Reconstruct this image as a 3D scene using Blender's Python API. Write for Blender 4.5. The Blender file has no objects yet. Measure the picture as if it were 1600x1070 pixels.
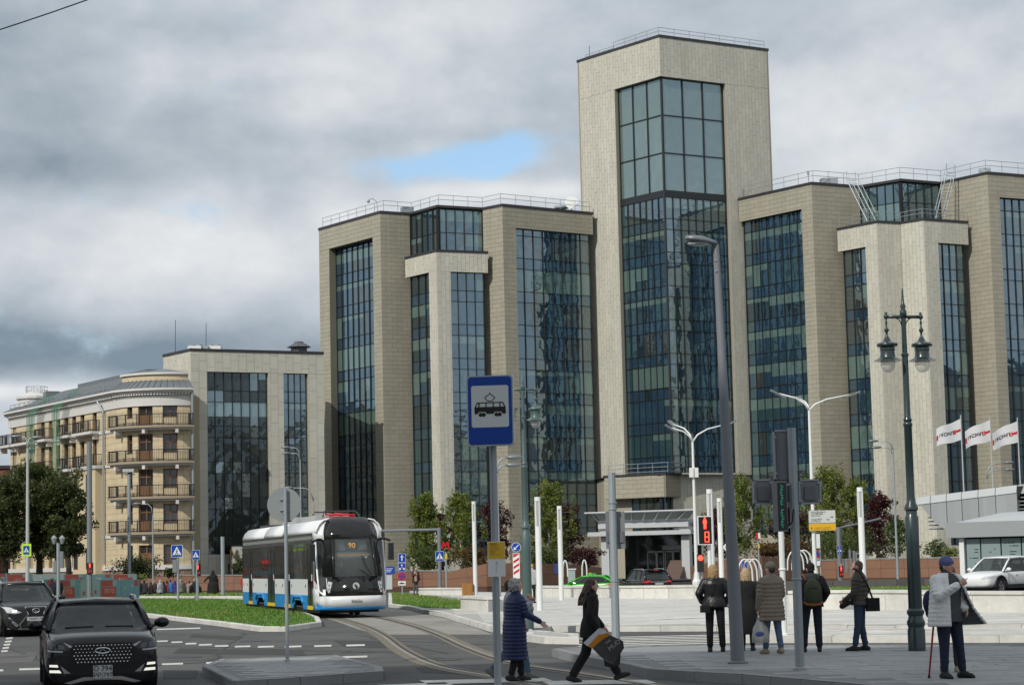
import bpy, bmesh, math, random
from mathutils import Vector, Matrix, Euler
R = math.radians
rnd = random.Random(7)
S = bpy.context.scene
COL = S.collection
# ---------------------------------------------------------------- camera, sky, sun, exposure
F = 3333.0; TH = math.atan(342 / 3333.0); RO = -0.0225; HC = 1.9   # focal length in pixels of the 1600 px wide photo, pitch, roll, eye height
cd = bpy.data.cameras.new('camera'); cam = bpy.data.objects.new('camera', cd); COL.objects.link(cam)
cd.sensor_width = 36; cd.lens = 36 * F / 1600; cd.clip_start = 0.5; cd.clip_end = 6000
cam.matrix_world = Matrix.Translation((0, 0, HC)) @ Matrix.Rotation(math.pi / 2 + TH, 4, 'X') @ Matrix.Rotation(RO, 4, 'Z')
S.camera = cam
SUN_AZ = Vector((-0.60, -0.80)); SUN_EL = R(37)
W = bpy.data.worlds.new('World'); S.world = W; W.use_nodes = True
def build_world():
    nt = W.node_tree; nt.nodes.clear(); N = nt.nodes.new; L = nt.links.new
    out = N('ShaderNodeOutputWorld'); bg = N('ShaderNodeBackground'); bg.inputs[1].default_value = 0.11
    L(bg.outputs[0], out.inputs[0])
    sky = N('ShaderNodeTexSky'); sky.sky_type = 'NISHITA'; sky.sun_disc = False
    sky.sun_elevation = SUN_EL; sky.sun_rotation = math.atan2(SUN_AZ.x, SUN_AZ.y)
    sky.air_density = 1.0; sky.dust_density = 1.5
    tc = N('ShaderNodeTexCoord'); sep = N('ShaderNodeSeparateXYZ'); L(tc.outputs['Generated'], sep.inputs[0])
    def math_(op, a, b=None, c=None, clamp=False):
        n = N('ShaderNodeMath'); n.operation = op; n.use_clamp = clamp
        for i, v in enumerate((a, b, c)):
            if v is None: continue
            if isinstance(v, (int, float)): n.inputs[i].default_value = v
            else: L(v, n.inputs[i])
        return n.outputs[0]
    def noise(scale, detail, rough, dist, off, st=1.9):
        mp = N('ShaderNodeMapping'); mp.inputs['Location'].default_value = off; mp.inputs['Scale'].default_value = (1, 1, st); L(tc.outputs['Generated'], mp.inputs[0])
        n = N('ShaderNodeTexNoise'); n.inputs['Scale'].default_value = scale; n.inputs['Detail'].default_value = detail
        n.inputs['Roughness'].default_value = rough; n.inputs['Distortion'].default_value = dist
        L(mp.outputs[0], n.inputs['Vector']); return math_('SUBTRACT', n.outputs['Fac'], 0.5)
    big = noise(6, 9, 0.56, 0.2, (1.3, 0.4, 0.2), 1.7); small = noise(19, 10, 0.58, 0.15, (7.1, 2.2, 0.5), 1.6); shade = noise(8, 9, 0.50, 0.15, (4.6, 9.3, 0.1), 1.7); fine = noise(24, 9, 0.55, 0.1, (2.6, 5.3, 0.7), 1.5)
    def blob(px_, py_, wx, wy):   # soft blob round the sky direction of a pixel
        d = ray(px_, py_); az = math.atan2(d[0], d[1]); el = d[2] / math.hypot(d[0], d[1])
        a = math_('ARCTAN2', sep.outputs[0], sep.outputs[1])
        u = math_('DIVIDE', math_('SUBTRACT', a, az), wx / F)
        hor = math_('SQRT', math_('ADD', math_('POWER', sep.outputs[0], 2.0), math_('POWER', sep.outputs[1], 2.0)))
        v = math_('DIVIDE', math_('SUBTRACT', math_('DIVIDE', sep.outputs[2], hor), el), wy / F)
        r2 = math_('ADD', math_('MULTIPLY', u, u), math_('MULTIPLY', v, v))
        return math_('POWER', 2.718, math_('MULTIPLY', r2, -1.0))
    # cover: 1 = cloud, 0 = open blue sky
    cov = math_('ADD', math_('ADD', math_('MULTIPLY', big, 1.7), math_('MULTIPLY', small, 2.3)), 1.16)
    for args, k in (((770, 245, 210, 48), -0.85), ((600, 270, 180, 34), -0.50), ((860, 215, 110, 40), -0.34), ((230, 320, 230, 26), -0.24), ((340, 15, 150, 40), -0.26)):
        cov = math_('ADD', cov, math_('MULTIPLY', blob(*args), k))
    mr = N('ShaderNodeMapRange'); mr.interpolation_type = 'SMOOTHERSTEP'; L(cov, mr.inputs[0])
    mr.inputs[1].default_value = 0.02; mr.inputs[2].default_value = 0.86
    # brightness of the cloud itself
    br = math_('ADD', math_('ADD', math_('MULTIPLY', shade, 1.0), math_('MULTIPLY', fine, 0.48)), 0.635)
    for args, k in (((60, 130, 330, 140), -0.27), ((120, 555, 420, 55), -0.62), ((0, 610, 200, 16), 0.40), ((330, 100, 150, 50), 0.22), ((260, 400, 330, 70), 0.16), ((140, 270, 260, 40), -0.16),
                    ((470, 330, 120, 30), -.1), ((820, 300, 200, 20), 0.34), ((560, 335, 80, 20), 0.2), ((620, 150, 350, 60), 0.12), ((560, 215, 250, 22), -0.1), ((1400, 230, 200, 60), 0.22), ((1350, 90, 300, 60), 0.03)):
        br = math_('ADD', br, math_('MULTIPLY', blob(*args), k))
    cr = N('ShaderNodeValToRGB'); L(br, cr.inputs[0]); e = cr.color_ramp.elements
    e[0].position = 0.18; e[0].color = (2.0, 2.6, 3.2, 1); e[1].position = 0.98; e[1].color = (7.6, 7.75, 7.9, 1)
    m = cr.color_ramp.elements.new(0.60); m.color = (4.7, 5.2, 5.7, 1)
    blue = N('ShaderNodeMixRGB'); blue.blend_type = 'MULTIPLY'; blue.inputs[0].default_value = 1; L(sky.outputs[0], blue.inputs[1]); blue.inputs[2].default_value = (1.30, 1.42, 1.48, 1)
    mix = N('ShaderNodeMixRGB'); L(mr.outputs[0], mix.inputs[0]); L(blue.outputs[0], mix.inputs[1]); L(cr.outputs[0], mix.inputs[2])
    L(mix.outputs[0], bg.inputs[0])
def ray(px, py):
    a = (px - 800) / F; b = (535 - py) / F; c, s = math.cos(RO), math.sin(RO)
    a2 = a * c - b * s; b2 = a * s + b * c
    return (a2, math.cos(TH) - b2 * math.sin(TH), math.sin(TH) + b2 * math.cos(TH))
def G(px, py, z=0.0):          # plan point where the line of sight meets height z
    r = ray(px, py); t = (z - HC) / r[2]; return Vector((r[0] * t, r[1] * t))
def at(px, py, D):             # point at distance D along the street axis
    r = ray(px, py); t = D / r[1]; return Vector((r[0] * t, D, HC + r[2] * t))
build_world()
sl = bpy.data.lights.new('sun', 'SUN'); sl.energy = 2.9; sl.angle = R(0.53); sl.color = (1.0, 0.96, 0.88)
so = bpy.data.objects.new('sun', sl); COL.objects.link(so)
ld = Vector((-SUN_AZ.x * math.cos(SUN_EL), -SUN_AZ.y * math.cos(SUN_EL), -math.sin(SUN_EL)))
so.rotation_euler = ld.to_track_quat('-Z', 'Y').to_euler(); so.location = (-60, -80, 90)
S.view_settings.view_transform = 'Standard'; S.view_settings.look = 'None'; S.view_settings.gamma = 1; S.view_settings.exposure = 0.0
S.render.engine = 'CYCLES'
try:
    S.cycles.use_denoising = True; S.cycles.max_bounces = 6; S.cycles.transparent_max_bounces = 12; S.cycles.caustics_reflective = False; S.cycles.caustics_refractive = False
except Exception: pass
# ---------------------------------------------------------------- materials
MC = {}
def mat(name, col, rough=0.6, metal=0.0, var=0.0, vscale=3.0, bump=0.0, bscale=40.0, spec=0.5, ior=1.45, piece=0.0, emit=None, estr=0.0, alpha=1.0, trans=0.0, coat=0.0, wave=None, stretch=None, dirt=0.0):
    if name in MC: return MC[name]
    m = bpy.data.materials.new(name); m.use_nodes = True; nt = m.node_tree; b = nt.nodes['Principled BSDF']; N = nt.nodes.new; L = nt.links.new
    c = tuple(col) + (1,) if len(col) == 3 else tuple(col)
    b.inputs['Base Color'].default_value = c; b.inputs['Roughness'].default_value = rough; b.inputs['Metallic'].default_value = metal
    b.inputs['Specular IOR Level'].default_value = spec; b.inputs['IOR'].default_value = ior
    b.inputs['Alpha'].default_value = alpha; b.inputs['Transmission Weight'].default_value = trans; b.inputs['Coat Weight'].default_value = coat; b.inputs['Coat Roughness'].default_value = 0.05
    if emit: b.inputs['Emission Color'].default_value = tuple(emit) + (1,); b.inputs['Emission Strength'].default_value = estr
    src = None
    def chain(fac_socket, lo, hi):
        nonlocal src
        mr = N('ShaderNodeMapRange'); L(fac_socket, mr.inputs[0]); mr.inputs[3].default_value = lo; mr.inputs[4].default_value = hi; mr.clamp = False
        mx = N('ShaderNodeMixRGB'); mx.blend_type = 'MULTIPLY'; mx.inputs[0].default_value = 1
        if src is None: mx.inputs[1].default_value = c
        else: L(src, mx.inputs[1])
        cb = N('ShaderNodeCombineXYZ')
        for i in range(3): L(mr.outputs[0], cb.inputs[i])
        L(cb.outputs[0], mx.inputs[2]); src = mx.outputs[0]
    co = None
    if var or bump or wave or dirt:
        tc = N('ShaderNodeTexCoord'); co = tc.outputs['Object']
        if stretch:
            mp = N('ShaderNodeMapping'); mp.inputs['Scale'].default_value = stretch; L(co, mp.inputs[0]); co = mp.outputs[0]
    if var:
        n = N('ShaderNodeTexNoise'); n.inputs['Scale'].default_value = vscale; n.inputs['Detail'].default_value = 6; n.inputs['Roughness'].default_value = 0.65; L(co, n.inputs['Vector'])
        chain(n.outputs['Fac'], 1 - var, 1 + var)
    if dirt:
        n = N('ShaderNodeTexNoise'); n.inputs['Scale'].default_value = vscale * 0.21; n.inputs['Detail'].default_value = 9; n.inputs['Roughness'].default_value = 0.7; n.inputs['Distortion'].default_value = 0.6; L(co, n.inputs['Vector'])
        chain(n.outputs['Fac'], 1 - dirt, 1 + dirt)
    if piece:   # every panel, slab or stone takes a slightly different tone
        ge = N('ShaderNodeNewGeometry'); oi = N('ShaderNodeObjectInfo'); ad = N('ShaderNodeMath'); ad.operation = 'ADD'; fr = N('ShaderNodeMath'); fr.operation = 'FRACT'
        L(ge.outputs['Random Per Island'], ad.inputs[0]); L(oi.outputs['Random'], ad.inputs[1]); L(ad.outputs[0], fr.inputs[0]); chain(fr.outputs[0], 1 - piece, 1 + piece)
    if src is not None: L(src, b.inputs['Base Color'])
    if bump:
        n = N('ShaderNodeTexNoise'); n.inputs['Scale'].default_value = bscale; n.inputs['Detail'].default_value = 4; L(co, n.inputs['Vector'])
        bp = N('ShaderNodeBump'); bp.inputs['Strength'].default_value = bump; bp.inputs['Distance'].default_value = 0.02; L(n.outputs['Fac'], bp.inputs['Height']); L(bp.outputs[0], b.inputs['Normal'])
    if wave:    # quilting of padded coats: (bands per metre, depth)
        w = N('ShaderNodeTexWave'); w.wave_type = 'BANDS'; w.bands_direction = 'Z'; w.inputs['Scale'].default_value = wave[0]; w.inputs['Distortion'].default_value = 1.2; w.inputs['Detail'].default_value = 2; L(tc.outputs['Object'], w.inputs['Vector'])
        pw = N('ShaderNodeMath'); pw.operation = 'POWER'; L(w.outputs['Fac'], pw.inputs[0]); pw.inputs[1].default_value = 0.45
        bp = N('ShaderNodeBump'); bp.inputs['Strength'].default_value = 0.9; bp.inputs['Distance'].default_value = wave[1]; L(pw.outputs[0], bp.inputs['Height']); L(bp.outputs[0], b.inputs['Normal'])
    MC[name] = m; return m
def s2l(*c): return tuple(((v / 255 + 0.055) / 1.055) ** 2.4 if v > 10 else v / 255 / 12.92 for v in c)
# ---------------------------------------------------------------- mesh helpers
ORG = {}
class MB:
    def __init__(s): s.v = []; s.f = []; s.m = []
    def add(s, vs, fs, mi=0):
        o = len(s.v); s.v += [tuple(v) for v in vs]; s.f += [tuple(i + o for i in f) for f in fs]; s.m += [mi] * len(fs); return s
    def quad(s, a, b, c, d, mi=0): return s.add([a, b, c, d], [(0, 1, 2, 3)], mi)
    def poly(s, pts, mi=0): return s.add(pts, [tuple(range(len(pts)))], mi)
    def hexa(s, p, mi=0):          # 8 corners: bottom 4 (ccw from above), top 4
        return s.add(p, [(3, 2, 1, 0), (4, 5, 6, 7), (0, 1, 5, 4), (1, 2, 6, 5), (2, 3, 7, 6), (3, 0, 4, 7)], mi)
    def box(s, c, d, rz=0.0, mi=0, M=None):
        x, y, z = d[0] / 2, d[1] / 2, d[2] / 2; cs, sn = math.cos(rz), math.sin(rz); p = []
        for zz in (-z, z):
            for xx, yy in ((-x, -y), (x, -y), (x, y), (-x, y)):
                q = (c[0] + xx * cs - yy * sn, c[1] + xx * sn + yy * cs, c[2] + zz)
                p.append(tuple(M @ Vector(q)) if M else q)
        return s.hexa(p, mi)
    def prism(s, pts, z0, z1, mi=0):   # plan polygon (ccw) raised from z0 to z1
        n = len(pts); vs = [(p[0], p[1], z0) for p in pts] + [(p[0], p[1], z1) for p in pts]
        return s.add(vs, [tuple(range(n))[::-1], tuple(range(n, 2 * n))] + [(i, (i + 1) % n, n + (i + 1) % n, n + i) for i in range(n)], mi)
    def tube(s, path, rad, n=8, mi=0, caps=True):
        path = [Vector(p) for p in path]; k = len(path)
        if not isinstance(rad, (list, tuple)): rad = [rad] * k
        vs = []; up = None
        for i, p in enumerate(path):
            t = (path[min(i + 1, k - 1)] - path[max(i - 1, 0)]).normalized()
            if up is None: up = Vector((0, 0, 1)) if abs(t.z) < 0.9 else Vector((1, 0, 0))
            a = t.cross(up)
            if a.length < 1e-5: a = t.cross(Vector((0, 1, 0)))
            a.normalize(); b = a.cross(t).normalized(); up = b
            for j in range(n):
                w = 2 * math.pi * j / n; vs.append(p + (a * math.cos(w) + b * math.sin(w)) * rad[i])
        fs = [(i * n + j, i * n + (j + 1) % n, (i + 1) * n + (j + 1) % n, (i + 1) * n + j) for i in range(k - 1) for j in range(n)]
        if caps: fs += [tuple(range(n))[::-1], tuple(range((k - 1) * n, k * n))]
        return s.add(vs, fs, mi)
    def lathe(s, prof, c=(0, 0, 0), n=16, mi=0, M=None):   # (radius, height) profile about a vertical axis
        vs = []
        for r, z in prof:
            for j in range(n):
                w = 2 * math.pi * j / n; q = (c[0] + r * math.cos(w), c[1] + r * math.sin(w), c[2] + z)
                vs.append(tuple(M @ Vector(q)) if M else q)
        k = len(prof); fs = [(i * n + j, i * n + (j + 1) % n, (i + 1) * n + (j + 1) % n, (i + 1) * n + j) for i in range(k - 1) for j in range(n)]
        fs += [tuple(range(n))[::-1], tuple(range((k - 1) * n, k * n))]
        return s.add(vs, fs, mi)
    def ell(s, c, r, n=12, m=8, mi=0, M=None):
        if not isinstance(r, (list, tuple)): r = (r, r, r)
        vs = []; 
        for i in range(1, m):
            a = math.pi * i / m
            for j in range(n):
                w = 2 * math.pi * j / n; vs.append((r[0] * math.sin(a) * math.cos(w), r[1] * math.sin(a) * math.sin(w), -r[2] * math.cos(a)))
        b = len(vs); vs += [(0, 0, -r[2]), (0, 0, r[2])]
        fs = [(i * n + j, i * n + (j + 1) % n, (i + 1) * n + (j + 1) % n, (i + 1) * n + j) for i in range(m - 2) for j in range(n)]
        fs += [(b, (j + 1) % n, j) for j in range(n)] + [(b + 1, (m - 2) * n + j, (m - 2) * n + (j + 1) % n) for j in range(n)]
        C = Vector(c); vs = [C + ((M.to_3x3() @ Vector(v)) if M else Vector(v)) for v in vs]
        return s.add(vs, fs, mi)
    def limb(s, a, b, ra, rb, n=10):      # tapered capsule
        a, b = Vector(a), Vector(b); d = b - a; L = d.length
        if L < 1e-6: return s.ell(a, ra)
        q = d.to_track_quat('Z', 'Y').to_matrix().to_4x4(); pr = []
        for i in range(5): w = math.pi / 2 * i / 4; pr.append((max(ra * math.sin(w), 1e-4), -ra * math.cos(w)))
        for i in range(5): w = math.pi / 2 * i / 4; pr.append((max(rb * math.cos(w), 1e-4), L + rb * math.sin(w)))
        return s.lathe(pr, (0, 0, 0), n, 0, Matrix.Translation(a) @ q)
    def loft(s, rings, caps=True, mi=0):   # closed rings of the same count
        n = len(rings[0]); vs = [p for r in rings for p in r]; k = len(rings)
        fs = [(i * n + j, i * n + (j + 1) % n, (i + 1) * n + (j + 1) % n, (i + 1) * n + j) for i in range(k - 1) for j in range(n)]
        if caps: fs += [tuple(range(n))[::-1], tuple(range((k - 1) * n, k * n))]
        return s.add(vs, fs, mi)
    def sheet(s, rows, mi=0):              # open grid
        n = len(rows[0]); vs = [p for r in rows for p in r]
        return s.add(vs, [(i * n + j, i * n + j + 1, (i + 1) * n + j + 1, (i + 1) * n + j) for i in range(len(rows) - 1) for j in range(n - 1)], mi)
    def mesh(s, name, mats, org=(0, 0, 0), smooth=False):
        me = bpy.data.meshes.new(name); ox, oy, oz = org
        me.from_pydata([(x - ox, y - oy, z - oz) for x, y, z in s.v], [], s.f)
        for m in (mats if isinstance(mats, (list, tuple)) else [mats]): me.materials.append(m)
        if any(s.m): me.polygons.foreach_set('material_index', s.m)
        if 0 < len(s.f) < 4000:
            bm = bmesh.new(); bm.from_mesh(me); bmesh.ops.recalc_face_normals(bm, faces=bm.faces); bm.to_mesh(me); bm.free()
        if smooth: me.polygons.foreach_set('use_smooth', [True] * len(me.polygons))
        me.update(); return me
    def build(s, name, mats, parent=None, smooth=False, org=None):
        if org is None: org = ORG.get(parent.name, (0, 0, 0)) if parent else (0, 0, 0)
        return link(name, s.mesh(name, mats, org, smooth), parent)
def link(name, me, parent=None, kind=None):
    o = bpy.data.objects.new(name, me); COL.objects.link(o)
    if parent: o.parent = parent; ORG[o.name] = ORG.get(parent.name, (0, 0, 0))
    if kind: o['kind'] = kind
    return o
def smooth_by_angle(o, deg=40):
    try:
        o.data.set_sharp_from_angle(angle=R(deg))
    except Exception: pass
    o.data.polygons.foreach_set('use_smooth', [True] * len(o.data.polygons)); return o
def thing(name, label, cat, loc=(0, 0, 0), rz=0.0, group=None, world=False):
    o = bpy.data.objects.new(name, None); COL.objects.link(o); o.location = loc; o.rotation_euler = (0, 0, rz); o.empty_display_size = 0.3
    o['label'] = label; o['category'] = cat
    if group: o['group'] = group
    ORG[o.name] = tuple(loc) if world else (0, 0, 0)
    return o
def tag(o, label, cat, group=None):
    o['label'] = label; o['category'] = cat
    if group: o['group'] = group
    return o
def struct(name, mb, m, parent=None, smooth=False):
    o = mb.build(name, m, parent, smooth)
    if parent is None: o['kind'] = 'structure'
    return o
CH = {}
def copy_tree(o, parent=None, kids=None):
    c = o.copy(); COL.objects.link(c); c.parent = parent; ORG[c.name] = ORG.get(o.name, (0, 0, 0))
    for k in list(o.children): copy_tree(k, c)
    return c
def dup(root, loc, rz=None, label=None, group=None):
    r = copy_tree(root); r.location = loc
    if rz is not None: r.rotation_euler = (0, 0, rz)
    if label: r['label'] = label
    if group: r['group'] = group
    return r
def evaluated(o):              # bake an object's modifiers into its mesh
    dg = bpy.context.evaluated_depsgraph_get(); me = bpy.data.meshes.new_from_object(o.evaluated_get(dg)); o.modifiers.clear(); o.data = me; return o
def text(name, body, size, m, parent, M, align='CENTER', extrude=0.002, sx=1.0):
    cu = bpy.data.curves.new(name, 'FONT'); cu.body = body; cu.size = size; cu.align_x = align; cu.align_y = 'CENTER'; cu.extrude = extrude
    cu.resolution_u = 2; cu.space_line = 0.95
    t = bpy.data.objects.new(name, cu); COL.objects.link(t)
    dg = bpy.context.evaluated_depsgraph_get(); me = bpy.data.meshes.new_from_object(t.evaluated_get(dg)); bpy.data.objects.remove(t)
    me.transform(M @ Matrix.Diagonal((sx, 1, 1, 1))); me.materials.clear(); me.materials.append(m)
    return link(name, me, parent)
def facing(c, az, tilt=0.0):   # matrix that stands a flat XY drawing upright at c, its face turned to compass angle az (0 = +x, -90 = towards the camera)
    n = Vector((math.cos(az), math.sin(az), 0)); x = Vector((-n.y, n.x, 0)); z = Vector((0, 0, 1))
    return Matrix.Translation(c) @ Matrix(((x.x, z.x, n.x, 0), (x.y, z.y, n.y, 0), (x.z, z.z, n.z, 0), (0, 0, 0, 1)))
# ---------------------------------------------------------------- shared materials
stone = mat('limestone_panel', (0.525, 0.505, 0.43), 0.75, var=0.16, vscale=0.9, piece=0.05, dirt=0.2, stretch=(1, 1, .16))
stone2 = mat('beige_stone_panel', (0.355, 0.33, 0.26), 0.75, var=0.16, vscale=0.9, piece=0.05, dirt=0.2, stretch=(1, 1, .16))
stone_back = mat('stone_joint', (0.33, 0.31, 0.25), 0.9); stone_back2 = mat('beige_stone_joint', (0.21, 0.19, 0.145), 0.9)
metal_dark = mat('dark_frame_metal', (0.02, 0.023, 0.025), 0.45)
roof_dark = mat('roof_edge_metal', (0.035, 0.035, 0.038), 0.5)
galv = mat('galvanised_steel', (0.33, 0.37, 0.39), 0.5, 0.35, var=0.12, vscale=5)
grey_paint = mat('grey_paint', (0.19, 0.205, 0.225), 0.5, var=0.06, vscale=4)
white_paint = mat('white_paint', (0.74, 0.75, 0.74), 0.4, var=0.04, vscale=3)
black_plastic = mat('black_plastic', (0.015, 0.015, 0.017), 0.5)
white_m = mat('white_film', (0.75, 0.76, 0.76), 0.45)
blue_m = mat('sign_blue', (0.005, 0.055, 0.34), 0.4)
red_m = mat('sign_red', (0.55, 0.02, 0.02), 0.4)
yellow_m = mat('sign_yellow', (0.72, 0.44, 0.02), 0.45)
# ---------------------------------------------------------------- ground, roads, lawns, pavements
asphalt = mat('asphalt', (0.084, 0.083, 0.080), 0.85, var=0.5, vscale=1.1, bump=0.3, bscale=60, dirt=0.9)
asphalt_far = mat('asphalt_far', (0.10, 0.10, 0.098), 0.9, var=0.15, vscale=0.3)
concrete = mat('track_concrete', (0.27, 0.26, 0.23), 0.85, var=0.3, vscale=1.2, bump=0.2, bscale=30, dirt=0.6)
granite = mat('white_granite', (0.60, 0.585, 0.545), 0.7, var=0.12, vscale=6, piece=0.08, dirt=0.4)
granite_g = mat('grey_granite', (0.24, 0.245, 0.25), 0.7, var=0.1, vscale=6, piece=0.08)
paver_w = mat('plaza_paver', (0.56, 0.55, 0.515), 0.75, var=0.08, vscale=2, piece=0.10, dirt=0.35)
paver_g = mat('pavement_paver', (0.29, 0.30, 0.30), 0.7, var=0.10, vscale=2, piece=0.11, dirt=0.45)
joint = mat('paving_joint', (0.40, 0.39, 0.365), 0.9, var=.1, dirt=.1); joint_g = mat('pavement_joint', (0.20, 0.205, 0.205), 0.9, var=.1, dirt=.1)
soil = mat('lawn_soil', (0.055, 0.075, 0.02), 0.95, var=0.3, vscale=2)
lawn_m = mat('lawn_turf', (0.075, 0.145, 0.022), 0.9, var=0.35, vscale=1.2, dirt=0.25)
mark = mat('road_paint', (0.60, 0.59, 0.545), 0.7, var=0.5, vscale=7, dirt=0.5)
def ground_z(x, y):            # the square falls away a little behind the crowd and behind the plaza parapets
    st = lambda a, b, v: max(0.0, min(1.0, (v - a) / (b - a)))
    return -0.03 - 0.54 * st(149, 153, y) * st(6, 2, x) - 0.42 * st(108, 122, y) * st(-4, 2, x)
gx = [-1500, -300, -120] + [-60 + 2 * i for i in range(61)] + [120, 300, 1500]; gy = [-300, -20, 60, 100] + [104 + 2 * i for i in range(34)] + [240, 500, 3000]
mb = MB(); mb.sheet([[(x, y, ground_z(x, y)) for x in gx] for y in gy]); struct('ground', mb, asphalt_far, smooth=True)
mb = MB(); mb.poly([(-90, 12, -0.004), (75, 12, -0.004), (75, 106, -0.004), (-5, 106, -0.004), (-5, 147, -0.004), (-90, 147, -0.004)]); road = struct('road', mb, asphalt)

def resample(pts, step):
    pts = [Vector(p) for p in pts]; out = [pts[0]]
    for a, b in zip(pts, pts[1:]):
        k = max(1, round((b - a).length / step))
        out += [a.lerp(b, i / k) for i in range(1, k + 1)]
    return out
def offset(pts, d, closed=False):      # shift a polyline to its left by d
    n = len(pts); out = []
    for i in range(n):
        a = pts[(i - 1) % n] if (closed or i > 0) else pts[i]; b = pts[(i + 1) % n] if (closed or i < n - 1) else pts[i]
        t = (b - a).normalized(); out.append(pts[i] + Vector((-t.y, t.x)) * d)
    return out
def kerb(pts, parent, w=0.18, z0=-0.02, z1=0.152, step=1.0, m=None, closed=False):
    if closed: pts = list(pts) + [pts[0]]
    q = resample(pts, step); inn = offset(q, w)
    for a, b, c, d in zip(q, q[1:], inn[1:], inn):
        g = (b - a).normalized() * 0.006; a2, b2 = a + g, b - g
        mb = MB(); zt = z1 + rnd.uniform(-.004, .004); bev = 0.02
        n1 = (d - a).normalized() * bev; n2 = (c - b).normalized() * bev
        mb.hexa([(a2.x, a2.y, z0), (b2.x, b2.y, z0), (c.x, c.y, z0), (d.x, d.y, z0), (a2.x, a2.y, zt - bev), (b2.x, b2.y, zt - bev), (c.x, c.y, zt), (d.x, d.y, zt)])
        mb.quad((a2.x, a2.y, zt - bev), (b2.x, b2.y, zt - bev), (b2.x + n2.x, b2.y + n2.y, zt + .001), (a2.x + n1.x, a2.y + n1.y, zt + .001))
        mb.quad((a2.x + n1.x, a2.y + n1.y, zt + .001), (b2.x + n2.x, b2.y + n2.y, zt + .001), (c.x, c.y, zt + .001), (d.x, d.y, zt + .001))
        mb.build('kerb_stone', m or granite, parent)
def area_sign(p): return sum(a.x * b.y - b.x * a.y for a, b in zip(p, p[1:] + p[:1]))
def inside(p, poly):
    c = False; n = len(poly); x, y = p
    for i in range(n):
        a, b = poly[i], poly[(i + 1) % n]
        if (a.y > y) != (b.y > y) and x < (b.x - a.x) * (y - a.y) / (b.y - a.y) + a.x: c = not c
    return c
def flat(poly, z, name, m, kind='structure'):
    mb = MB(); mb.poly([(p.x, p.y, z) for p in poly]); o = mb.build(name, m); o['kind'] = kind; return o
def ccw(p): return p if area_sign(p) > 0 else p[::-1]
def blades(poly, dens, h, name, mats, seed, w=0.02, z=0.14, far=None):
    r = random.Random(seed); xs = [p.x for p in poly]; ys = [p.y for p in poly]; mb = MB()
    A = abs(area_sign(poly)) / 2; k = int(A * dens)
    tot = 0; tries = 0; bare = [(r.uniform(min(xs), max(xs)), r.uniform(min(ys), max(ys)), r.uniform(.5, 2.2)) for _ in range(14)]
    while tot < k and tries < k * 12:
        tries += 1; x = r.uniform(min(xs), max(xs)); y = r.uniform(min(ys), max(ys))
        if not inside((x, y), poly): continue
        tot += 1; a = r.uniform(0, 6.28); dry = max(math.exp(-((x - bx) ** 2 + (y - by) ** 2 / 9) / br_ ** 2) for bx, by, br_ in bare)
        if r.random() < dry * .55: continue
        hh = h * r.uniform(.5, 1.25); dx, dy = math.cos(a) * w, math.sin(a) * w; lx, ly = r.uniform(-.5, .5) * hh, r.uniform(-.5, .5) * hh
        mb.add([(x - dx, y - dy, z), (x + dx, y + dy, z), (x + lx, y + ly, z + hh)], [(0, 1, 2)], 2 if r.random() < .06 + .35 * dry else (0 if r.random() < .66 else 1))
    o = mb.build(name, mats); o['kind'] = 'stuff'; return o
grass_mats = [mat('grass_blade', (0.115, 0.225, 0.034), 0.6, var=0.3, vscale=0.6), mat('grass_blade_dark', (0.065, 0.17, 0.015), 0.6), mat('grass_blade_dry', (0.30, 0.26, 0.07), 0.7)]
# left lawn island, ccw in plan
isl = ccw([G(*p) for p in ((20, 950), (120, 955), (230, 964), (330, 976), (405, 986), (450, 986), (503, 978), (499, 970), (472, 960), (432, 949), (397, 942), (330, 939), (250, 938.5), (120, 939), (20, 941))])
o = flat(isl, 0.10, 'lawn', lawn_m); kerb(isl, o, closed=True, step=1.6)
inn = offset(isl, 0.2, True); blades(inn, 95, 0.075, 'grass', grass_mats, 1)
# lawn strip behind the pale path
st = ccw([G(*p) for p in ((215, 934.5), (392, 934.5), (392, 930), (330, 928), (230, 931))]); o = flat(st, 0.10, 'lawn_strip', lawn_m); kerb(st, o, closed=True, step=3.0); blades(st, 25, 0.09, 'grass_strip', grass_mats, 2, 0.03)
# pale path between them
pa = ccw([G(*p) for p in ((250, 937.9), (300, 937.2), (393, 940.8), (393, 935.2), (330, 935.6), (250, 935.9))]); flat(pa, 0.004, 'path', paver_w)
# right lawn
rl = ccw([G(*p) for p in ((607, 948), (640, 952), (655, 955.5), (700, 957), (757, 957.5), (757, 949), (722, 940.5), (640, 930), (607, 929))])
o = flat(rl, 0.10, 'lawn_by_tram', lawn_m); kerb(rl, o, closed=True, step=1.6); blades(offset(rl, .2, True), 70, 0.08, 'grass_by_tram', grass_mats, 3)
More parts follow.
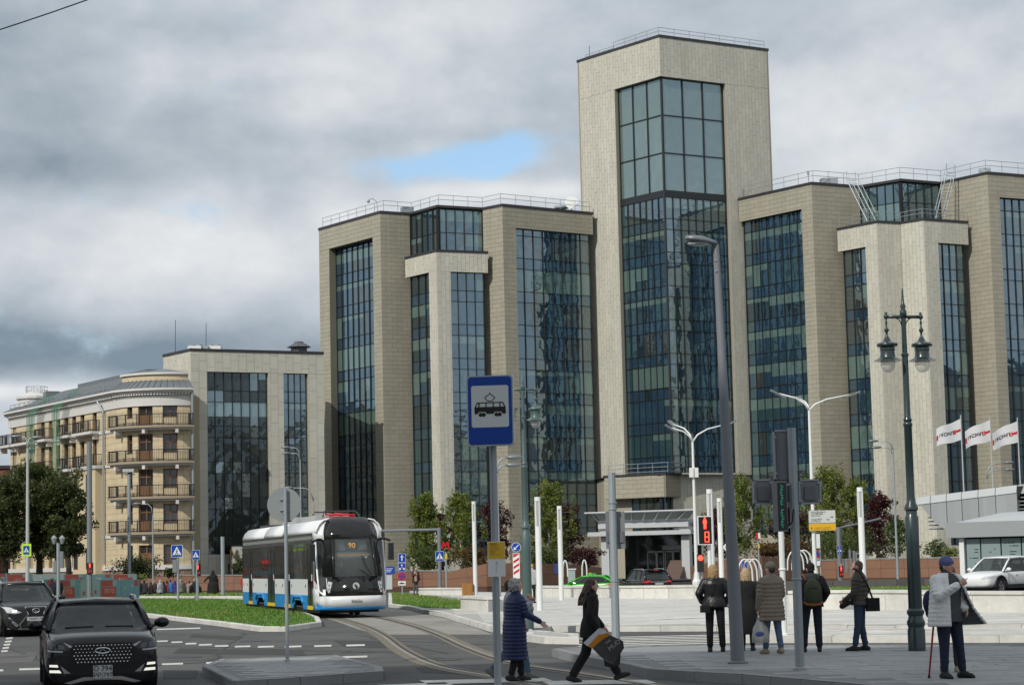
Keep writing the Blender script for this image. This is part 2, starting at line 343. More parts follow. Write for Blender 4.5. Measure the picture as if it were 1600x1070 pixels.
# plaza: large pale pavers
plaza = ccw([G(*p) for p in ((660, 957.8), (690, 963), (735, 977), (775, 989), (842, 990), (862, 986.5), (1120, 985.5), (1250, 986), (1400, 986), (1700, 986), (1700, 938), (1440, 935), (1232, 934), (1000, 930), (800, 929), (700, 927), (640, 926), (640, 929.5), (722, 940), (757.5, 949), (757.5, 957.8))])
pl = flat(plaza, 0.149, 'plaza', joint)
kerb([G(*p) for p in ((655, 956.5), (690, 963), (735, 977), (775, 989), (842, 990))], pl, step=1.3)
kerb([G(*p) for p in ((842, 990), (862, 986.5), (1120, 985.5), (1250, 986), (1400, 986), (1700, 986))], pl, step=1.6)
def paving(poly, parent, ang, sx, sy, z, m, limit, th=0.012, gap=0.010, zfun=None, part='paving_slab'):
    c, s = math.cos(ang), math.sin(ang); loc = [Vector((p.x * c + p.y * s, -p.x * s + p.y * c)) for p in poly]
    x0, x1 = min(p.x for p in loc), max(p.x for p in loc); y0, y1 = min(p.y for p in loc), max(p.y for p in loc); pcs = []
    j = 0; y = y0
    while y < y1:
        x = x0 - (j % 2) * sx / 2
        while x < x1:
            corners = [(x + gap / 2, y + gap / 2), (x + sx - gap / 2, y + gap / 2), (x + sx - gap / 2, y + sy - gap / 2), (x + gap / 2, y + sy - gap / 2)]
            if all(inside(q, loc) for q in corners):
                w = [(q[0] * c - q[1] * s, q[0] * s + q[1] * c) for q in corners]; pcs.append((w[0][1], w))
            x += sx
        y += sy; j += 1
    def piece(mb, w):
        zt = z + rnd.uniform(-.003, .003); mb.hexa([(p[0], p[1], z - th) for p in w] + [(p[0], p[1], zt + rnd.uniform(-.0015, .0015)) for p in w])
    pcs.sort(key=lambda t: t[0]); vis = [t for t in pcs if abs(t[1][0][0] / max(t[0], 1)) < 0.245]; rest = [t for t in pcs if abs(t[1][0][0] / max(t[0], 1)) >= 0.245]
    for _, w in vis[:limit]:
        mb = MB(); piece(mb, w); mb.build(part, m, parent)
    mb = MB()
    for _, w in vis[limit:] + rest: piece(mb, w)
    if mb.v: o = mb.build(part + 's', m, parent); o['kind'] = 'stuff'
paving(offset(plaza, 0.22, True), pl, R(2), 1.6, 0.8, 0.155, paver_w, 290, gap=.018)
# median strip between the tram lane and the near road
med = ccw([G(*p) for p in ((1128, 1004), (1300, 1003.5), (1700, 1003), (1700, 992), (1300, 991.5), (1128, 992.5))]); mo = flat(med, 0.146, 'median', joint); kerb(med, mo, closed=True, step=2.0, w=0.3)
paving(offset(med, 0.31, True), mo, 0, 1.2, 0.6, 0.15, paver_w, 60)
med2 = ccw([G(*p) for p in ((818, 1001), (850, 1005), (905, 1006), (905, 999), (870, 996), (842, 993.5), (818, 994))]); mo2 = flat(med2, 0.146, 'median_nose', joint); kerb(med2, mo2, closed=True, step=1.2, w=0.25)
paving(offset(med2, 0.26, True), mo2, 0, 0.8, 0.4, 0.15, paver_w, 60)
# near pavement on the right
pav = ccw([G(*p) for p in ((862, 1025), (905, 1036), (985, 1052), (1012, 1059), (1085, 1064), (1160, 1068), (1300, 1081), (1500, 1100), (1750, 1125), (1750, 1019), (1460, 1019), (1000, 1019), (905, 1021))])
pv = flat(pav, 0.147, 'pavement', joint_g); kerb(pav, pv, closed=True, step=0.9, m=granite_g, w=0.16)
paving(offset(pav, 0.17, True), pv, R(1.5), 0.9, 0.45, 0.152, paver_g, 300)
# near traffic island on the left
ni = ccw([G(*p) for p in ((316, 1053), (366, 1079), (470, 1072), (600, 1062), (598, 1054), (527, 1035), (345, 1041))])
nio = flat(ni, 0.147, 'traffic_island', joint_g); kerb(ni, nio, closed=True, step=0.8, m=granite_g, w=0.16)
paving(offset(ni, 0.17, True), nio, R(-2), 0.6, 0.3, 0.152, paver_g, 300)
# tram track bed and rails
tb = ccw([G(*p) for p in ((497, 962), (525, 970), (560, 983), (590, 991), (772, 991), (735, 978), (690, 964), (655, 957.5), (640, 953.5), (606, 948.8), (560, 945), (500, 942), (440, 938.5), (397, 938.3), (430, 948.5), (470, 959.3))])
flat(tb, 0.002, 'track_bed', concrete)
def spline(pts, k=8):
    out = []; n = len(pts)
    for i in range(n - 1):
        p0, p1, p2, p3 = pts[max(i - 1, 0)], pts[i], pts[i + 1], pts[min(i + 2, n - 1)]
        for j in range(k):
            t = j / k; out.append(0.5 * ((2 * p1) + (p2 - p0) * t + (2 * p0 - 5 * p1 + 4 * p2 - p3) * t * t + (3 * p1 - p0 - 3 * p2 + p3) * t ** 3))
    return out + [pts[-1]]
rail_m = mat('rail_steel', (0.42, 0.38, 0.33), 0.35, 0.8, var=0.25, vscale=2); groove = mat('rail_groove', (0.03, 0.028, 0.025), 0.9); rustc = mat('rail_bedding', (0.17, 0.145, 0.11), 0.85, var=0.3, vscale=2)
def ribbon(path, off, w, z0, z1, mb):
    a = offset(path, off - w / 2); b = offset(path, off + w / 2)
    for i in range(len(path) - 1):
        mb.hexa([(a[i].x, a[i].y, z0), (a[i + 1].x, a[i + 1].y, z0), (b[i + 1].x, b[i + 1].y, z0), (b[i].x, b[i].y, z0), (a[i].x, a[i].y, z1), (a[i + 1].x, a[i + 1].y, z1), (b[i + 1].x, b[i + 1].y, z1), (b[i].x, b[i].y, z1)])
tc_ = [G(*p) for p in ((420, 940), (472, 948), (552, 963.5), (602, 976), (640, 991), (683, 1015), (745, 1038), (850, 1056), (1010, 1085))]
cl = spline(tc_, 10)
trk = thing('tram_track', 'pair of grooved tram rails curving across the road', 'tram rails', (cl[0].x, cl[0].y, 0), world=True)
for off in (-0.762, 0.762):
    m1 = MB(); ribbon(cl, off, 0.085, -0.02, 0.014, m1); m1.build('rail', rail_m, trk)
    m1 = MB(); ribbon(cl, off + (0.10 if off < 0 else -0.10), 0.055, -0.02, 0.010, m1); m1.build('groove', groove, trk)
    m1 = MB(); ribbon(cl, off, 0.46, -0.02, 0.007, m1); m1.build('bedding_strip', rustc, trk)
# painted markings
def paint(pxs, z=0.0045, name='road_marking'):
    mb = MB(); mb.prism(ccw([G(*p) for p in pxs]), z - 0.003, z); return mb.build(name, mark, road)
for x0, x1, y, h in ((245, 262, 1000.5, 2), (268, 285, 1002, 2), (290, 307, 1004.2, 2.2), (311, 331, 1006, 2.2), (336, 357, 1007.8, 2.4), (367, 391, 1008.6, 2.4), (403, 428, 1009, 2.4), (445, 471, 1008.8, 2.4), (491, 518, 1007.8, 2.4), (541, 570, 1006.8, 2.4),
                  (253, 286, 1036, 2.6), (322, 357, 1034, 2.6), (393, 428, 1031, 2.6), (464, 499, 1028, 2.6), (535, 574, 1025, 2.6), (30, 70, 1044, 2.8), (-20, 5, 1046, 2.8), (36, 75, 980, 1.8), (245, 313, 982, 1.8)):
    paint(((x0, y), (x1, y - (x1 - x0) * .03), (x1, y - (x1 - x0) * .03 + h), (x0, y + h)))
for k in range(7): paint(((2 - k * 1.2 + k * 3, 1016 - k * 5), (12 + k * 2, 1015 - k * 5), (12 + k * 2, 1017.6 - k * 5), (2 + k * 2, 1018.4 - k * 5)))
# zebra across the near road and the tram lane (bars run along the road)
for k in range(13):
    y = 40.6 + k * 1.0
    if 45.6 < y < 45.9: continue
    mb = MB(); x0 = (893 - 800) / F * y * 1.0; x1 = (1112 - 800) / F * y; mb.prism([Vector((x0, y)), Vector((x1, y)), Vector((x1, y + 0.42)), Vector((x0, y + 0.42))], 0.001, 0.0045); mb.build('crossing_stripe', mark, road)
# zebra at the bottom edge, over the tram track
for px in ((590, 1070, 695, 1066), (655, 1063, 850, 1059), (845, 1064, 1010, 1062), (700, 1078, 880, 1073)):
    a, b, c, d = px; paint(((a, b), (c, d), (c + 16, d + 5), (a + 14, b + 6)), 0.0085, 'crossing_stripe')

# repairs, covers and oil marks on the asphalt
patch_m = mat('asphalt_patch', (0.048, 0.048, 0.047), .9, var=.3, vscale=2, bump=.3, bscale=50); patch_l = mat('asphalt_patch_worn', (0.115, 0.112, 0.105), .9, var=.4, vscale=1.5, dirt=.5); iron_c = mat('manhole_iron', (.05, .047, .044), .5, .5, var=.3, vscale=9)
for i, px in enumerate((((280, 1012), (470, 1015), (480, 1023), (270, 1020)), ((0, 1020), (60, 1019), (50, 1034), (0, 1035)), ((520, 1000), (610, 1001), (640, 1012), (540, 1010)), ((300, 990), (380, 994), (372, 999), (296, 995)), ((1250, 1006), (1600, 1007), (1600, 1011), (1250, 1010)), ((650, 1042), (740, 1046), (760, 1054), (660, 1050)), ((255, 1046), (310, 1047), (305, 1060), (255, 1060)))):
    mb = MB(); mb.prism(ccw([G(*p) for p in px]), -.003, .0015); mb.build('asphalt_patch', patch_l if i % 3 == 1 else patch_m, road)
for px, py in ((398, 1001), (560, 1018), (286, 1026), (690, 1030), (20, 1026)):
    g = G(px, py); mb = MB(); mb.lathe([(.40, -.004), (.40, .004), (.33, .005), (.33, .003)], (g.x, g.y, 0), 24); mb.build('manhole_cover', iron_c, road)
crack = mat('tar_seam', (.022, .022, .022), .6); rc = random.Random(4)
for x0, y0, x1, y1 in ((250, 1008, 640, 1020), (240, 1040, 520, 1020), (560, 992, 700, 1020), (0, 1008, 70, 1030), (380, 988, 330, 1034), (600, 1000, 840, 1010)):
    a, b = G(x0, y0), G(x1, y1); pts = resample([a, b], 1.2); pts = [p + Vector((rc.uniform(-.12, .12), rc.uniform(-.25, .25))) for p in pts]; mb = MB(); ribbon(pts, 0, .05, -.003, .0022, mb); mb.build('tar_seam', crack, road)
# ---------------------------------------------------------------- the office building with its tower
FLOOR, ZF, TALL = 3.4, 1.8, 2.3
def glass(name, col, rough=0.02, ior=3.1, b=0.36, tint=(0.70, 0.90, 1.0)):
    m = mat(name, col, rough, ior=ior, bump=b, bscale=0.75, var=0.12, vscale=0.5)
    m.node_tree.nodes['Principled BSDF'].inputs['Specular Tint'].default_value = tint + (1,)
    for n in m.node_tree.nodes:
        if n.type == 'BUMP': n.inputs['Distance'].default_value = 0.05
        if n.type == 'TEX_NOISE' and abs(n.inputs['Scale'].default_value - 0.75) < 1e-4: n.inputs['Detail'].default_value = 1.5
    return m
PANE = [glass('glass_dark', (0.016, 0.026, 0.030)), glass('glass_blue', (0.022, 0.048, 0.076)), glass('glass_teal', (0.028, 0.062, 0.070)), glass('glass_grey', (0.045, 0.050, 0.046)),
        glass('glass_blind', (0.10, 0.155, 0.135)), glass('glass_attic', (0.12, 0.165, 0.145), b=0.3), glass('glass_smoke', (0.030, 0.036, 0.035), ior=1.75, b=.9)]
class Facade:
    """A wall plane seen from outside: A its left end, B its right end."""
    def __init__(s, A, B):
        s.A, s.B = Vector(A), Vector(B); s.L = (s.B - s.A).length; s.d = (s.B - s.A) / s.L; s.n = Vector((s.d.y, -s.d.x))
    def P(s, u, z, out=0.0):
        p = s.A + s.d * u + s.n * out; return (p.x, p.y, z)
    def hit(s, px, py):
        r = ray(px, py); den = r[0] * s.d.y - r[1] * s.d.x
        t = (s.A.x * s.d.y - s.A.y * s.d.x) / den; q = Vector((r[0] * t, r[1] * t)); return (q - s.A).dot(s.d), HC + r[2] * t
    def rect(s, mb, u0, u1, z0, z1, o0, o1, mi=0):     # slab on the wall between depths o0 and o1
        mb.hexa([s.P(u0, z0, o1), s.P(u1, z0, o1), s.P(u1, z0, o0), s.P(u0, z0, o0), s.P(u0, z1, o1), s.P(u1, z1, o1), s.P(u1, z1, o0), s.P(u0, z1, o0)], mi)
def strips(L, z0, z1, holes):
    zs = sorted({z0, z1} | {h[2] for h in holes} | {h[3] for h in holes}); zs = [z for z in zs if z0 <= z <= z1]; out = []
    for a, b in zip(zs, zs[1:]):
        u = 0.0
        for h in sorted(h for h in holes if h[2] <= a + 1e-6 and h[3] >= b - 1e-6):
            if h[0] > u + 0.02: out.append((u, h[0], a, b))
            u = max(u, h[1])
        if u < L - 0.02: out.append((u, L, a, b))
    return out
class Pieces:      # gathers alike pieces; the largest become parts, the rest one joined part
    def __init__(s): s.p = []
panel_list = []; pane_list = []
def clad(root, fc, z0, z1, holes, m, vertical=True, pw=0.44, ph=1.15, depth=0.6, backm=None, store=None):
    mb = MB()
    for (a, b, c, d) in strips(fc.L, z0, z1, holes): fc.rect(mb, a, b, c, d, -0.25, -0.03)
    for h in holes:      # reveals
        u0, u1, c, d = h
        if u0 > 0.05: fc.rect(mb, u0 - 0.02, u0, c, d, -depth, -0.25)
        if u1 < fc.L - 0.05: fc.rect(mb, u1, u1 + 0.02, c, d, -depth, -0.25)
        if d < z1 - 0.05: fc.rect(mb, max(u0, 0), min(u1, fc.L), d, d + 0.05, -depth, -0.25)
    mb.build('wall', backm or (stone_back if m is stone else stone_back2), root)
    g = 0.011
    for (a, b, c, d) in strips(fc.L, z0, z1, holes):
        if vertical:
            k0 = int(a / pw) - 1
            for k in range(k0, int(b / pw) + 2):
                ua, ub = max(a, k * pw), min(b, (k + 1) * pw)
                if ub - ua < 0.06: continue
                off = (k * 0.5 % 1) * ph + ((k * 7) % 3) * 0.11
                for j in range(int((c - off) / ph) - 1, int((d - off) / ph) + 2):
                    za, zb = max(c, j * ph + off), min(d, (j + 1) * ph + off)
                    if zb - za > 0.05: (store if store is not None else panel_list).append((fc, ua + g, ub - g, za + g, zb - g, m, root))
        else:
            for j in range(int(c / pw) - 1, int(d / pw) + 2):
                za, zb = max(c, j * pw), min(d, (j + 1) * pw)
                if zb - za < 0.05: continue
                off = (j * 0.5 % 1) * ph
                for k in range(int((a - off) / ph) - 1, int((b - off) / ph) + 2):
                    ua, ub = max(a, k * ph + off), min(b, (k + 1) * ph + off)
                    if ub - ua > 0.05: (store if store is not None else panel_list).append((fc, ua + g, ub - g, za + g, zb - g, m, root))
def flush_panels(lst, part, limit, root, joined=None):
    lst = sorted(lst, key=lambda t: -(t[2] - t[1]) * (t[4] - t[3]) / max(1, t[0].A.y) ** 2 * abs(t[0].n.y))
    big, rest = lst[:limit], lst[limit:]
    for fc, a, b, c, d, m, r in big:
        mb = MB(); fc.rect(mb, a, b, c, d, -0.03, rnd.uniform(-.003, .004)); mb.build(part, m, r)
    by = {}
    for fc, a, b, c, d, m, r in rest: fc.rect(by.setdefault(m.name, (MB(), m))[0], a, b, c, d, -0.03, rnd.uniform(-.003, .004))
    for mb, m in by.values(): o = mb.build(joined or part + 's', m, root); o['kind'] = 'stuff'
def rows_for(zb, zt, floor=FLOOR, zf=ZF, tall=TALL):
    zs = [zb]; k = math.floor((zb - zf) / floor) - 1
    while True:
        for z in (zf + k * floor, zf + k * floor + tall):
            if zb + 0.35 < z < zt - 0.35: zs.append(z)
        if zf + k * floor > zt: break
        k += 1
    return zs + [zt]
def curtain(root, fc, u0, u1, zb, zt, cols, zs=None, rec=0.5, seed=0, mull=0.055, smoke=False, weights=(3, 5, 4, 3), blind=0.30, attic=False, floor=FLOOR, zf=ZF):
    r = random.Random(seed * 77 + 5); zs = zs or rows_for(zb, zt, floor, zf); cw = (u1 - u0) / cols; mb = MB()
    for k in range(cols + 1):
        u = u0 + k * cw; fc.rect(mb, max(u - mull / 2, u0 - .03), u + mull / 2, zb, zt, -rec - 0.05, -rec + 0.07)
    for z in zs: fc.rect(mb, u0, u1, z - mull / 2, z + mull / 2, -rec - 0.05, -rec + 0.045)
    w = mb.build('window', metal_dark, root)
    mb = MB(); fc.rect(mb, u0, u1, zb, zt, -rec - 0.25, -rec - 0.12); mb.build('window_back', metal_dark, w)
    side = [r.choices(range(4), weights)[0]]     # neighbouring rooms look alike: tone and blinds change in runs
    for k in range(1, cols): side.append(side[-1] if r.random() < .72 else r.choices(range(4), weights)[0])
    for j, (a, b) in enumerate(zip(zs, zs[1:])):
        tall = (b - a) > 1.6; on = r.random() < blind * 1.5; sp_run = r.choice((.25, .35, .5, 1.0)); base = r.choices(range(4), weights)[0]
        for k in range(cols):
            if attic: v, sp = 5, 0.0
            elif tall:
                if r.random() < .22: on = r.random() < blind * 1.3; sp_run = r.choice((.2, .3, .45, .6, 1.0))
                v = base if r.random() < .5 else side[k]; sp = sp_run if on else 0.0
            else: v = (1 if weights[1] else 0) if r.random() < .85 else side[k]; sp = 0.0
            if smoke: v = 6 if r.random() < .85 else 3; sp *= .6
            pane_list.append((fc, u0 + k * cw + mull / 2, u0 + (k + 1) * cw - mull / 2, a + mull / 2, b - mull / 2, rec, v, sp, (r.gauss(0, .0035), r.gauss(0, .0035)), w, root))
    return w
def pane_geo(mb, fc, a, b, c, d, rec, v, sp, tl):
    def q(u, z):
        o = -rec - 0.04 + (u - (a + b) / 2) * tl[0] + (z - (c + d) / 2) * tl[1]; return fc.P(u, z, o), fc.P(u, z, o - 0.03)
    zm = d - (d - c) * sp
    if sp >= 0.99: segs = [(c, d, 4)]
    elif sp > 0: segs = [(c, zm, v), (zm, d, 4)]
    else: segs = [(c, d, v)]
    for z0, z1, mi in segs:
        f = [q(a, z0)[0], q(b, z0)[0], q(b, z1)[0], q(a, z1)[0]]; mb.quad(*f, mi)
    back = [q(a, c)[1], q(b, c)[1], q(b, d)[1], q(a, d)[1]]; fr = [q(a, c)[0], q(b, c)[0], q(b, d)[0], q(a, d)[0]]
    mb.add(back + fr, [(3, 2, 1, 0), (0, 1, 5, 4), (1, 2, 6, 5), (2, 3, 7, 6), (3, 0, 4, 7)], v)
def flush_panes(limit, root):
    lst = sorted(pane_list, key=lambda t: -(t[2] - t[1]) * (t[4] - t[3]) / t[0].A.y ** 2 * abs(t[0].n.y))
    for fc, a, b, c, d, rec, v, sp, tl, w, rt in lst[:limit]:
        mb = MB(); pane_geo(mb, fc, a, b, c, d, rec, v, sp, tl); mb.build('pane', PANE, w)
    mb = MB()
    for fc, a, b, c, d, rec, v, sp, tl, w, rt in lst[limit:]: pane_geo(mb, fc, a, b, c, d, rec, v, sp, tl)
    if mb.v: o = mb.build('panes', PANE, root); o['kind'] = 'stuff'
    pane_list.clear()
def railing(mb, pts, z, h=1.1, step=2.0, r=0.022, bars=2):
    q = resample([Vector(p) for p in pts], step)
    for p in q: mb.tube([(p.x, p.y, z), (p.x, p.y, z + h)], r, 5)
    for i in range(bars + 1):
        zz = z + h - i * h * .42; mb.tube([(p.x, p.y, zz) for p in q], r, 5)

HT, HL, HR, HF, HQ, HW = 54.2, 37.5, 38.1, 32.8, 33.55, 22.5
Tp = [G(902, 98, HT), G(1030, 58, HT), G(1200, 80, HT)]
office = thing('office_building', 'large beige stone office building with tall tower and dark blue glass bays', 'office building', (Tp[1].x, Tp[1].y, 0), world=True)
Lp = [G(498, 360, HL), G(594, 333, HL), G(640, 336, HL), G(683, 324, HL), G(754, 328, HL), G(785, 322, HL), G(926, 335.2, HL)]
Rp = [G(1154, 313.3, HR), G(1268, 288, HR), G(1343, 293.5, HR), G(1407, 283, HR), G(1469, 288, HR), G(1543, 272, HR), G(1720, 286, HR)]
Fp = [G(633, 405, HF), G(682, 393, HF), G(762, 396, HF)]
Qp = [G(1308, 360, HQ), G(1370, 348, HQ), G(1407, 350, HQ), G(1443, 344, HQ), G(1512, 349, HQ)]
Wp = [G(255, 557.5, HW), G(298, 548, HW), G(505, 553.3, HW)]
def block_core(pts, back, z1, inset=1.0, roof_edge=True):
    # the mass behind the facades: front line pushed in, closed at the back
    inn = []
    for i, p in enumerate(pts):
        a = pts[max(i - 1, 0)]; b = pts[min(i + 1, len(pts) - 1)]; t = (b - a).normalized(); inn.append(p + Vector((-t.y, t.x)) * inset)
    poly = ccw(inn + back); mb = MB(); mb.prism(poly, 0, z1 - 0.25); mb.build('core', stone_back, office)
    mb = MB(); mb.prism(ccw(list(pts) + back), z1 - 0.02, z1 + 0.06); mb.build('roof', roof_dark, office)
    if roof_edge:
        mb = MB()
        for a, b in zip(pts, pts[1:]):
            f = Facade(a, b); f.rect(mb, -0.06, f.L + 0.06, z1 - 0.02, z1 + 0.24, -0.5, 0.06)
        mb.build('roof_edge', roof_dark, office)
# tower
tl, tr = Facade(Tp[0], Tp[1]), Facade(Tp[1], Tp[2])
zt = tl.hit(1033, 119)[1]; zm = tl.hit(1041, 303)[1]; zb = tl.hit(1054, 738)[1]
u0 = tl.hit(960, 141)[0]; u1 = tr.hit(1133, 129)[0]
clad(office, tl, 0, HT, [(u0, tl.L, zb, zt)], stone); clad(office, tr, 0, HT, [(0.0, u1, zb, zt)], stone)
at_rows = [zm + 0.5 + (zt - zm - 0.5) * k / 3 for k in range(4)]
curtain(office, tl, u0 + .1, tl.L - .45, zm + .5, zt, 3, at_rows, .45, 1, attic=True, mull=.12); curtain(office, tr, .45, u1 - .1, zm + .5, zt, 3, at_rows, .45, 2, attic=True, mull=.12)
curtain(office, tl, u0 + .1, tl.L - .45, zb, zm - .15, 7, None, .45, 3, weights=(3, 6, 4, 1), blind=.33); curtain(office, tr, .45, u1 - .1, zb, zm - .15, 8, None, .45, 4, weights=(3, 6, 5, 2), blind=.3)
mb = MB(); tl.rect(mb, u0, tl.L - .45, zm - .15, zm + .5, -.6, -.38); tr.rect(mb, .45, u1, zm - .15, zm + .5, -.6, -.38); mb.build('window_band', metal_dark, office)
mb = MB(); p = tl.P(tl.L - .45, 0, -.45); mb.tube([(p[0], p[1], zb), (p[0], p[1], zt)], .13, 6); mb.build('corner_post', metal_dark, office)
tb_back = [Tp[2] + (Tp[0] - Tp[1])]
block_core(Tp, tb_back, HT, 1.1)
fx = Facade(Tp[2], Tp[2] + (Tp[0] - Tp[1])); clad(office, fx, 0, HT, [], stone)
fx = Facade(Tp[2] + (Tp[0] - Tp[1]), Tp[0]); clad(office, fx, 0, HT, [], stone)
# left wing
f1, f2, f3, f4, f5, f6 = [Facade(a, b) for a, b in zip(Lp, Lp[1:])]
def hole(fc, x0, y0, x1, y1, zbot, z_from=0):   # opening by its two top corners in the photo
    a, za = fc.hit(x0, y0); b, zb_ = fc.hit(x1, y1); return (max(a, 0.0), min(b, fc.L), zbot, (za + zb_) / 2)
h1 = hole(f1, 514, 389, 582, 371, 3.0); clad(office, f1, 0, HL, [h1], stone2, False, depth=.9); curtain(office, f1, h1[0], h1[1], h1[2], h1[3], 8, None, .85, 5, weights=(2, 7, 4, 2), blind=.36)
clad(office, f2, 0, HL, [], stone2, False)
zpl = f3.hit(683, 392)[1]
for f, n, sd in ((f3, 5, 6), (f4, 5, 7)):
    curtain(office, f, 0.02, f.L - .02, zpl - 1.0, HL - .15, n, [zpl - 1.0, zpl + 1.9, HL - .15], .12, sd, weights=(4, 4, 2, 2), blind=.25)
clad(office, f5, 0, HL, [], stone2, False)
h6 = hole(f6, 806, 357, 924, 366, 4.5); h6 = (h6[0], f6.L, 4.5, h6[3]); clad(office, f6, 0, HL, [h6], stone2, False); curtain(office, f6, h6[0], f6.hit(924, 500)[0] + .3, 4.5, h6[3], 8, None, .4, 8, weights=(2, 7, 5, 3), blind=.3)
bkL = [Tp[0] + Vector((1.0, 3.0)), Lp[0] + Vector((13, 16))]
block_core(Lp, bkL, HL, 1.6)
# right wing
g1, g2, g3, g4, g5, g6 = [Facade(a, b) for a, b in zip(Rp, Rp[1:])]
h = hole(g1, 1160, 347, 1252, 326, 4.0); h = (0.0, h[1], 4.0, h[3]); clad(office, g1, 0, HR, [h], stone2, False); curtain(office, g1, .2, h[1], 4.0, h[3], 8, None, .45, 9, weights=(2, 7, 4, 2), blind=.4)
clad(office, g2, 0, HR, [], stone2, False)
zpr = g3.hit(1407, 350)[1]
for f, n, sd in ((g3, 5, 10), (g4, 5, 11)):
    curtain(office, f, 0.02, f.L - .02, zpr - 1.0, HR - .15, n, [zpr - 1.0, zpr + 2.2, HR - .15], .12, sd, weights=(5, 2, 4, 2), blind=.2)
clad(office, g5, 0, HR, [], stone2, False)
h = hole(g6, 1562, 309, 1700, 318, 4.0); h = (h[0], g6.L - .1, 4.0, h[3]); clad(office, g6, 0, HR, [h], stone2, False); curtain(office, g6, h[0], h[1], 4.0, h[3], 14, None, .4, 12, weights=(2, 7, 5, 3), blind=.3)
bkR = [Rp[-1] + Vector((4, 22)), Tp[2] + Vector((1, 4))]
block_core(Rp, bkR, HR, 1.6)
# lower frames standing before the glass corners
def frame_block(pts, H, holes, back, seeds):
    fs = [Facade(a, b) for a, b in zip(pts, pts[1:])]
    for i, f in enumerate(fs):
        hs = []
        if i in holes:
            x0, y0, x1, y1, zb, cols, a_end, b_end = holes[i]; h = hole(f, x0, y0, x1, y1, zb); h = (0.0 if a_end else h[0], f.L if b_end else h[1], zb, h[3]); hs = [h]
        clad(office, f, 0, H, hs, stone)
        if hs: curtain(office, f, h[0] + (.35 if a_end else 0), h[1] - (.35 if b_end else 0), h[2], h[3], cols, None, .45, seeds + i, weights=(4, 2, 3, 4), blind=.38)
    inn = [p + (back - p).normalized() * 1.0 for p in pts]
    mb = MB(); mb.prism(ccw(inn + [back]), 0, H - .3); mb.build('core', stone_back, office)
    mb = MB(); mb.prism(ccw(list(pts) + [back]), H - .02, H + .05); mb.build('roof', roof_dark, office)
    mb = MB()
    for f in fs: f.rect(mb, -.05, f.L + .05, H - .02, H + .22, -.5, .06)
    mb.build('roof_edge', roof_dark, office)
frame_block(Fp, HF, {0: (638, 432, 670, 427, 2.5, 3, True, False), 1: (704, 424, 757, 427, 2.5, 4, False, True)}, Fp[0] + (Fp[2] - Fp[1]) + Vector((0, 1.2)), 20)
frame_block(Qp, HQ, {0: (1313, 393, 1352, 386, 2.5, 3, True, False), 3: (1466, 379, 1512, 383, 2.5, 4, False, True)}, (Qp[0] + Qp[4]) / 2 + Vector((0, 5)), 30)
# low wing on the left with its museum entrance
w1, w2 = Facade(Wp[0], Wp[1]), Facade(Wp[1], Wp[2])
clad(office, w1, 0, HW, [], stone)
ha = hole(w2, 324, 580, 419, 583, 3.2); hb = hole(w2, 443, 583, 481, 584, 3.2); clad(office, w2, 0, HW, [ha, hb], stone, pw=.8, ph=1.3)
curtain(office, w2, ha[0], ha[1], ha[2], ha[3], 7, None, .4, 13, smoke=True, weights=(5, 0, 3, 5), blind=.15); curtain(office, w2, hb[0], hb[1], hb[2], hb[3], 4, None, .4, 14, weights=(4, 4, 3, 2), blind=.2)
block_core(Wp, [Wp[2] + Vector((-4, 13)), Wp[0] + Vector((8, 10))], HW, 1.2)
mu = Facade(w2.P(w2.hit(350, 870)[0], 0, 2.2)[:2], w2.P(w2.hit(452, 870)[0], 0, 2.2)[:2])
zc = mu.hit(360, 853)[1]; zd = mu.hit(365, 880)[1]; ud = mu.hit(364, 880)[0]; ue = mu.hit(430, 880)[0]
clad(office, mu, 0, zc, [(ud, ue, 0.6, zd)], stone, pw=.9, ph=1.4)
mb = MB(); mu.rect(mb, 0, mu.L, zc, zc + .08, -2.2, .04); mu.rect(mb, ud, ue, .6, zd, -1.4, -1.2); mb.build('entrance_roof', roof_dark, office)
brass = mat('brass_letters', (0.30, 0.20, 0.06), 0.35, 0.8)
um = mu.hit(384, 873)[0]
text('museum_letters', 'М У З Е Й', 1.05, brass, office, Matrix.Translation(Vector((-Tp[1].x, -Tp[1].y, 0))) @ facing(mu.P(um + .75, (zc + zd) / 2 + .02, .06), math.atan2(mu.n.y, mu.n.x)), 'CENTER', .03)
# podium below the tower
HP = 10.05
Pp = [G(944, 746, HP), G(1040, 741, HP), G(1166, 746, HP)]
p1, p2 = Facade(Pp[0], Pp[1]), Facade(Pp[1], Pp[2])
zlo = p1.hit(1040, 776)[1]
for f in (p1, p2):
    clad(office, f, zlo, HP, [], stone2, False)
    mb = MB(); f.rect(mb, -.1, f.L + .1, HP, HP + .2, -1.0, .08); mb.build('roof_edge', roof_dark, office)
ub = p1.hit(982, 790)[0]
mb = MB(); p1.rect(mb, 0, ub, 0, zlo, -1.6, -1.3); mb.build('wall', stone2, office)
zbo = p1.hit(1040, 806)[1]
curtain(office, p1, ub, p1.L - .3, zbo - 2.5, zlo, 5, [zbo - 2.5, zlo], .7, 15, weights=(5, 1, 4, 3), blind=.2); curtain(office, p2, .3, p2.L, zbo - 2.5, zlo, 7, [zbo - 2.5, zlo], .7, 16, weights=(5, 1, 4, 3), blind=.2)
mb = MB(); mb.prism(ccw(Pp + [Tp[2], Tp[0]]), HP - .02, HP + .02); mb.build('roof', roof_dark, office)
mb = MB(); inn = [p + Vector((0, 1.5)) for p in Pp]; mb.prism(ccw(inn + [Tp[2] + Vector((0, 3)), Tp[0] + Vector((0, 3))]), 0, HP - .1); mb.build('core', stone2, office)
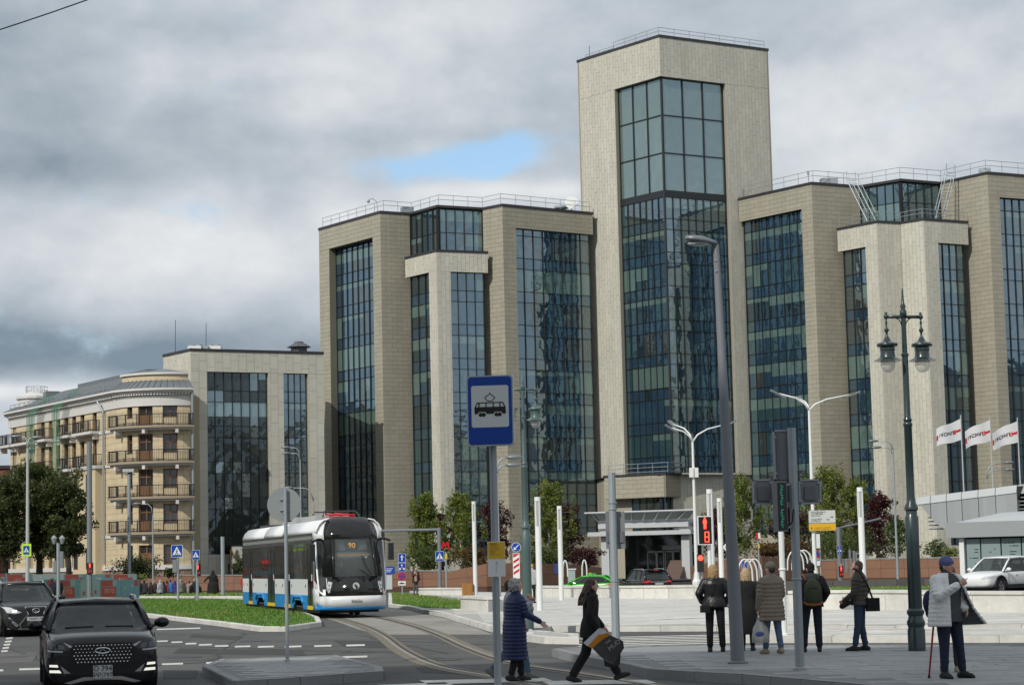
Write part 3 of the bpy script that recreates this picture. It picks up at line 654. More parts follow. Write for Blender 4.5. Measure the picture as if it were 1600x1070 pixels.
mb = MB(); railing(mb, [p1.P(.3, 0, -.4)[:2], p1.P(p1.L, 0, -.4)[:2], p2.P(p2.L, 0, -.4)[:2]], HP + .2, 1.0, 1.6, .03, 2); mb.build('railing', galv, office)
# roof railings, penthouse caps, ladders and roof equipment
def off_line(pts, d): return offset([Vector(p) for p in pts], d)
for pts, z, hh in ((off_line(Lp[:6] + [Lp[6]], .5), HL + .24, 1.1), (off_line(Rp, .5), HR + .24, 1.2), (off_line([Tp[0].lerp(Tp[1], .4), Tp[1], Tp[2]], .6), HT + .24, .9), (off_line([Tp[0].lerp(Tp[1], .05), Tp[0].lerp(Tp[1], .4)], .6), HT + .24, .5), (off_line(Qp, .35), HQ + .2, .95)):
    mb = MB(); railing(mb, pts, z, hh, 1.9, .028, 1); mb.build('railing', galv, office)
for (x0, y0, x1, y1) in ((1330, 282, 1362, 346), (1486, 270, 1468, 344)):    # sloping steel ladders
    a = at(x0, y0, Rp[3].y - .5); b = at(x1, y1, Rp[3].y - 2.2); mb = MB(); sd = Vector((.45, .2, 0))
    for q in (-sd, sd): mb.tube([a + q, b + q], .05, 5); mb.tube([a + q + Vector((0, 0, .9)), b + q + Vector((0, 0, .9))], .03, 5)
    for k in range(15): c = a.lerp(b, k / 14); mb.tube([c - sd, c + sd], .03, 5)
    for k in range(0, 15, 4):
        c = a.lerp(b, k / 14)
        for q in (-sd, sd): mb.tube([c + q, c + q + Vector((0, 0, .9))], .025, 5)
    mb.build('ladder', galv, office)
def roof_thing(px, py, z, back, build, name):
    p = G(px, py, z); mb = MB(); build(mb, p.x, p.y + back, z); return mb.build(name, galv, office)
roof_thing(635, 334, HL, 1.5, lambda m, x, y, z: (m.box((x, y, z + .55), (1.2, .8, .7), .4), m.tube([(x, y, z), (x, y, z + .5)], .15)), 'floodlight')
roof_thing(1546, 272, HR, 2.0, lambda m, x, y, z: (m.box((x, y, z + .6), (1.1, .8, .6), -.3), m.tube([(x, y, z), (x, y, z + .5)], .15)), 'floodlight')
roof_thing(878, 331, HL, 2.5, lambda m, x, y, z: (m.lathe([(.4, 0), (.4, .7), (.75, .75), (.75, .95), (.1, 1.0)], (x, y, z)),), 'roof_vent')
roof_thing(1268, 288, HR, 2.0, lambda m, x, y, z: (m.tube([(x, y, z), (x, y, z + 1.5)], .04), m.box((x, y, z + 1.5), (.2, .2, .35)), m.box((x + 2, y, z + .5), (1.7, 1, .7))), 'roof_vent')
p = G(894, 332, HL); mb = MB(); mb.lathe([(.05, .0), (.45, .10), (.72, .28)], (0, 0, 0), 16, 0, Matrix.Translation((p.x, p.y + 1.6, HL + 1.2)) @ Matrix.Rotation(R(75), 4, 'X')); mb.tube([(p.x, p.y + 1.6, HL), (p.x, p.y + 1.6, HL + 1.1)], .06); mb.build('satellite_dish', white_paint, office)
p = G(590, 334, HL); mb = MB(); mb.tube([(p.x, p.y + .4, HL + .2), (p.x - .1, p.y + .4, HL + 1.3), (p.x - .5, p.y + .2, HL + 1.6), (p.x - .9, p.y, HL + 1.45)], .035, 6); mb.ell((p.x - .92, p.y, HL + 1.3), .17, 8, 6); mb.build('camera_arm', galv, office)
for px, D, w in ((305, 206, 1.3), (320, 206.5, .8), (334, 207, 1.5)):
    p = at(px, 541, D); mb = MB(); mb.box((p.x, p.y, (p.z + HW) / 2), (w, 1.2, p.z - HW)); mb.build('air_unit', galv if w < 1 else white_paint, office)
    if w > 1: mb = MB(); mb.lathe([(.3, 0), (.34, .12), (.28, .16)], (p.x + .35, p.y, p.z)); mb.build('air_unit_fan', galv, office); mb = MB(); mb.lathe([(.3, 0), (.34, .12), (.28, .16)], (p.x - .35, p.y, p.z)); mb.build('air_unit_fan', galv, office)
p = at(467, 545, 210); mb = MB(); mb.lathe([(.8, -1), (.8, .1), (1.25, .15), (.45, .6), (.45, .7)], (p.x, p.y, p.z), 8); mb.build('roof_vent', mat('vent_grey', (.10, .105, .11), .5), office)
for (x, y0, y1, D) in ((274, 500, 560, 214), (322, 505, 548, 214), (921, 72, 92, 236)):
    a = at(x, y1, D); b = at(x, y0, D); mb = MB(); mb.tube([a, b], .03, 5); mb.build('antenna', metal_dark, office)
flush_panels(panel_list, 'stone_panel', 300, office, 'stone_cladding'); flush_panes(300, office)
# entrance canopy of white steel and glass
white_steel = mat('white_steel', (0.50, 0.52, 0.53), 0.4, var=.05)
can_glass = mat('canopy_glass', (0.16, 0.22, 0.20), 0.05, ior=1.8)
ca = thing('entrance_canopy', 'white steel canopy with sloping glass screen over the office entrance', 'canopy', (at(1000, 905, 196).x, 196, 0), world=True)
cf = Facade(at(918, 830, 198).xy, at(1079, 830, 194.5).xy); cz = cf.hit(1000, 832)[1]
mb = MB(); cf.rect(mb, 0, cf.L, cz - .22, cz + .16, -7, 0); mb.build('roof_slab', white_steel, ca)
z2 = cf.hit(1000, 818)[1]
mb = MB(); cf.rect(mb, .8, cf.L - .4, z2 - .35, z2 + .35, -6, -.7); mb.build('upper_beam', white_steel, ca)
for u in (.9, cf.L - 1.3):
    mb = MB(); cf.rect(mb, u, u + .9, cz + .16, z2, -2.2, -1.0); mb.build('bracket', white_steel, ca)
z3 = cf.hit(1000, 799)[1]; n = 9
mb = MB(); mb.hexa([cf.P(.9, z2 + .36, -.6), cf.P(cf.L - .3, z2 + .36, -.6), cf.P(cf.L - .3, z2 + .36, -.63), cf.P(.9, z2 + .36, -.63), cf.P(0, z3, .4), cf.P(cf.L + .6, z3, .4), cf.P(cf.L + .6, z3, .37), cf.P(0, z3, .37)]); mb.build('glass_screen', can_glass, ca)
mb = MB(); mb.tube([cf.P(-.1, z3, .42), cf.P(cf.L + .7, z3, .42)], .09, 6); mb.build('handrail', white_steel, ca)
for k in range(n):
    t = k / (n - 1); mb = MB(); mb.tube([cf.P(.9 + (cf.L - 1.2) * t, z2 + .3, -.5), cf.P((cf.L + .6) * min(t + .05, 1), z3, .46)], .07, 5); mb.build('strut', white_steel, ca)
for px in (942, 1068):
    u = cf.hit(px, 870)[0]; mb = MB(); cf.rect(mb, u - .38, u + .38, 0, cz - .2, -1.6, -.7); mb.build('column', white_steel, ca)
door_g = mat('door_glass', (0.025, 0.03, 0.03), 0.05, ior=1.7); alu = mat('aluminium', (0.35, 0.36, 0.36), 0.4, .6)
dw = MB(); ua, ub_ = cf.hit(965, 870)[0], cf.hit(1066, 870)[0]; cf.rect(dw, ua - 1, ub_ + .3, 0, cz - .2, -5.6, -5.3); dwo = dw.build('entrance_wall', door_g, ca)
for k, (a, b) in enumerate(((985, 1000), (1000, 1012), (1013, 1026), (1026, 1039), (1039, 1052), (1052, 1065))):
    x0, x1 = cf.hit(a, 870)[0], cf.hit(b, 870)[0]; mb = MB(); zt_ = cf.hit(1020, 860)[1]
    for (c0, c1, d0, d1) in ((x0, x0 + .1, .3, zt_), (x1 - .1, x1, .3, zt_), (x0, x1, zt_ - .15, zt_), (x0, x1, .3, .5)): cf.rect(mb, c0, c1, d0, d1, -5.3, -5.18)
    mb.build('door_frame', alu, ca)
mb = MB(); cf.rect(mb, cf.hit(1010, 855)[0], cf.hit(1066, 855)[0], cf.hit(1010, 859)[1], cf.hit(1010, 852)[1], -5.3, -5.0); mb.build('door_header', alu, ca)
steps_m = mat('step_granite', (0.15, 0.10, 0.08), .6, var=.1, piece=.06)
for k in range(8):
    mb = MB(); cf.rect(mb, cf.hit(1040, 890)[0], cf.hit(1066, 890)[0], 0, 1.7 - k * .2, -1.5 + k * .33 - .33, -1.5 + k * .33); mb.build('step', steps_m, ca)
# ---------------------------------------------------------------- the old yellow apartment house
ochre = mat('ochre_stone', (0.60, 0.50, 0.335), 0.8, var=.09, vscale=1.2, piece=.05, dirt=.12); ochre_j = mat('ochre_joint', (0.36, 0.30, 0.20), .9)
plaster = mat('white_plaster', (0.62, 0.61, 0.58), .7, var=.06, dirt=.12); zinc = mat('zinc_roof', (0.20, 0.22, 0.235), .45, .4, var=.12, vscale=2)
wood = mat('window_wood', (0.17, 0.085, 0.035), .5, var=.1); oldglass = mat('old_window_glass', (0.03, 0.036, 0.042), .04, ior=1.8, bump=.3, bscale=1.2); iron = mat('black_iron', (0.018, 0.018, 0.02), .5)
granite_r = mat('red_granite_base', (0.27, 0.185, 0.13), .6, var=.12, piece=.06)
A0 = at(183, 700, 199.6).xy
def heading(a): return Vector((math.cos(R(a)), math.sin(R(a))))
arc = [A0.copy()]; angs = [-57.0]
for i in range(60):
    a = -57 + 86 * (i + .5) / 60; arc.append(arc[-1] + heading(a) * (8.1 / 60)); angs.append(-57 + 86 * (i + 1) / 60)
old = thing('apartment_house', 'old ochre apartment house with rounded corner, wooden windows and iron balconies', 'building', (A0.x, A0.y, 0), world=True)
FL = [15.15, 11.85, 8.6, 5.35, 1.6]; HO = 18.1
def arc_at(px, py=700):
    return min(range(61), key=lambda i: abs(800 + F * 0 - px) if False else abs(_px(arc[i], 8) - px))
def _px(p, z):
    dz = z - HC; f = p.y * math.cos(TH) + dz * math.sin(TH); u = -p.y * math.sin(TH) + dz * math.cos(TH); a2, b2 = p.x / f, u / f
    return 800 + F * (a2 * math.cos(RO) + b2 * math.sin(RO))
old_panels = []
def old_window(fc, u0, u1, z0, z1, door=False):
    mb = MB(); w = u1 - u0
    for (a, b, c, d) in ((u0, u0 + .1, z0, z1), (u1 - .1, u1, z0, z1), (u0, u1, z1 - .1, z1), (u0, u1, z0, z0 + .12), (u0, u1, z1 - .78, z1 - .68)): fc.rect(mb, a, b, c, d, -.32, -.2)
    k = 2 if w > .9 else 1
    for i in range(1, k): fc.rect(mb, u0 + w * i / k - .06, u0 + w * i / k + .06, z0, z1, -.32, -.195)
    if door: fc.rect(mb, u0, u1, z0, z0 + 1.0, -.32, -.21)
    o = mb.build('window', wood, old)
    for i in range(k):
        mb = MB(); fc.rect(mb, u0 + w * i / k + .05, u0 + w * (i + 1) / k - .05, z0 + (1.0 if door else .1), z1 - .05, -.34, -.29); mb.build('pane', oldglass, o)
def railing_iron(parent, pts, z, h=1.05):
    q = resample(pts, 0.16); mb = MB(); n = len(q)
    for i, p in enumerate(q):
        if i % 8 == 0 or i == n - 1: mb.box((p.x, p.y, z + h / 2), (.11, .11, h + .08))
        else: mb.box((p.x, p.y, z + h / 2), (.028, .028, h))
    for zz in (z + .08, z + h): mb.tube([(p.x, p.y, zz) for p in resample(pts, .5)], .035, 4)
    return mb.build('railing', iron, parent)
# rounded corner: facets between the photo's window edges
edges = [183, 192, 199, 207, 217, 239, 256, 277, 288, 301]; idx = [0] + [arc_at(e) for e in edges[1:-1]] + [60]
kinds = ['w', 'w', 'win', 'w', 'door', 'w', 'win', 'w', 'w']
for (i, j), kd in zip(zip(idx, idx[1:]), kinds):
    if j <= i: continue
    fc = Facade(arc[i], arc[j]); hs = []
    if kd != 'w':
        for fl in FL: hs.append((.03, fc.L - .03, fl + (0.02 if kd == 'door' and fl > 2 else .75), fl + 2.55))
    clad(old, fc, 2.0, HO - 1.1, hs, ochre, False, .55, 1.1, .3, ochre_j, old_panels)
    clad(old, fc, 0, 2.0, [], granite_r, False, .9, 1.6, .3, ochre_j, old_panels)
    for h in hs: old_window(fc, h[0], h[1], h[2], h[3], kd == 'door' and h[2] > 2)
def arc_off(d, i0=0, i1=60, st=2): return [arc[i] + Vector((math.sin(R(angs[i])), -math.cos(R(angs[i])))) * d for i in range(i0, i1 + 1, st)]
def band(pts_in, pts_out, z0, z1, name, m, parent=old):
    mb = MB()
    for a, b, c, d in zip(pts_in, pts_in[1:], pts_out[1:], pts_out): mb.hexa([(d.x, d.y, z0), (c.x, c.y, z0), (b.x, b.y, z0), (a.x, a.y, z0), (d.x, d.y, z1), (c.x, c.y, z1), (b.x, b.y, z1), (a.x, a.y, z1)])
    return mb.build(name, m, parent)
# cornice, entablature and stepped roof of the rounded corner
band(arc_off(-.4), arc_off(.12), HO - 1.1, HO + .1, 'frieze', plaster); band(arc_off(-.4), arc_off(.55), HO + .1, HO + .3, 'cornice', plaster); band(arc_off(-.4), arc_off(.8), HO + .3, HO + .5, 'cornice', plaster)
band(arc_off(-.4), arc_off(.1), 4.9, 5.2, 'string_course', plaster); band(arc_off(-.4), arc_off(.1), 1.9, 2.3, 'string_course', plaster)
mb = MB(); k = 0
for i in range(0, 61, 2):
    p = arc_off(.3, i, i)[0]; mb.box((p.x, p.y, HO + .0), (.18, .3, .2), R(angs[i]))
mb.build('dentils', plaster, old)['kind'] = 'stuff'
o1, o2 = arc_off(.75), arc_off(-.35)
mb = MB(); mb.sheet([[(p.x, p.y, HO + .5) for p in o1], [(p.x, p.y, HO + 1.3) for p in o2]])
for i in range(0, len(o1), 2): mb.tube([(o1[i].x, o1[i].y, HO + .53), (o2[i].x, o2[i].y, HO + 1.33)], .05, 4)
mb.build('corner_roof', zinc, old)
band(arc_off(-1.2), arc_off(-.5), HO + 1.0, HO + 1.85, 'attic_wall', ochre); band(arc_off(-1.3), arc_off(-.3), HO + 1.85, HO + 2.05, 'attic_cornice', plaster)
cen = sum(arc, Vector((0, 0))) / 61 + Vector((1.0, 2.6))
mb = MB(); q = arc_off(-.35); mb.add([(p.x, p.y, HO + 2.05) for p in q] + [(cen.x, cen.y, HO + 2.6)], [(i, i + 1, len(q)) for i in range(len(q) - 1)]); mb.build('attic_roof', zinc, old)
# balconies of the rounded corner
for fl in FL[:4]:
    b = band(arc_off(-.1), arc_off(1.0), fl - .22, fl, 'balcony', mat('balcony_slab', (.33, .27, .2), .8)); band(arc_off(-.1), arc_off(.7), fl - .4, fl - .22, 'balcony_moulding', plaster, b)
    pts = [arc[1]] + arc_off(.92, 0, 60, 3) + [arc[59]]; railing_iron(b, pts, fl)
    for i in (8, 30, 50):
        p = arc_off(.5, i, i)[0]; mb = MB(); mb.box((p.x, p.y, fl - .55), (.28, .8, .35), R(angs[i])); mb.build('console', plaster, b)
# long facade running back to the left
ol = Facade(A0 + heading(123) * 28.8, A0)
zt_of = lambda px, py: ol.hit(px, py)
WX = [22.7, 49, 67, 79, 91, 103.5, 115.6, 128.7, 148]
hs = []
for i, x in enumerate(WX):
    u = ol.hit(x, 700)[0]
    for fl in FL: hs.append((u - .52, u + .52, fl + (.1 if i in (1, 3, 6, 8) and fl > 2 else .5), fl + 2.55))
clad(old, ol, 2.0, HO - 1.1, hs, ochre, False, .55, 1.1, .3, ochre_j, old_panels); clad(old, ol, 0, 2.0, [], granite_r, False, .9, 1.6, .3, ochre_j, old_panels)
for h in hs: old_window(ol, *h, h[3] - h[2] > 2.2)
def obox(name, z0, z1, o0, o1, m, u0=None, u1=None, parent=old):
    mb = MB(); ol.rect(mb, -.4 if u0 is None else u0, ol.L if u1 is None else u1, z0, z1, o0, o1); return mb.build(name, m, parent)
obox('frieze', HO - 1.1, HO + .1, -.3, .12, plaster); obox('cornice', HO + .1, HO + .3, -.3, .55, plaster); obox('cornice', HO + .3, HO + .5, -.3, .8, plaster)
for z in (4.9, 11.55, 14.8): obox('string_course', z, z + .25, -.2, .1, plaster)
obox('string_course', 1.9, 2.3, -.2, .1, plaster)
mb = MB()
for k in range(68): ol.rect(mb, k * .42, k * .42 + .2, HO - .12, HO + .1, .1, .45)
mb.build('dentils', plaster, old)['kind'] = 'stuff'
mb = MB(); mb.add([ol.P(-.3, HO + .5, .8), ol.P(ol.L, HO + .5, .8), ol.P(ol.L, HO + 2.4, -3.6), ol.P(1.5, HO + 2.4, -3.6), ol.P(ol.L, HO + 2.4, -11), ol.P(1.5, HO + 2.4, -11), ol.P(-.3, HO + .5, -11)], [(0, 1, 2, 3), (3, 2, 4, 5), (0, 3, 5, 6)])
for k in range(42): u = .7 * k; mb.tube([ol.P(u, HO + .53, .78), ol.P(max(u, 1.5), HO + 2.43, -3.6)], .05, 4)
mb.build('roof', zinc, old)
mb = MB()
for k in range(20): a, b = ol.P(1 + k * 1.35, HO + .5, .5), ol.P(1 + k * 1.35, HO + 1.2, .35); mb.tube([a, b], .03, 4)
mb.tube([ol.P(1, HO + 1.2, .35), ol.P(ol.L - 1, HO + 1.2, .35)], .03, 4); mb.tube([ol.P(1, HO + .85, .42), ol.P(ol.L - 1, HO + .85, .42)], .025, 4); mb.build('roof_rail', galv, old)
obox('ridge_box', HO + 2.2, HO + 2.9, -6.5, -3.9, zinc, 9, ol.L - 2)
mb = MB(); mb.lathe([(1.9, 0), (1.9, 1.2), (2.1, 1.25), (2.1, 1.5), (1.7, 1.6), (.2, 2.3)], ol.P(1.6, HO + .6, -2.2), 14); mb.build('roof_turret', plaster, old)
mb = MB(); q = [ol.P(1.6 + 1.2 * math.cos(a), 0, -2.2 + 1.2 * math.sin(a))[:2] for a in (0, 1.2, 2.4, 3.6, 4.8, 6.2)]; railing(mb, q, HO + 2.3, .9, .8, .025, 1); mb.build('roof_rail', galv, old)
mb = MB(); mb.box(ol.P(5.2, HO + 1.6, -2.5), (1.4, 1.6, 1.6), .4); mb.build('chimney', zinc, old)
def balc(px0, px1, fl, dep=.95):
    u0, u1 = ol.hit(px0, 700)[0], ol.hit(px1, 700)[0]; b = obox('balcony', fl - .25, fl, -.1, dep, plaster, u0, u1)
    obox('console', fl - .75, fl - .25, -.1, dep * .6, plaster, u0 + .2, u0 + .45, b); obox('console', fl - .75, fl - .25, -.1, dep * .6, plaster, u1 - .45, u1 - .2, b)
    railing_iron(b, [Vector(ol.P(u0 + .08, 0, 0)[:2]), Vector(ol.P(u0 + .08, 0, dep - .06)[:2]), Vector(ol.P(u1 - .08, 0, dep - .06)[:2]), Vector(ol.P(u1 - .08, 0, 0)[:2])], fl)
for px0, px1 in ((8, 28), (30, 56), (66, 83), (101, 120), (126, 156)):
    balc(px0, px1, FL[0])
    if px0 > 20: balc(px0, px1 + (5 if px0 == 126 else 0), FL[1])
obox('oriel', 0, FL[1] - .25, 0, .8, ochre, ol.hit(126, 700)[0], ol.hit(161, 700)[0])
for px in (128.7, 148):   # windows of the oriel
    u = ol.hit(px + 2, 760)[0]
    for fl in FL[2:]:
        mb = MB(); ol.rect(mb, u - .5, u + .5, fl + .5, fl + 2.5, .7, .84); o = mb.build('window', wood, old); mb = MB(); ol.rect(mb, u - .4, u + .4, fl + .6, fl + 2.4, .8, .86); mb.build('pane', oldglass, o)
obox('oriel_cornice', FL[1] - .32, FL[1] - .1, 0, .95, plaster, ol.hit(124, 700)[0], ol.hit(163, 700)[0])
mb = MB()
for px, fc_ in ((165, ol),):
    u = fc_.hit(px, 700)[0]; mb.tube([fc_.P(u - .6, HO - .2, .6), fc_.P(u, HO - 1.2, .25), fc_.P(u, 2.5, .22)], .11, 7)
mb.build('drainpipe', galv, old); mb = MB()
p = arc_off(.2, 59, 59)[0]; mb.tube([(p.x + .3, p.y - .2, HO + .3), (p.x + .3, p.y - .2, 1.0)], .11, 7); mb.build('drainpipe', galv, old)
netm = mat('green_net', (0.05, 0.16, 0.10), .9, alpha=.5)
for (xa, xb, xt) in ((59, 74, 76), (99, 113, 118)):
    rows = []; ua, ub = ol.hit(xa, 700)[0], ol.hit(xb, 700)[0]
    for j in range(9):
        z = HO + 1.6 - (HO - 4) * j / 8; sq = .75 if 0 < j < 3 else 1
        rows.append([ol.P(ua + (ub - ua) * (.5 + (k / 8 - .5) * sq) + (1.2 if j == 0 else 0), z, (1.25 if j else -.5) + .12 * math.sin(k * 2.1 + j)) for k in range(9)])
    mb = MB(); mb.sheet(rows); mb.build('safety_net', netm, old)
core = [A0 + heading(123) * 28.6, A0] + arc[::6] + [arc[-1] + Vector((2, 12)), A0 + heading(123) * 28.4 + heading(30) * 12]
ci = [p + (sum(core, Vector((0, 0))) / len(core) - p).normalized() * .7 for p in core]; mb = MB(); mb.prism(ccw(ci), 0, HO); mb.build('core', ochre_j, old)
flush_panels(old_panels, 'stone_block', 120, old, 'stone_blocks')
# far red brick house peeping out at the left edge
brick = mat('far_red_brick', (0.20, 0.07, 0.045), .9, var=.15, vscale=.4)
p = at(-20, 880, 330); rb = thing('brick_house', 'distant dark red brick house behind the apartment house', 'building', (p.x, 330, 0), world=True)
mb = MB(); mb.box((p.x - 8, 335, 9), (22.5, 10, 18)); mb.build('wall', brick, rb); mb = MB(); mb.box((p.x - 8, 335, 18.2), (23, 10.6, .5)); mb.build('roof', roof_dark, rb)
for k in range(6):
    for j in range(4): mb = MB(); mb.box((p.x - 17 + k * 3.6, 329.97, 4 + j * 3.6), (1.7, .1, 2)); mb.build('window', oldglass, rb)
# the block behind the photographer whose shade lies over the near pavement
sb = thing('shading_building', 'tall plain grey building behind the near pavement that shades it', 'building', (-40, -14, 0), world=True)
SBH = 44.0; mb = MB(); mb.box((-31, -14, SBH / 2), (42, 14, SBH)); mb.build('wall', mat('rear_render', (.30, .28, .25), .8, var=.1, vscale=.2), sb)
mb = MB(); mb.box((-31, -14, SBH + .2), (43, 15, .4)); mb.build('roof', roof_dark, sb)
for j in range(10):
    mb = MB(); mb.box((-31, -6.98, 4 + j * 4), (40, .1, 1.9)); mb.build('window_band', oldglass, sb)

# unseen blocks added outside the frame for the glass and tram windows to mirror
for lab, c, sz, wm in (('long ochre block added left of the square outside the frame for reflections', (-118, 230, 12), (46, 210, 24), mat('left_render', (.36, .29, .2), .8, var=.1, vscale=.3)), ('pale block added right of the square outside the frame for reflections', (150, 110, 14), (46, 110, 28), mat('right_render', (.40, .36, .30), .8, var=.1, vscale=.3))):
    nb = thing('reflection_building', lab, 'building', (c[0], c[1], 0)); mb = MB(); mb.box((0, 0, c[2]), sz); mb.build('wall', wm, nb); mb = MB(); mb.box((0, 0, c[2] * 2 + .3), (sz[0] + 1, sz[1] + 1, .6)); mb.build('roof', zinc, nb)
    sx = sz[0] / 2 * (1 if c[0] < 0 else -1)
    for j in range(int(sz[2] / 3.6)):
        mb = MB()
        for i in range(int(sz[1] / 4)): mb.box((sx, -sz[1] / 2 + 2.5 + i * 4, 3 + j * 3.6), (.12, 1.7, 2.0)); mb.box((-sz[0] / 2 + 2 + i * 4, -sz[1] / 2, 3 + j * 3.6), (1.7, .12, 2.0)) if i * 4 < sz[0] - 3 else None
        mb.build('windows', oldglass, nb)['kind'] = 'stuff'

ew = Facade(A0 + heading(123) * 28.8 + heading(33) * 11, A0 + heading(123) * 28.8); mb = MB(); ew.rect(mb, 0, ew.L, 0, HO + .1, -.3, 0); mb.build('wall', ochre, old); mb = MB(); ew.rect(mb, 0, ew.L + .5, HO + .1, HO + .5, -.3, .6); mb.build('cornice', plaster, old)
# ---------------------------------------------------------------- low walls, planters, benches
brown = mat('brown_granite', (0.235, 0.125, 0.08), .55, var=.15, vscale=2, piece=.07); brown_j = mat('brown_joint', (.10, .055, .04), .9)
darkst = mat('dark_granite', (0.085, 0.08, 0.078), .6, var=.25, vscale=2.5, piece=.2)
def wall_run(name, label, cat, pts, h0, h1, m, pw, ph, thick=.6, cap=None, part='stone_panel', group=None, jm=None):
    """A free standing wall along plan points with tops h0..h1, clad in slabs."""
    pts = [Vector(p) for p in pts]; root = thing(name, label, cat, (pts[0].x, pts[0].y, 0), world=True, group=group); n = len(pts) - 1
    hs = [h0 + (h1 - h0) * i / n for i in range(n + 1)] if not isinstance(h0, list) else h0
    for i, (a, b) in enumerate(zip(pts, pts[1:])):
        f = Facade(a, b); mb = MB(); ha, hb = hs[i], hs[i + 1]
        mb.hexa([f.P(0, -.7, -.03), f.P(f.L, -.7, -.03), f.P(f.L, -.7, -thick), f.P(0, -.7, -thick), f.P(0, ha - .02, -.03), f.P(f.L, hb - .02, -.03), f.P(f.L, hb - .02, -thick), f.P(0, ha - .02, -thick)]); mb.build('wall_core', jm or brown_j, root)
        k = max(1, round(f.L / pw))
        for c in range(k):
            u0, u1 = f.L * c / k + .012, f.L * (c + 1) / k - .012; ta, tb = ha + (hb - ha) * c / k, ha + (hb - ha) * (c + 1) / k; r = max(1, round(max(ta, tb) / ph))
            for j in range(r):
                mb = MB(); q = lambda u, t, o: f.P(u, t, o)
                mb.hexa([q(u0, ta * j / r + .01, 0), q(u1, tb * j / r + .01, 0), q(u1, tb * j / r + .01, -.03), q(u0, ta * j / r + .01, -.03), q(u0, ta * (j + 1) / r - .01, 0), q(u1, tb * (j + 1) / r - .01, 0), q(u1, tb * (j + 1) / r - .01, -.03), q(u0, ta * (j + 1) / r - .01, -.03)])
                mb.build(part, m, root)
            if cap:
                mb = MB(); mb.hexa([q(u0, ta, .05), q(u1, tb, .05), q(u1, tb, -thick - .05), q(u0, ta, -thick - .05), q(u0, ta + .09, .05), q(u1, tb + .09, .05), q(u1, tb + .09, -thick - .05), q(u0, ta + .09, -thick - .05)]); mb.build('cap_stone', cap, root)
    return root
def atd(px, D): return at(px, 880, D).xy
def hz(px, py, D): return at(px, py, D).z
wall_run('planter_wall', 'reddish brown granite planter wall behind the tram, left of the yellow timetable', 'planter wall', [atd(590, 178), atd(660, 178), atd(728, 176)], [hz(590, 892, 178), hz(660, 892, 178), hz(728, 893, 176)], 0, brown, 2.2, .8, cap=granite_g)
wall_run('planter_wall', 'curved brown granite planter wall left of the entrance canopy behind the green taxi', 'planter wall', [atd(700, 172), atd(760, 168), atd(830, 170), atd(905, 176), atd(940, 184)], [hz(700, 893, 172), hz(760, 880, 168), hz(830, 879, 170), hz(905, 882, 176), hz(940, 886, 184)], 0, brown, 2.2, .8)
wall_run('planter_wall', 'curved brown granite planter wall right of the entrance canopy', 'planter wall', [atd(1078, 182), atd(1130, 166), atd(1190, 160), atd(1245, 166), atd(1262, 174)], [hz(1078, 884, 182), hz(1130, 874, 166), hz(1190, 869, 160), hz(1245, 872, 166), hz(1262, 880, 174)], 0, brown, 2.2, .8)
wall_run('planter_wall', 'long straight brown granite planter wall under the trees at the right', 'planter wall', [atd(1240, 172), atd(1340, 168), atd(1450, 164), atd(1510, 162)], [hz(1240, 877, 172), hz(1340, 874, 168), hz(1450, 872, 164), hz(1510, 871, 162)], 0, brown, 2.4, .9, cap=granite_g)
wall_run('garden_wall', 'brown granite garden wall before the old apartment house', 'garden wall', [atd(150, 186), atd(300, 184), atd(398, 183)], [hz(150, 899, 186), hz(300, 899, 184), hz(398, 899, 183)], 0, brown, 2.2, .8, cap=granite_g)
wall_run('stone_wall', 'low dark grey stone wall behind the man with the backpack', 'low wall', [atd(1215, 106), atd(1300, 104), atd(1400, 101), atd(1530, 97)], [hz(1215, 907, 106), hz(1300, 906, 104), hz(1400, 904, 101), hz(1530, 902, 97)], 0, darkst, 1.6, .45, jm=brown_j)
pw = [('white granite parapet behind the two blonde women', (968, 1085, 1205), (935, 934.5, 934), 918), ('white granite parapet behind the man in the brown jacket and the lamp post', (1232, 1330, 1440), (953, 952, 954), 927),
      ('white granite parapet in front of the white car', (1440, 1520, 1602, 1680), (955, 956, 957, 958), 928), ('low white granite parapet below the green taxi', (812, 890, 968), (932, 933, 934), 917.5), ('white granite bench block at the end of the right lawn', (720, 762), (952, 955.5), 934), ('far white granite parapet left of the wooden bin', (655, 690, 722), (929, 929, 929), 920.5)]
for lab, xs, ys, top in pw:
    P = [G(x, y, .15) for x, y in zip(xs, ys)]; h = hz(xs[0], top, P[0].y)
    r_ = wall_run('parapet', lab, 'parapet', P, h, h, granite, 1.7, .6, .55, cap=granite, jm=granite_g, group='white granite parapets round the plaza')
for x0, x1, y0, y1, D in ((1302, 1372, 932, 952, None), (1586, 1640, 932, 956, None), (845, 895, 918, 931, None), (895, 972, 919, 933, None)):     # grey inset blocks
    a, b = G(x0, y1, .15), G(x1, y1, .15); f = Facade(a, b); h = hz(x0, y0, a.y); mb = MB(); f.rect(mb, 0, f.L, .1, h, -.3, .09); o = mb.build('bench_block', granite_g)
    tag(o, {1302: 'grey granite block set into the white parapet beside the brown jacket man', 1586: 'grey granite block in the parapet at the right edge below the white car', 845: 'grey granite block in the low parapet left of the walking woman', 895: 'grey granite block in the low parapet behind the walking woman'}[x0], 'stone block')
gl = ccw([G(1238, 926, .2), G(1500, 922, .2), G(1500, 916.5, .2), G(1238, 921.5, .2)]); mb = MB(); mb.prism(gl, -.5, .34); o = mb.build('raised_lawn', lawn_m); o['kind'] = 'structure'; blades(gl, 60, .07, 'raised_grass', grass_mats, 9, .025, z=.33)
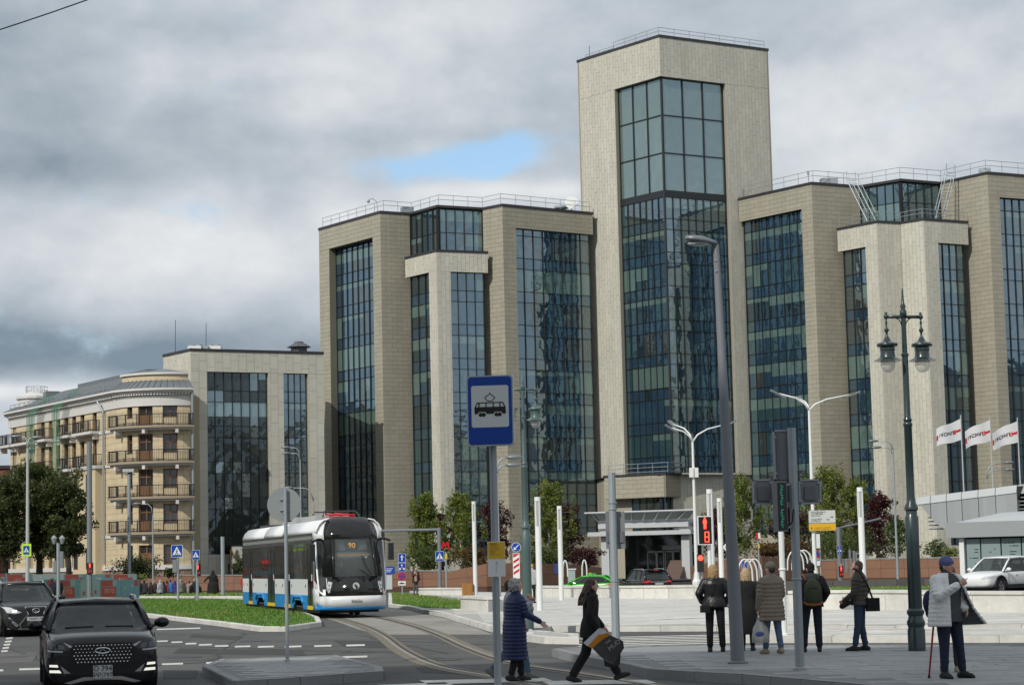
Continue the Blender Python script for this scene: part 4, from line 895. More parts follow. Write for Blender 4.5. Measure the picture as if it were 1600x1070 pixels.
# ---------------------------------------------------------------- trees and shrubs
bark_b = mat('birch_bark', (0.42, 0.40, 0.36), .8, var=.3, vscale=3); bark_d = mat('dark_bark', (0.05, 0.04, 0.03), .9, var=.3, vscale=3)
def leaf(name, c, t=.35):
    m = mat(name, c, .55, var=.35, vscale=.7, piece=.3); b = m.node_tree.nodes['Principled BSDF']; b.inputs['Subsurface Weight'].default_value = 0
    nt = m.node_tree; tr = nt.nodes.new('ShaderNodeBsdfTranslucent'); mx = nt.nodes.new('ShaderNodeMixShader'); mx.inputs[0].default_value = .38
    tr.inputs[0].default_value = (c[0] * 1.5, c[1] * 1.4, c[2], 1); out = [n for n in nt.nodes if n.type == 'OUTPUT_MATERIAL'][0]
    nt.links.new(b.outputs[0], mx.inputs[1]); nt.links.new(tr.outputs[0], mx.inputs[2]); nt.links.new(mx.outputs[0], out.inputs[0]); return m
LV = {'birch': [leaf('birch_leaf', (0.115, 0.165, 0.034)), leaf('birch_leaf_yellow', (0.20, 0.225, 0.045))], 'purple': [leaf('purple_leaf', (0.045, 0.016, 0.020)), leaf('purple_leaf_red', (0.095, 0.024, 0.026))],
      'dark': [leaf('lime_leaf', (0.048, 0.068, 0.020)), leaf('lime_leaf_pale', (0.085, 0.10, 0.032))], 'green': [leaf('green_leaf', (0.065, 0.10, 0.028)), leaf('green_leaf_pale', (0.105, 0.14, 0.038))], 'rust': [leaf('rust_leaf', (0.16, 0.065, 0.03)), leaf('rust_leaf_green', (0.09, 0.085, 0.03))]}
def tree(name, label, base, H, W, kind, seed, z0=0.0, n=5200, ls=.2, trunk=.16, clear=.06, shape='ovoid', stems=1, group=None):
    r = random.Random(seed); root = thing(name, label, 'tree' if 'tree' in name or 'birch' in name or 'maple' in name else 'shrub', (base.x, base.y, z0), group=group)
    mb = MB(); tips = []
    for s_ in range(stems):
        lean = Vector((r.uniform(-.1, .1), r.uniform(-.1, .1), 1)) * 1; b0 = Vector((r.uniform(-.3, .3) * (stems > 1), r.uniform(-.3, .3) * (stems > 1), 0)); pts = [b0]; N_ = 7
        for i in range(1, N_ + 1): pts.append(b0 + Vector((lean.x * H * i / N_ * .6 + r.uniform(-.04, .04) * H * .3, lean.y * H * i / N_ * .6 + r.uniform(-.04, .04) * H * .3, H * .93 * i / N_)))
        mb.tube(pts, [trunk * (1 - .88 * i / N_) for i in range(N_ + 1)], 7); tips.append((pts, s_))
    brs = []
    for pts, _ in tips:
        k = max(8, int(26 / stems))
        for i in range(k):
            t = clear + (1 - clear) * (i + r.random()) / k * .97; p = pts[0].lerp(pts[-1], 0); fi = t * (len(pts) - 1); a = int(fi); p = pts[a].lerp(pts[min(a + 1, len(pts) - 1)], fi - a)
            tt = (t - clear) / (1 - clear)
            prof = {'ovoid': (math.sin(math.pi * min(1, tt * .74 + .24)) ** .85), 'cone': (1.04 - tt) ** .75 * min(1, tt * 5 + .5), 'round': math.sqrt(max(0.05, 1 - (2 * tt - .95) ** 2))}[shape]
            L = W / 2 * prof * r.uniform(.72, 1.12); an = i * 2.4 + r.uniform(-.5, .5); up = {'ovoid': 1.0, 'cone': .9, 'round': .35}[shape] * r.uniform(.5, 1.3)
            q = [p, p + Vector((math.cos(an) * L * .5, math.sin(an) * L * .5, L * .5 * up)), p + Vector((math.cos(an + .15) * L, math.sin(an + .15) * L, L * up * (.55 if kind == 'birch' else .8)))]
            mb.tube(q, [trunk * .3 * (1 - t * .6), trunk * .2 * (1 - t * .6), .012], 4); brs.append((q, L))
    mb.build('trunk', bark_b if kind == 'birch' else bark_d, root, smooth=True)
    cl = []
    for q, L in brs:
        for _ in range(r.randint(4, 6)):
            t = r.uniform(.12, 1.08); p = q[0].lerp(q[1], t * 2) if t < .5 else q[1].lerp(q[2], t * 2 - 1)
            cl.append((p + Vector((r.gauss(0, .08), r.gauss(0, .08), r.gauss(0, .06))) * W, r.uniform(.08, .16) * W * (1.0 if kind != 'birch' else .85), 0 if r.random() < .62 else 1))
    mb = MB(); per = max(6, int(n * 1.15) // len(cl))
    for c, rad, tone in cl:
        for _ in range(per):
            d = Vector((r.gauss(0, 1), r.gauss(0, 1), r.gauss(0, 1))).normalized() * rad * (r.random() ** .45)
            if kind == 'birch': d.z *= 1.5; d.x *= .8; d.y *= .8; d.z -= rad * .3
            p = c + d
            if p.z < .15: continue
            nrm = Vector((r.gauss(0, 1), r.gauss(0, 1), r.gauss(0, 1) + .8)).normalized(); a = nrm.orthogonal().normalized(); b = nrm.cross(a); w = r.uniform(0, 6.28); a, b = a * math.cos(w) + b * math.sin(w), b * math.cos(w) - a * math.sin(w); s_ = ls * r.uniform(.6, 1.3)
            mb.add([p - a * s_ * .5, p + b * s_ * .33, p + a * s_ * .55, p - b * s_ * .33], [(0, 1, 2, 3)], tone if r.random() < .8 else 1 - tone)
    mb.build('crown', LV[kind], root)
    return root
def plant(name, label, px, ytop, ybase, wpx, D, kind, seed, zb=None, **k):
    b = at(px, ybase, D); zb = b.z if zb is None else zb; H = at(px, ytop, D).z - zb; return tree(name, label, b, H, wpx / F * D, kind, seed, zb, **k)
gt = 'trees in the planters before the office building'
plant('birch_tree', 'tall green birch directly right of the tram', 663, 764, 893, 74, 186, 'birch', 11, shape='cone', n=7000, group=gt)
plant('birch_tree', 'yellow green birch behind the white light column left of the tram stop sign post', 722, 768, 890, 80, 182, 'birch', 12, shape='ovoid', n=7000, group=gt)
plant('purple_maple', 'narrow purple maple between the two birches right of the tram', 692, 796, 892, 34, 190, 'purple', 13, n=2600, group=gt)
plant('purple_maple', 'purple maple behind the tram stop sign post', 778, 782, 888, 62, 182, 'purple', 14, n=4200, group=gt)
plant('birch_tree', 'green birch behind the small ornate lantern post', 855, 752, 884, 84, 180, 'birch', 15, shape='ovoid', n=7000, group=gt)
plant('purple_maple', 'broad dark red maple left of the entrance canopy', 882, 780, 886, 74, 184, 'purple', 16, shape='round', n=5200, group=gt)
plant('purple_maple', 'dark purple maple right of the entrance canopy behind the countdown signal', 1125, 796, 880, 66, 184, 'purple', 17, n=4500, group=gt)
plant('birch_tree', 'slender birch just right of the big grey lamp post', 1166, 738, 878, 72, 178, 'birch', 18, shape='ovoid', n=7000, group=gt)
plant('birch_tree', 'tall birch behind the street name sign', 1300, 722, 884, 96, 182, 'birch', 19, shape='cone', n=8000, group=gt)
plant('birch_tree', 'birch with pale top between the street name sign and white light column', 1262, 740, 884, 60, 186, 'birch', 20, shape='cone', n=5000, group=gt)
plant('birch_tree', 'birch with yellowish top behind the right white light column', 1347, 742, 882, 62, 182, 'birch', 21, shape='ovoid', n=5500, group=gt)
plant('purple_maple', 'dark purple maple right of the tall white light column', 1372, 768, 880, 62, 180, 'purple', 22, n=5000, group=gt)
plant('purple_maple', 'dark purple maple behind the hanging signal cabinets', 1232, 790, 884, 60, 184, 'purple', 23, n=4500, group=gt)
plant('leafy_tree', 'sparse young green tree left of the dark ornate lamp post', 1402, 812, 876, 44, 176, 'green', 24, n=1700, group=gt)
gs = 'shrubs in the planters'
for lab, px, yt, yb, w, D, kd, n in (('rust tinted shrub behind the wooden bin', 742, 858, 893, 60, 176, 'rust', 2600), ('low green shrubs under the birch right of the tram', 672, 860, 892, 70, 179, 'green', 2600), ('dark purple shrub left of the canopy column', 918, 858, 886, 44, 178, 'purple', 2200), ('green shrub behind the red and white post', 850, 862, 884, 60, 174, 'green', 2200),
    ('pinkish shrub on the curved planter right of the canopy', 1202, 852, 872, 46, 163, 'rust', 2000), ('rust coloured shrub behind the grey signal post', 1240, 846, 878, 54, 170, 'rust', 2200), ('wide dark green shrub under the birch at the street name sign', 1320, 846, 878, 110, 172, 'green', 4200), ('loose shrub right of the dark ornate lamp post', 1466, 846, 873, 42, 168, 'green', 1000), ('small yellowish shrub beside the metro pavilion', 1488, 856, 873, 26, 166, 'birch', 700),
    ('round dark green bush beside the street corner of the old house', 215, 880, 906, 86, 180, 'dark', 3400), ('little green bush by the pedestrian crossing sign', 267, 888, 903, 18, 180, 'green', 500), ('low yellow green bush beside the construction fence', 206, 901, 908, 34, 172, 'birch', 900), ('dark green bush under the museum letters', 385, 872, 900, 40, 184, 'dark', 1500)):
    plant('shrub', lab, px, yt, yb, w, D, kd, int(px), n=n, ls=.17, trunk=.05, clear=.05, shape='round', stems=3, group=gs)
gd = 'dark trees at the left edge'
plant('lime_tree', 'large dark green lime tree with the widest crown at the left edge', 62, 726, 902, 120, 172, 'dark', 41, shape='round', n=17000, ls=.24, trunk=.3, clear=.24, group=gd)
plant('lime_tree', 'dark lime tree cut off by the left edge of the photo', 8, 744, 902, 90, 168, 'dark', 42, shape='round', n=12000, ls=.24, trunk=.26, clear=.24, group=gd)
plant('lime_tree', 'smaller dark lime tree behind the dark grey signal post', 108, 752, 902, 80, 170, 'dark', 43, shape='round', n=11000, ls=.24, trunk=.24, clear=.26, group=gd)
plant('lime_tree', 'thin dark young lime tree between the crowns at the left', 89, 800, 902, 40, 166, 'dark', 44, shape='round', n=3000, ls=.22, trunk=.14, clear=.3, group=gd)
# ---------------------------------------------------------------- metro pavilion on the right
alp = mat('aluminium_cladding', (0.36, 0.38, 0.385), .42, .25, var=.05, vscale=.6, piece=.05); alp_l = mat('pale_cladding', (0.50, 0.52, 0.53), .4, .15, var=.04); louv = mat('louvre_metal', (.22, .23, .235), .45, .5); glassp = mat('sage_glass_panel', (0.24, 0.31, 0.31), .12, var=.03); inkm = mat('panel_ink', (.03, .04, .045), .5)
PD = 122; p = at(1500, 905, PD); mp = thing('metro_pavilion', 'pale grey metal pavilion with curved wing roof and inscribed glass panels', 'pavilion', (p.x, PD, 0), world=True)
pf = Facade(at(1430, 880, PD + 3.0).xy, at(1700, 880, PD - 4.0).xy); q = lambda px, py: pf.hit(px, py)
# curved wing: outline pieces split into cladding panels
top = [q(1432, 777), q(1600, 756), q(1700, 744)]
def ztop(u): (a, za), (b, zb_) = top[0], top[1]; return za + (zb_ - za) * (u - a) / (b - a)
bot = [q(1432, 779), q(1447, 800), q(1462, 817), q(1480, 829), q(1500, 835), q(1700, 835)]
def zbot(u):
    for (a, za), (b, zb_) in zip(bot, bot[1:]):
        if a <= u <= b: return za + (zb_ - za) * (u - a) / (b - a)
    return bot[-1][1]
us = [q(x, 790)[0] for x in (1432, 1454, 1479, 1503, 1529, 1556, 1590)]
for i, (a, b) in enumerate(zip(us, us[1:])):
    mb = MB(); n = 4
    for k in range(n):
        u0, u1 = a + (b - a) * k / n + (.02 if k == 0 else 0), a + (b - a) * (k + 1) / n - (.02 if k == n - 1 else 0)
        t0, t1 = ztop(u0) - .45, ztop(u1) - .45; b0, b1 = min(zbot(u0), t0 - .01), min(zbot(u1), t1 - .01)
        mb.hexa([pf.P(u0, b0, 0), pf.P(u1, b1, 0), pf.P(u1, b1, -.4), pf.P(u0, b0, -.4), pf.P(u0, t0, 0), pf.P(u1, t1, 0), pf.P(u1, t1, -.4), pf.P(u0, t0, -.4)])
    mb.build('wing_panel', alp, mp)
    mb = MB(); t0, t1 = ztop(a), ztop(b); mb.hexa([pf.P(a + .02, t0 - .43, .05), pf.P(b - .02, t1 - .43, .05), pf.P(b - .02, t1 - .43, -6), pf.P(a + .02, t0 - .43, -6), pf.P(a + .02, t0, -.05), pf.P(b - .02, t1, -.05), pf.P(b - .02, t1, -6), pf.P(a + .02, t0, -6)]); mb.build('roof_panel', alp_l, mp)
ua, ub = q(1590, 770)[0], q(1690, 770)[0]
mb = MB(); mb.hexa([pf.P(ua, ztop(ua) - .5, -.1), pf.P(ub, ztop(ub) - .5, -.1), pf.P(ub, ztop(ub) - .5, -6), pf.P(ua, ztop(ua) - .5, -6), pf.P(ua, ztop(ua), -.05), pf.P(ub, ztop(ub), -.05), pf.P(ub, ztop(ub), -6), pf.P(ua, ztop(ua), -6)]); mb.build('roof_panel', alp_l, mp)
(ud, zd1), (ue, ze1) = q(1590, 762), q(1567, 797)
mb = MB(); mb.hexa([pf.P(ue, ze1 - .4, -.05), pf.P(ue + .35, ze1 - .4, -.05), pf.P(ue + .35, ze1 - .4, -.5), pf.P(ue, ze1 - .4, -.5), pf.P(ud, zd1 + .1, -.05), pf.P(ud + .35, zd1 + .1, -.05), pf.P(ud + .35, zd1 + .1, -.5), pf.P(ud, zd1 + .1, -.5)]); mb.build('wing_edge', metal_dark, mp)
for k in range(7):
    z = q(1600, 764 + k * 6)[1]; u0 = ue + (ud - ue) * max(0, min(1, (z - ze1) / (zd1 - ze1))); mb = MB(); mb.hexa([pf.P(u0 + .2, z - .05, -.2), pf.P(ub, z - .05, -.2), pf.P(ub, z - .05, -.8), pf.P(u0 + .2, z - .05, -.8), pf.P(u0 + .2, z + .02, -.2), pf.P(ub, z + .02, -.2), pf.P(ub, z + .06, -.8), pf.P(u0 + .2, z + .06, -.8)]); mb.build('louvre', louv, mp)
mb = MB(); pf.rect(mb, ue - .5, ub, q(1600, 806)[1], q(1600, 762)[1], -1.4, -1.2); mb.build('louvre_back', metal_dark, mp)
for k in range(7):
    z = q(1440, 790 + k * 6)[1]; u1 = bot[0][0]
    for (u, zz) in bot:
        if zz > z: u1 = u
    mb = MB(); pf.rect(mb, q(1437, 810)[0], max(u1 + 1.2, q(1455, 810)[0]), z - .05, z + .03, -1.6, -1.0); mb.build('louvre', louv, mp)
# hall: pale sloping roof and box fascia
fa = Facade(at(1480, 880, PD - 4.5).xy, at(1700, 880, PD - 9.5).xy); Q = lambda px, py: fa.hit(px, py)
z0, z1 = Q(1480, 840)[1], Q(1490, 816)[1]; mb = MB(); fa.rect(mb, 0, fa.L, z0, z1, -7, 0); mb.build('fascia', alp, mp)
r0 = Q(1511, 801); mb = MB(); mb.add([fa.P(.6, z1, 0), fa.P(fa.L, z1, 0), fa.P(fa.L, r0[1] + .25, -3), fa.P(r0[0] + .6, r0[1], -3)], [(0, 1, 2, 3)]); mb.add([fa.P(.6, z1, 0), fa.P(r0[0] + .6, r0[1], -3), fa.P(.6, z1, -6)], [(0, 1, 2)]); mb.build('hall_roof', alp_l, mp)
zb0 = Q(1500, 903)[1]; ub0 = Q(1497, 860)[0]
mb = MB(); fa.rect(mb, ub0 - .1, ub0 + .18, 0, z0, -1.5, -.35); mb.build('corner_frame', white_paint, mp)
pe = [Q(x, 860)[0] for x in (1503, 1526, 1558, 1590, 1622, 1654)]
for a, b in zip(pe, pe[1:]):
    mb = MB(); fa.rect(mb, a + .04, b - .04, zb0 - .2, z0 - .1, -.7, -.5); g_ = mb.build('glass_panel', glassp, mp); rr = random.Random(int(a * 100)); mb = MB()
    for j in range(17):      # rows of small lettering blocks printed on the glass
        z = z0 - .35 - j * .155; u = a + .2 + rr.choice((0, .3, .6))
        if rr.random() < .22: continue
        while u < b - .35 and rr.random() < .86: w = rr.choice((.08, .12, .3, .4)); w = min(w, b - .15 - u); fa.rect(mb, u, u + w, z - .03, z + .025, -.5, -.494); u += w + .07
    if mb.v: mb.build('lettering', inkm, g_)['kind'] = 'stuff'
mb = MB(); fa.rect(mb, pe[0], pe[-1], -.1, zb0 - .2, -.8, -.4); mb.build('plinth', darkst, mp)
mb = MB(); fa.rect(mb, ub0, fa.L, 0, z0, -6, -.75); mb.build('core', metal_dark, mp)
# ---------------------------------------------------------------- street furniture
CAM_AZ = -math.pi / 2
def zat(px, py, D): return at(px, py, D).z
def base_of(px, py=None, D=None, z=0.15):
    if D is None: g = G(px, py, z); return Vector((g.x, g.y, z))
    p = at(px, 880, D); gz = ground_z(p.x, D); return Vector((p.x, D, z if gz > -.1 else gz))
class PoleKit:      # a pole standing at its base point; heights come from the height marks read off the photo
    def __init__(s, name, label, cat, px, py=None, D=None, z=0.15, group=None):
        s.b = base_of(px, py, D, z); s.D = s.b.y; s.root = thing(name, label, cat, s.b, world=True, group=group); s.px = px
    def h(s, py): return zat(s.px, py, s.D)
    def x(s, px, py): return at(px, py, s.D).x
    def pole(s, ytop, r0, r1=None, m=galv, name='pole', n=10, flange=True):
        mb = MB(); mb.tube([s.b, (s.b.x, s.b.y, s.h(ytop))], [r0, r1 or r0], n)
        if flange: mb.lathe([(r0 * 1.5, 0), (r0 * 1.5, .03), (r0, .05)], s.b, 10)
        s.top = Vector((s.b.x, s.b.y, s.h(ytop))); return mb.build(name, m, s.root, smooth=False)
    def box(s, name, px0, py0, px1, py1, m, dy=0.0, dep=.05, bev=True, rz=0.0):
        a, b = at(px0, py0, s.D + dy), at(px1, py1, s.D + dy); mb = MB(); mb.box(((a.x + b.x) / 2, s.D + dy, (a.z + b.z) / 2), (abs(b.x - a.x), dep, abs(a.z - b.z)), rz); return mb.build(name, m, s.root)
    def pane(s, px0, py0, px1, py1, dy): a, b = at(px0, py0, s.D + dy), at(px1, py1, s.D + dy); return (a.x + b.x) / 2, (a.z + b.z) / 2, abs(b.x - a.x), abs(a.z - b.z)
def plate(parent, c, w, h, m, dep=.02, name='plate', rim=None, rz=0.0, corner=.06):
    """Rounded sign plate facing the camera side; returns front y."""
    pts = []; r = corner * min(w, h)
    for cx, cz, a0 in ((w / 2 - r, -h / 2 + r, -90), (w / 2 - r, h / 2 - r, 0), (-w / 2 + r, h / 2 - r, 90), (-w / 2 + r, -h / 2 + r, 180)):
        for k in range(4): a = R(a0 + 30 * k); pts.append((cx + r * math.cos(a), cz + r * math.sin(a)))
    def mk(sc, y0, y1, mm, nm):
        mb = MB(); n = len(pts); cs, sn = math.cos(rz), math.sin(rz)
        def P(p, y): X = p[0] * sc[0]; return (c[0] + X * cs - y * sn, c[1] + X * sn + y * cs, c[2] + p[1] * sc[1])
        vs = [P(p, y0) for p in pts] + [P(p, y1) for p in pts]; mb.add(vs, [tuple(range(n)), tuple(range(n, 2 * n))[::-1]] + [(i, n + i, n + (i + 1) % n, (i + 1) % n) for i in range(n)]); return mb.build(nm, mm, parent)
    if rim:
        mk((1, 1), 0, dep, rim, name + '_rim'); return mk(((w - .06 * min(w, h)) / w, (h - .06 * min(w, h)) / h), -.003, .001, m, name)
    return mk((1, 1), 0, dep, m, name)
def shape(parent, name, polys, m, c, s, y=-.006, dep=.004, rz=0.0, mirror=False):
    """Flat print: polygons in unit coordinates about c."""
    mb = MB(); cs, sn = math.cos(rz), math.sin(rz)
    for poly in polys:
        n = len(poly); f = -1 if mirror else 1
        def P(p, yy): X = p[0] * s * f; return (c[0] + X * cs - yy * sn, c[1] + X * sn + yy * cs, c[2] + p[1] * s)
        mb.add([P(p, y) for p in poly] + [P(p, y + dep) for p in poly], [tuple(range(n)), tuple(range(n, 2 * n))[::-1]] + [(i, n + i, n + (i + 1) % n, (i + 1) % n) for i in range(n)])
    return mb.build(name, m, parent)
def disc(cx, cy, r, n=14): return [(cx + r * math.cos(2 * math.pi * k / n), cy + r * math.sin(2 * math.pi * k / n)) for k in range(n)]
def bar(a, b, w):
    d = Vector((b[0] - a[0], b[1] - a[1])); nn = Vector((-d.y, d.x)).normalized() * w / 2; return [(a[0] + nn.x, a[1] + nn.y), (b[0] + nn.x, b[1] + nn.y), (b[0] - nn.x, b[1] - nn.y), (a[0] - nn.x, a[1] - nn.y)]
ink = mat('black_ink', (0.012, 0.012, 0.014), .5)
back_al = mat('sign_back', (0.30, 0.33, 0.33), .45, .3, var=.06)
cab = mat('signal_cabinet', (0.20, 0.21, 0.225), .55, var=.06); cab_d = mat('signal_cabinet_dark', (0.14, 0.148, 0.16), .55)
red_led = mat('red_led', (0.3, 0.01, 0.01), .5, emit=(1.0, 0.06, 0.03), estr=3.2); green_led = mat('green_led', (0.01, .2, .12), .5, emit=(0.05, 0.75, 0.5), estr=.35)
# --- tram stop sign on its post
k = PoleKit('tram_stop_sign', 'large blue tram stop sign with black tram pictogram on a steel post', 'road sign', 774, D=32.0, z=0.0)
k.pole(640, .058, m=galv); c = at(766, 642, 31.9); wv, hv = 73 / F * 32, 110 / F * 32
grey_white = mat('sign_white', (0.64, 0.68, 0.68), .35)
plate(k.root, (c.x, 31.8, c.z), wv, hv, blue_m, .12, 'sign_plate', rim=mat('sign_rim', (0.42, 0.46, 0.46), .4, .3), rz=R(-7), corner=.07)
cs = Vector((c.x, 31.8, c.z)); rzz = R(-7)
def sgn(name, polys, m, y, s=wv): return shape(k.root, name, polys, m, (cs.x, cs.y, cs.z), s, y, .003, rzz)
sgn('sign_panel', [[(-.40 + .03, -.355), (.40 - .03, -.355), (.40, -.325), (.40, .505), (.37, .535), (-.37, .535), (-.40, .505), (-.40, -.325)]], grey_white, -.0065)
o = .08
tram_p = [[(-.33, .16 - o), (-.28, .26 - o), (-.25, .26 - o), (-.25, .235 - o), (-.268, .235 - o), (-.305, .16 - o)], [(.33, .16 - o), (.305, .16 - o), (.268, .235 - o), (.25, .235 - o), (.25, .26 - o), (.28, .26 - o)], [(-.26, .26 - o), (.26, .26 - o), (.26, .24 - o), (-.26, .24 - o)],
          [(-.335, .16 - o), (.335, .16 - o), (.335, .01 - o), (.27, .01 - o), (.24, .055 - o), (.10, .055 - o), (.07, .01 - o), (-.07, .01 - o), (-.10, .055 - o), (-.24, .055 - o), (-.27, .01 - o), (-.335, .01 - o)]] + \
         [[(x - .012, .15 - o), (x + .012, .15 - o), (x + .012, .25 - o), (x - .012, .25 - o)] for x in (-.235, -.085, .07, .215)] + [disc(x, -.005 - o, .042) for x in (-.205, -.135, .135, .205)] + \
         [bar((0, .285 - o), (-.05 + .16, .36 - o), .016), bar((-.05, .285 - o), (.05, .285 - o), .016), bar((-.05, .285 - o), (-.11, .36 - o), .016), bar((.05, .285 - o), (.11, .36 - o), .016), bar((-.11, .36 - o), (0, .44 - o), .016), bar((.11, .36 - o), (0, .44 - o), .016), bar((0, .44 - o), (0, .47 - o), .016)]
sgn('tram_pictogram', tram_p[:-7] + tram_p[-6:], ink, -.0105)
k2 = k; bc = at(776, 873, 31.85); bw, bh = 27 / F * 32, 54 / F * 32
tt = thing('timetable_board', 'yellow and white timetable board fixed to the tram stop post', 'timetable', (bc.x, 31.85, bc.z), world=True)
plate(tt, (bc.x, 31.82, bc.z), bw, bh, white_m, .03, 'board', rz=R(8), corner=.02)
shape(tt, 'yellow_header', [[(-.48, 0.02), (.48, 0.02), (.48, .97), (-.48, .97)]], yellow_m, (bc.x, 31.82, bc.z), bw, -.004, .003, R(8))
brown_ink = mat('brown_ink', (.28, .15, .01), .6); rr = random.Random(3)
shape(tt, 'route_lines', [bar((-.38, .88 - i * .09), (-.38 + rr.uniform(.3, .75), .88 - i * .09), .022 if i else .06) for i in range(8)], brown_ink, (bc.x, 31.82, bc.z), bw, -.008, .003, R(8))
shape(tt, 'map_lines', [bar((0 + .04 * math.sin(i), -.1 - i * .1), (.04 * math.sin(i + 1), -.2 - i * .1), .015) for i in range(7)] + [disc(-.02, -.25, .06, 8)[:5]], mat('map_grey', (.35, .36, .37), .6), (bc.x, 31.82, bc.z), bw, -.006, .003, R(8))
# --- round sign seen from behind
k = PoleKit('round_sign', 'round traffic sign seen from its grey back on the small traffic island', 'road sign', 449, 1033); k.pole(764, .034, m=galv)
c = at(443.5, 788, k.D); rad = 26.5 / F * k.D
mb = MB(); mb.lathe([(rad, 0), (rad, .02)], (0, 0, 0), 40, 0, Matrix.Translation((c.x, k.D + .07, c.z)) @ Matrix.Rotation(R(90), 4, 'X')); mb.build('sign_plate', back_al, k.root)
mb = MB(); mb.box((c.x, k.D + .035, c.z), (.05, .03, rad * 1.1)); mb.box((c.x, k.D + .03, c.z + .1), (.16, .05, .03)); mb.box((c.x, k.D + .03, c.z - .1), (.16, .05, .03)); mb.build('bracket', galv, k.root)
# --- big grey lamp post
k = PoleKit('lamp_post', 'tall thick dark grey lamp post with flat lamp head, standing among the waiting people', 'lamp post', 1153, 1036); tp = at(1119.5, 397, k.D); mb = MB(); mb.tube([k.b, tp], [.118, .055], 16); mb.lathe([(.17, 0), (.17, .03), (.118, .05)], k.b, 14); smooth_by_angle(mb.build('pole', grey_paint, k.root)); k.top = tp
t = k.top; mb = MB(); mb.tube([t, t + Vector((0, 0, .14)), t + Vector((-.06, -.02, .16))], .05, 8); mb.build('bracket', grey_paint, k.root)
mb = MB(); d = Vector((-1, -.3, .16)).normalized(); s_ = Vector((.29, -.95, 0)); rings = []
for i, (u, w, hh) in enumerate(((0, .06, .05), (.1, .10, .07), (.25, .15, .09), (.42, .15, .08), (.52, .10, .06), (.56, .03, .03))):
    cc = t + Vector((0, 0, .17)) + d * u; rings.append([cc + s_ * w * math.cos(a) + Vector((0, 0, hh * (math.sin(a) if math.sin(a) > 0 else .55 * math.sin(a)))) for a in [2 * math.pi * j / 12 for j in range(12)]])
mb.loft(rings); mb.build('lamp_head', mat('lamp_grey', (.20, .22, .23), .4, .3), k.root, smooth=True)
mb = MB(); cc = t + Vector((0, 0, .125)) + d * .32; mb.ell(cc, (.19, .10, .045), 12, 6); mb.build('lamp_lens', mat('lens', (.5, .5, .47), .2), k.root, smooth=True)
for zz in (-.12, -.3): mb = MB(); mb.ell(t + Vector((-.02, -.06, zz)), .018, 6, 4); mb.build('bolt', galv, k.root)
# --- signal cabinets on the right post
k = PoleKit('signal_post', 'grey signal post with square cabinets seen from behind and a green matrix display', 'traffic signal', 1250, 1046); k.pole(668, .072, .068, galv)
mb = MB(); mb.lathe([(.085, 0), (.085, .02), (.072, .03)], (k.b.x, k.b.y, k.h(905)), 10); mb.build('collar', galv, k.root)
def cabinet(px0, py0, px1, py1, dy=.13, dep=.16, inner=True):
    o = k.box('cabinet', px0, py0, px1, py1, cab, dy + .05, dep); cx, cz, w, h = k.pane(px0, py0, px1, py1, dy); mb = MB(); y = k.D + dy + .05 - dep / 2
    for (a, b, ww, hh) in ((0, h / 2 - .012, w, .024), (0, -h / 2 + .012, w, .024), (-w / 2 + .012, 0, .024, h), (w / 2 - .012, 0, .024, h)): mb.box((cx + a, y - .008, cz + b), (ww, .016, hh))
    mb.build('cabinet_rim', galv, k.root).parent = o
    if inner: mb = MB(); mb.box((cx, y - .02, cz - h * .06), (w * .5, .04, h * .55)); e = mb.build('cabinet_door', cab_d, k.root); e.parent = o
    else:
        mb = MB(); mb.box((cx - w * .30, y - .01, cz), (w * .1, .02, h * .95)); e = mb.build('cabinet_rib', cab_d, k.root); e.parent = o
    for sx in (-.38, .38):
        for sz in (-.36, .36): mb = MB(); mb.box((cx + w * sx, y - .01, cz + h * sz), (.03, .02, .03)); e = mb.build('screw', galv, k.root); e.parent = o
cabinet(1207, 672, 1243, 750, inner=False); cabinet(1175, 749, 1208, 788); cabinet(1210, 749, 1243, 786); cabinet(1247, 749, 1283, 787)
fd = thing('matrix_display', 'narrow green lit matrix display hanging from the grey signal post', 'display', (at(1219, 830, k.D).x, k.D, k.h(830)), world=True)
a, b = at(1209, 752, k.D - .12), at(1229, 830, k.D - .12); w = (b.x - a.x) / math.cos(R(35)); mb = MB(); mb.box(((a.x + b.x) / 2, k.D - .12, (a.z + b.z) / 2), (w, .10, a.z - b.z), R(35)); mb.build('housing', cab, fd)
M = Matrix.Translation(((a.x + b.x) / 2, k.D - .12, (a.z + b.z) / 2)) @ Matrix.Rotation(R(35), 4, 'Z')
mb = MB(); mb.box((0, -.052, 0), (w * .88, .006, (a.z - b.z) * .95), M=M); mb.build('screen', mat('screen_black', (.014, .012, .012), .3), fd)
mb = MB(); hh = a.z - b.z
for j in range(44):
    z = hh * (.43 - j * .0195)
    if 21 < j < 25: continue
    for i in range(1 + (j * 7) % 3): mb.box((w * (-.12 + .09 * i + .05 * math.sin(j * .6)), -.057, z), (w * .05, .004, hh * .010), M=M)
mb.build('lit_dots', green_led, fd)['kind'] = 'stuff'
mb = MB(); mb.tube([(k.b.x, k.b.y, k.h(823)), (k.b.x - .22, k.b.y - .1, k.h(823))], .02, 6); mb.tube([(k.b.x, k.b.y, k.h(757)), (k.b.x - .22, k.b.y - .1, k.h(757))], .02, 6); mb.build('bracket', galv, fd)
mb = MB(); mb.tube([(k.b.x - .02, k.b.y - .08, k.h(795)), (k.b.x - .05, k.b.y - .1, k.h(815)), (k.b.x - .17, k.b.y - .1, k.h(826))], .012, 5); mb.build('cable', black_plastic, k.root)
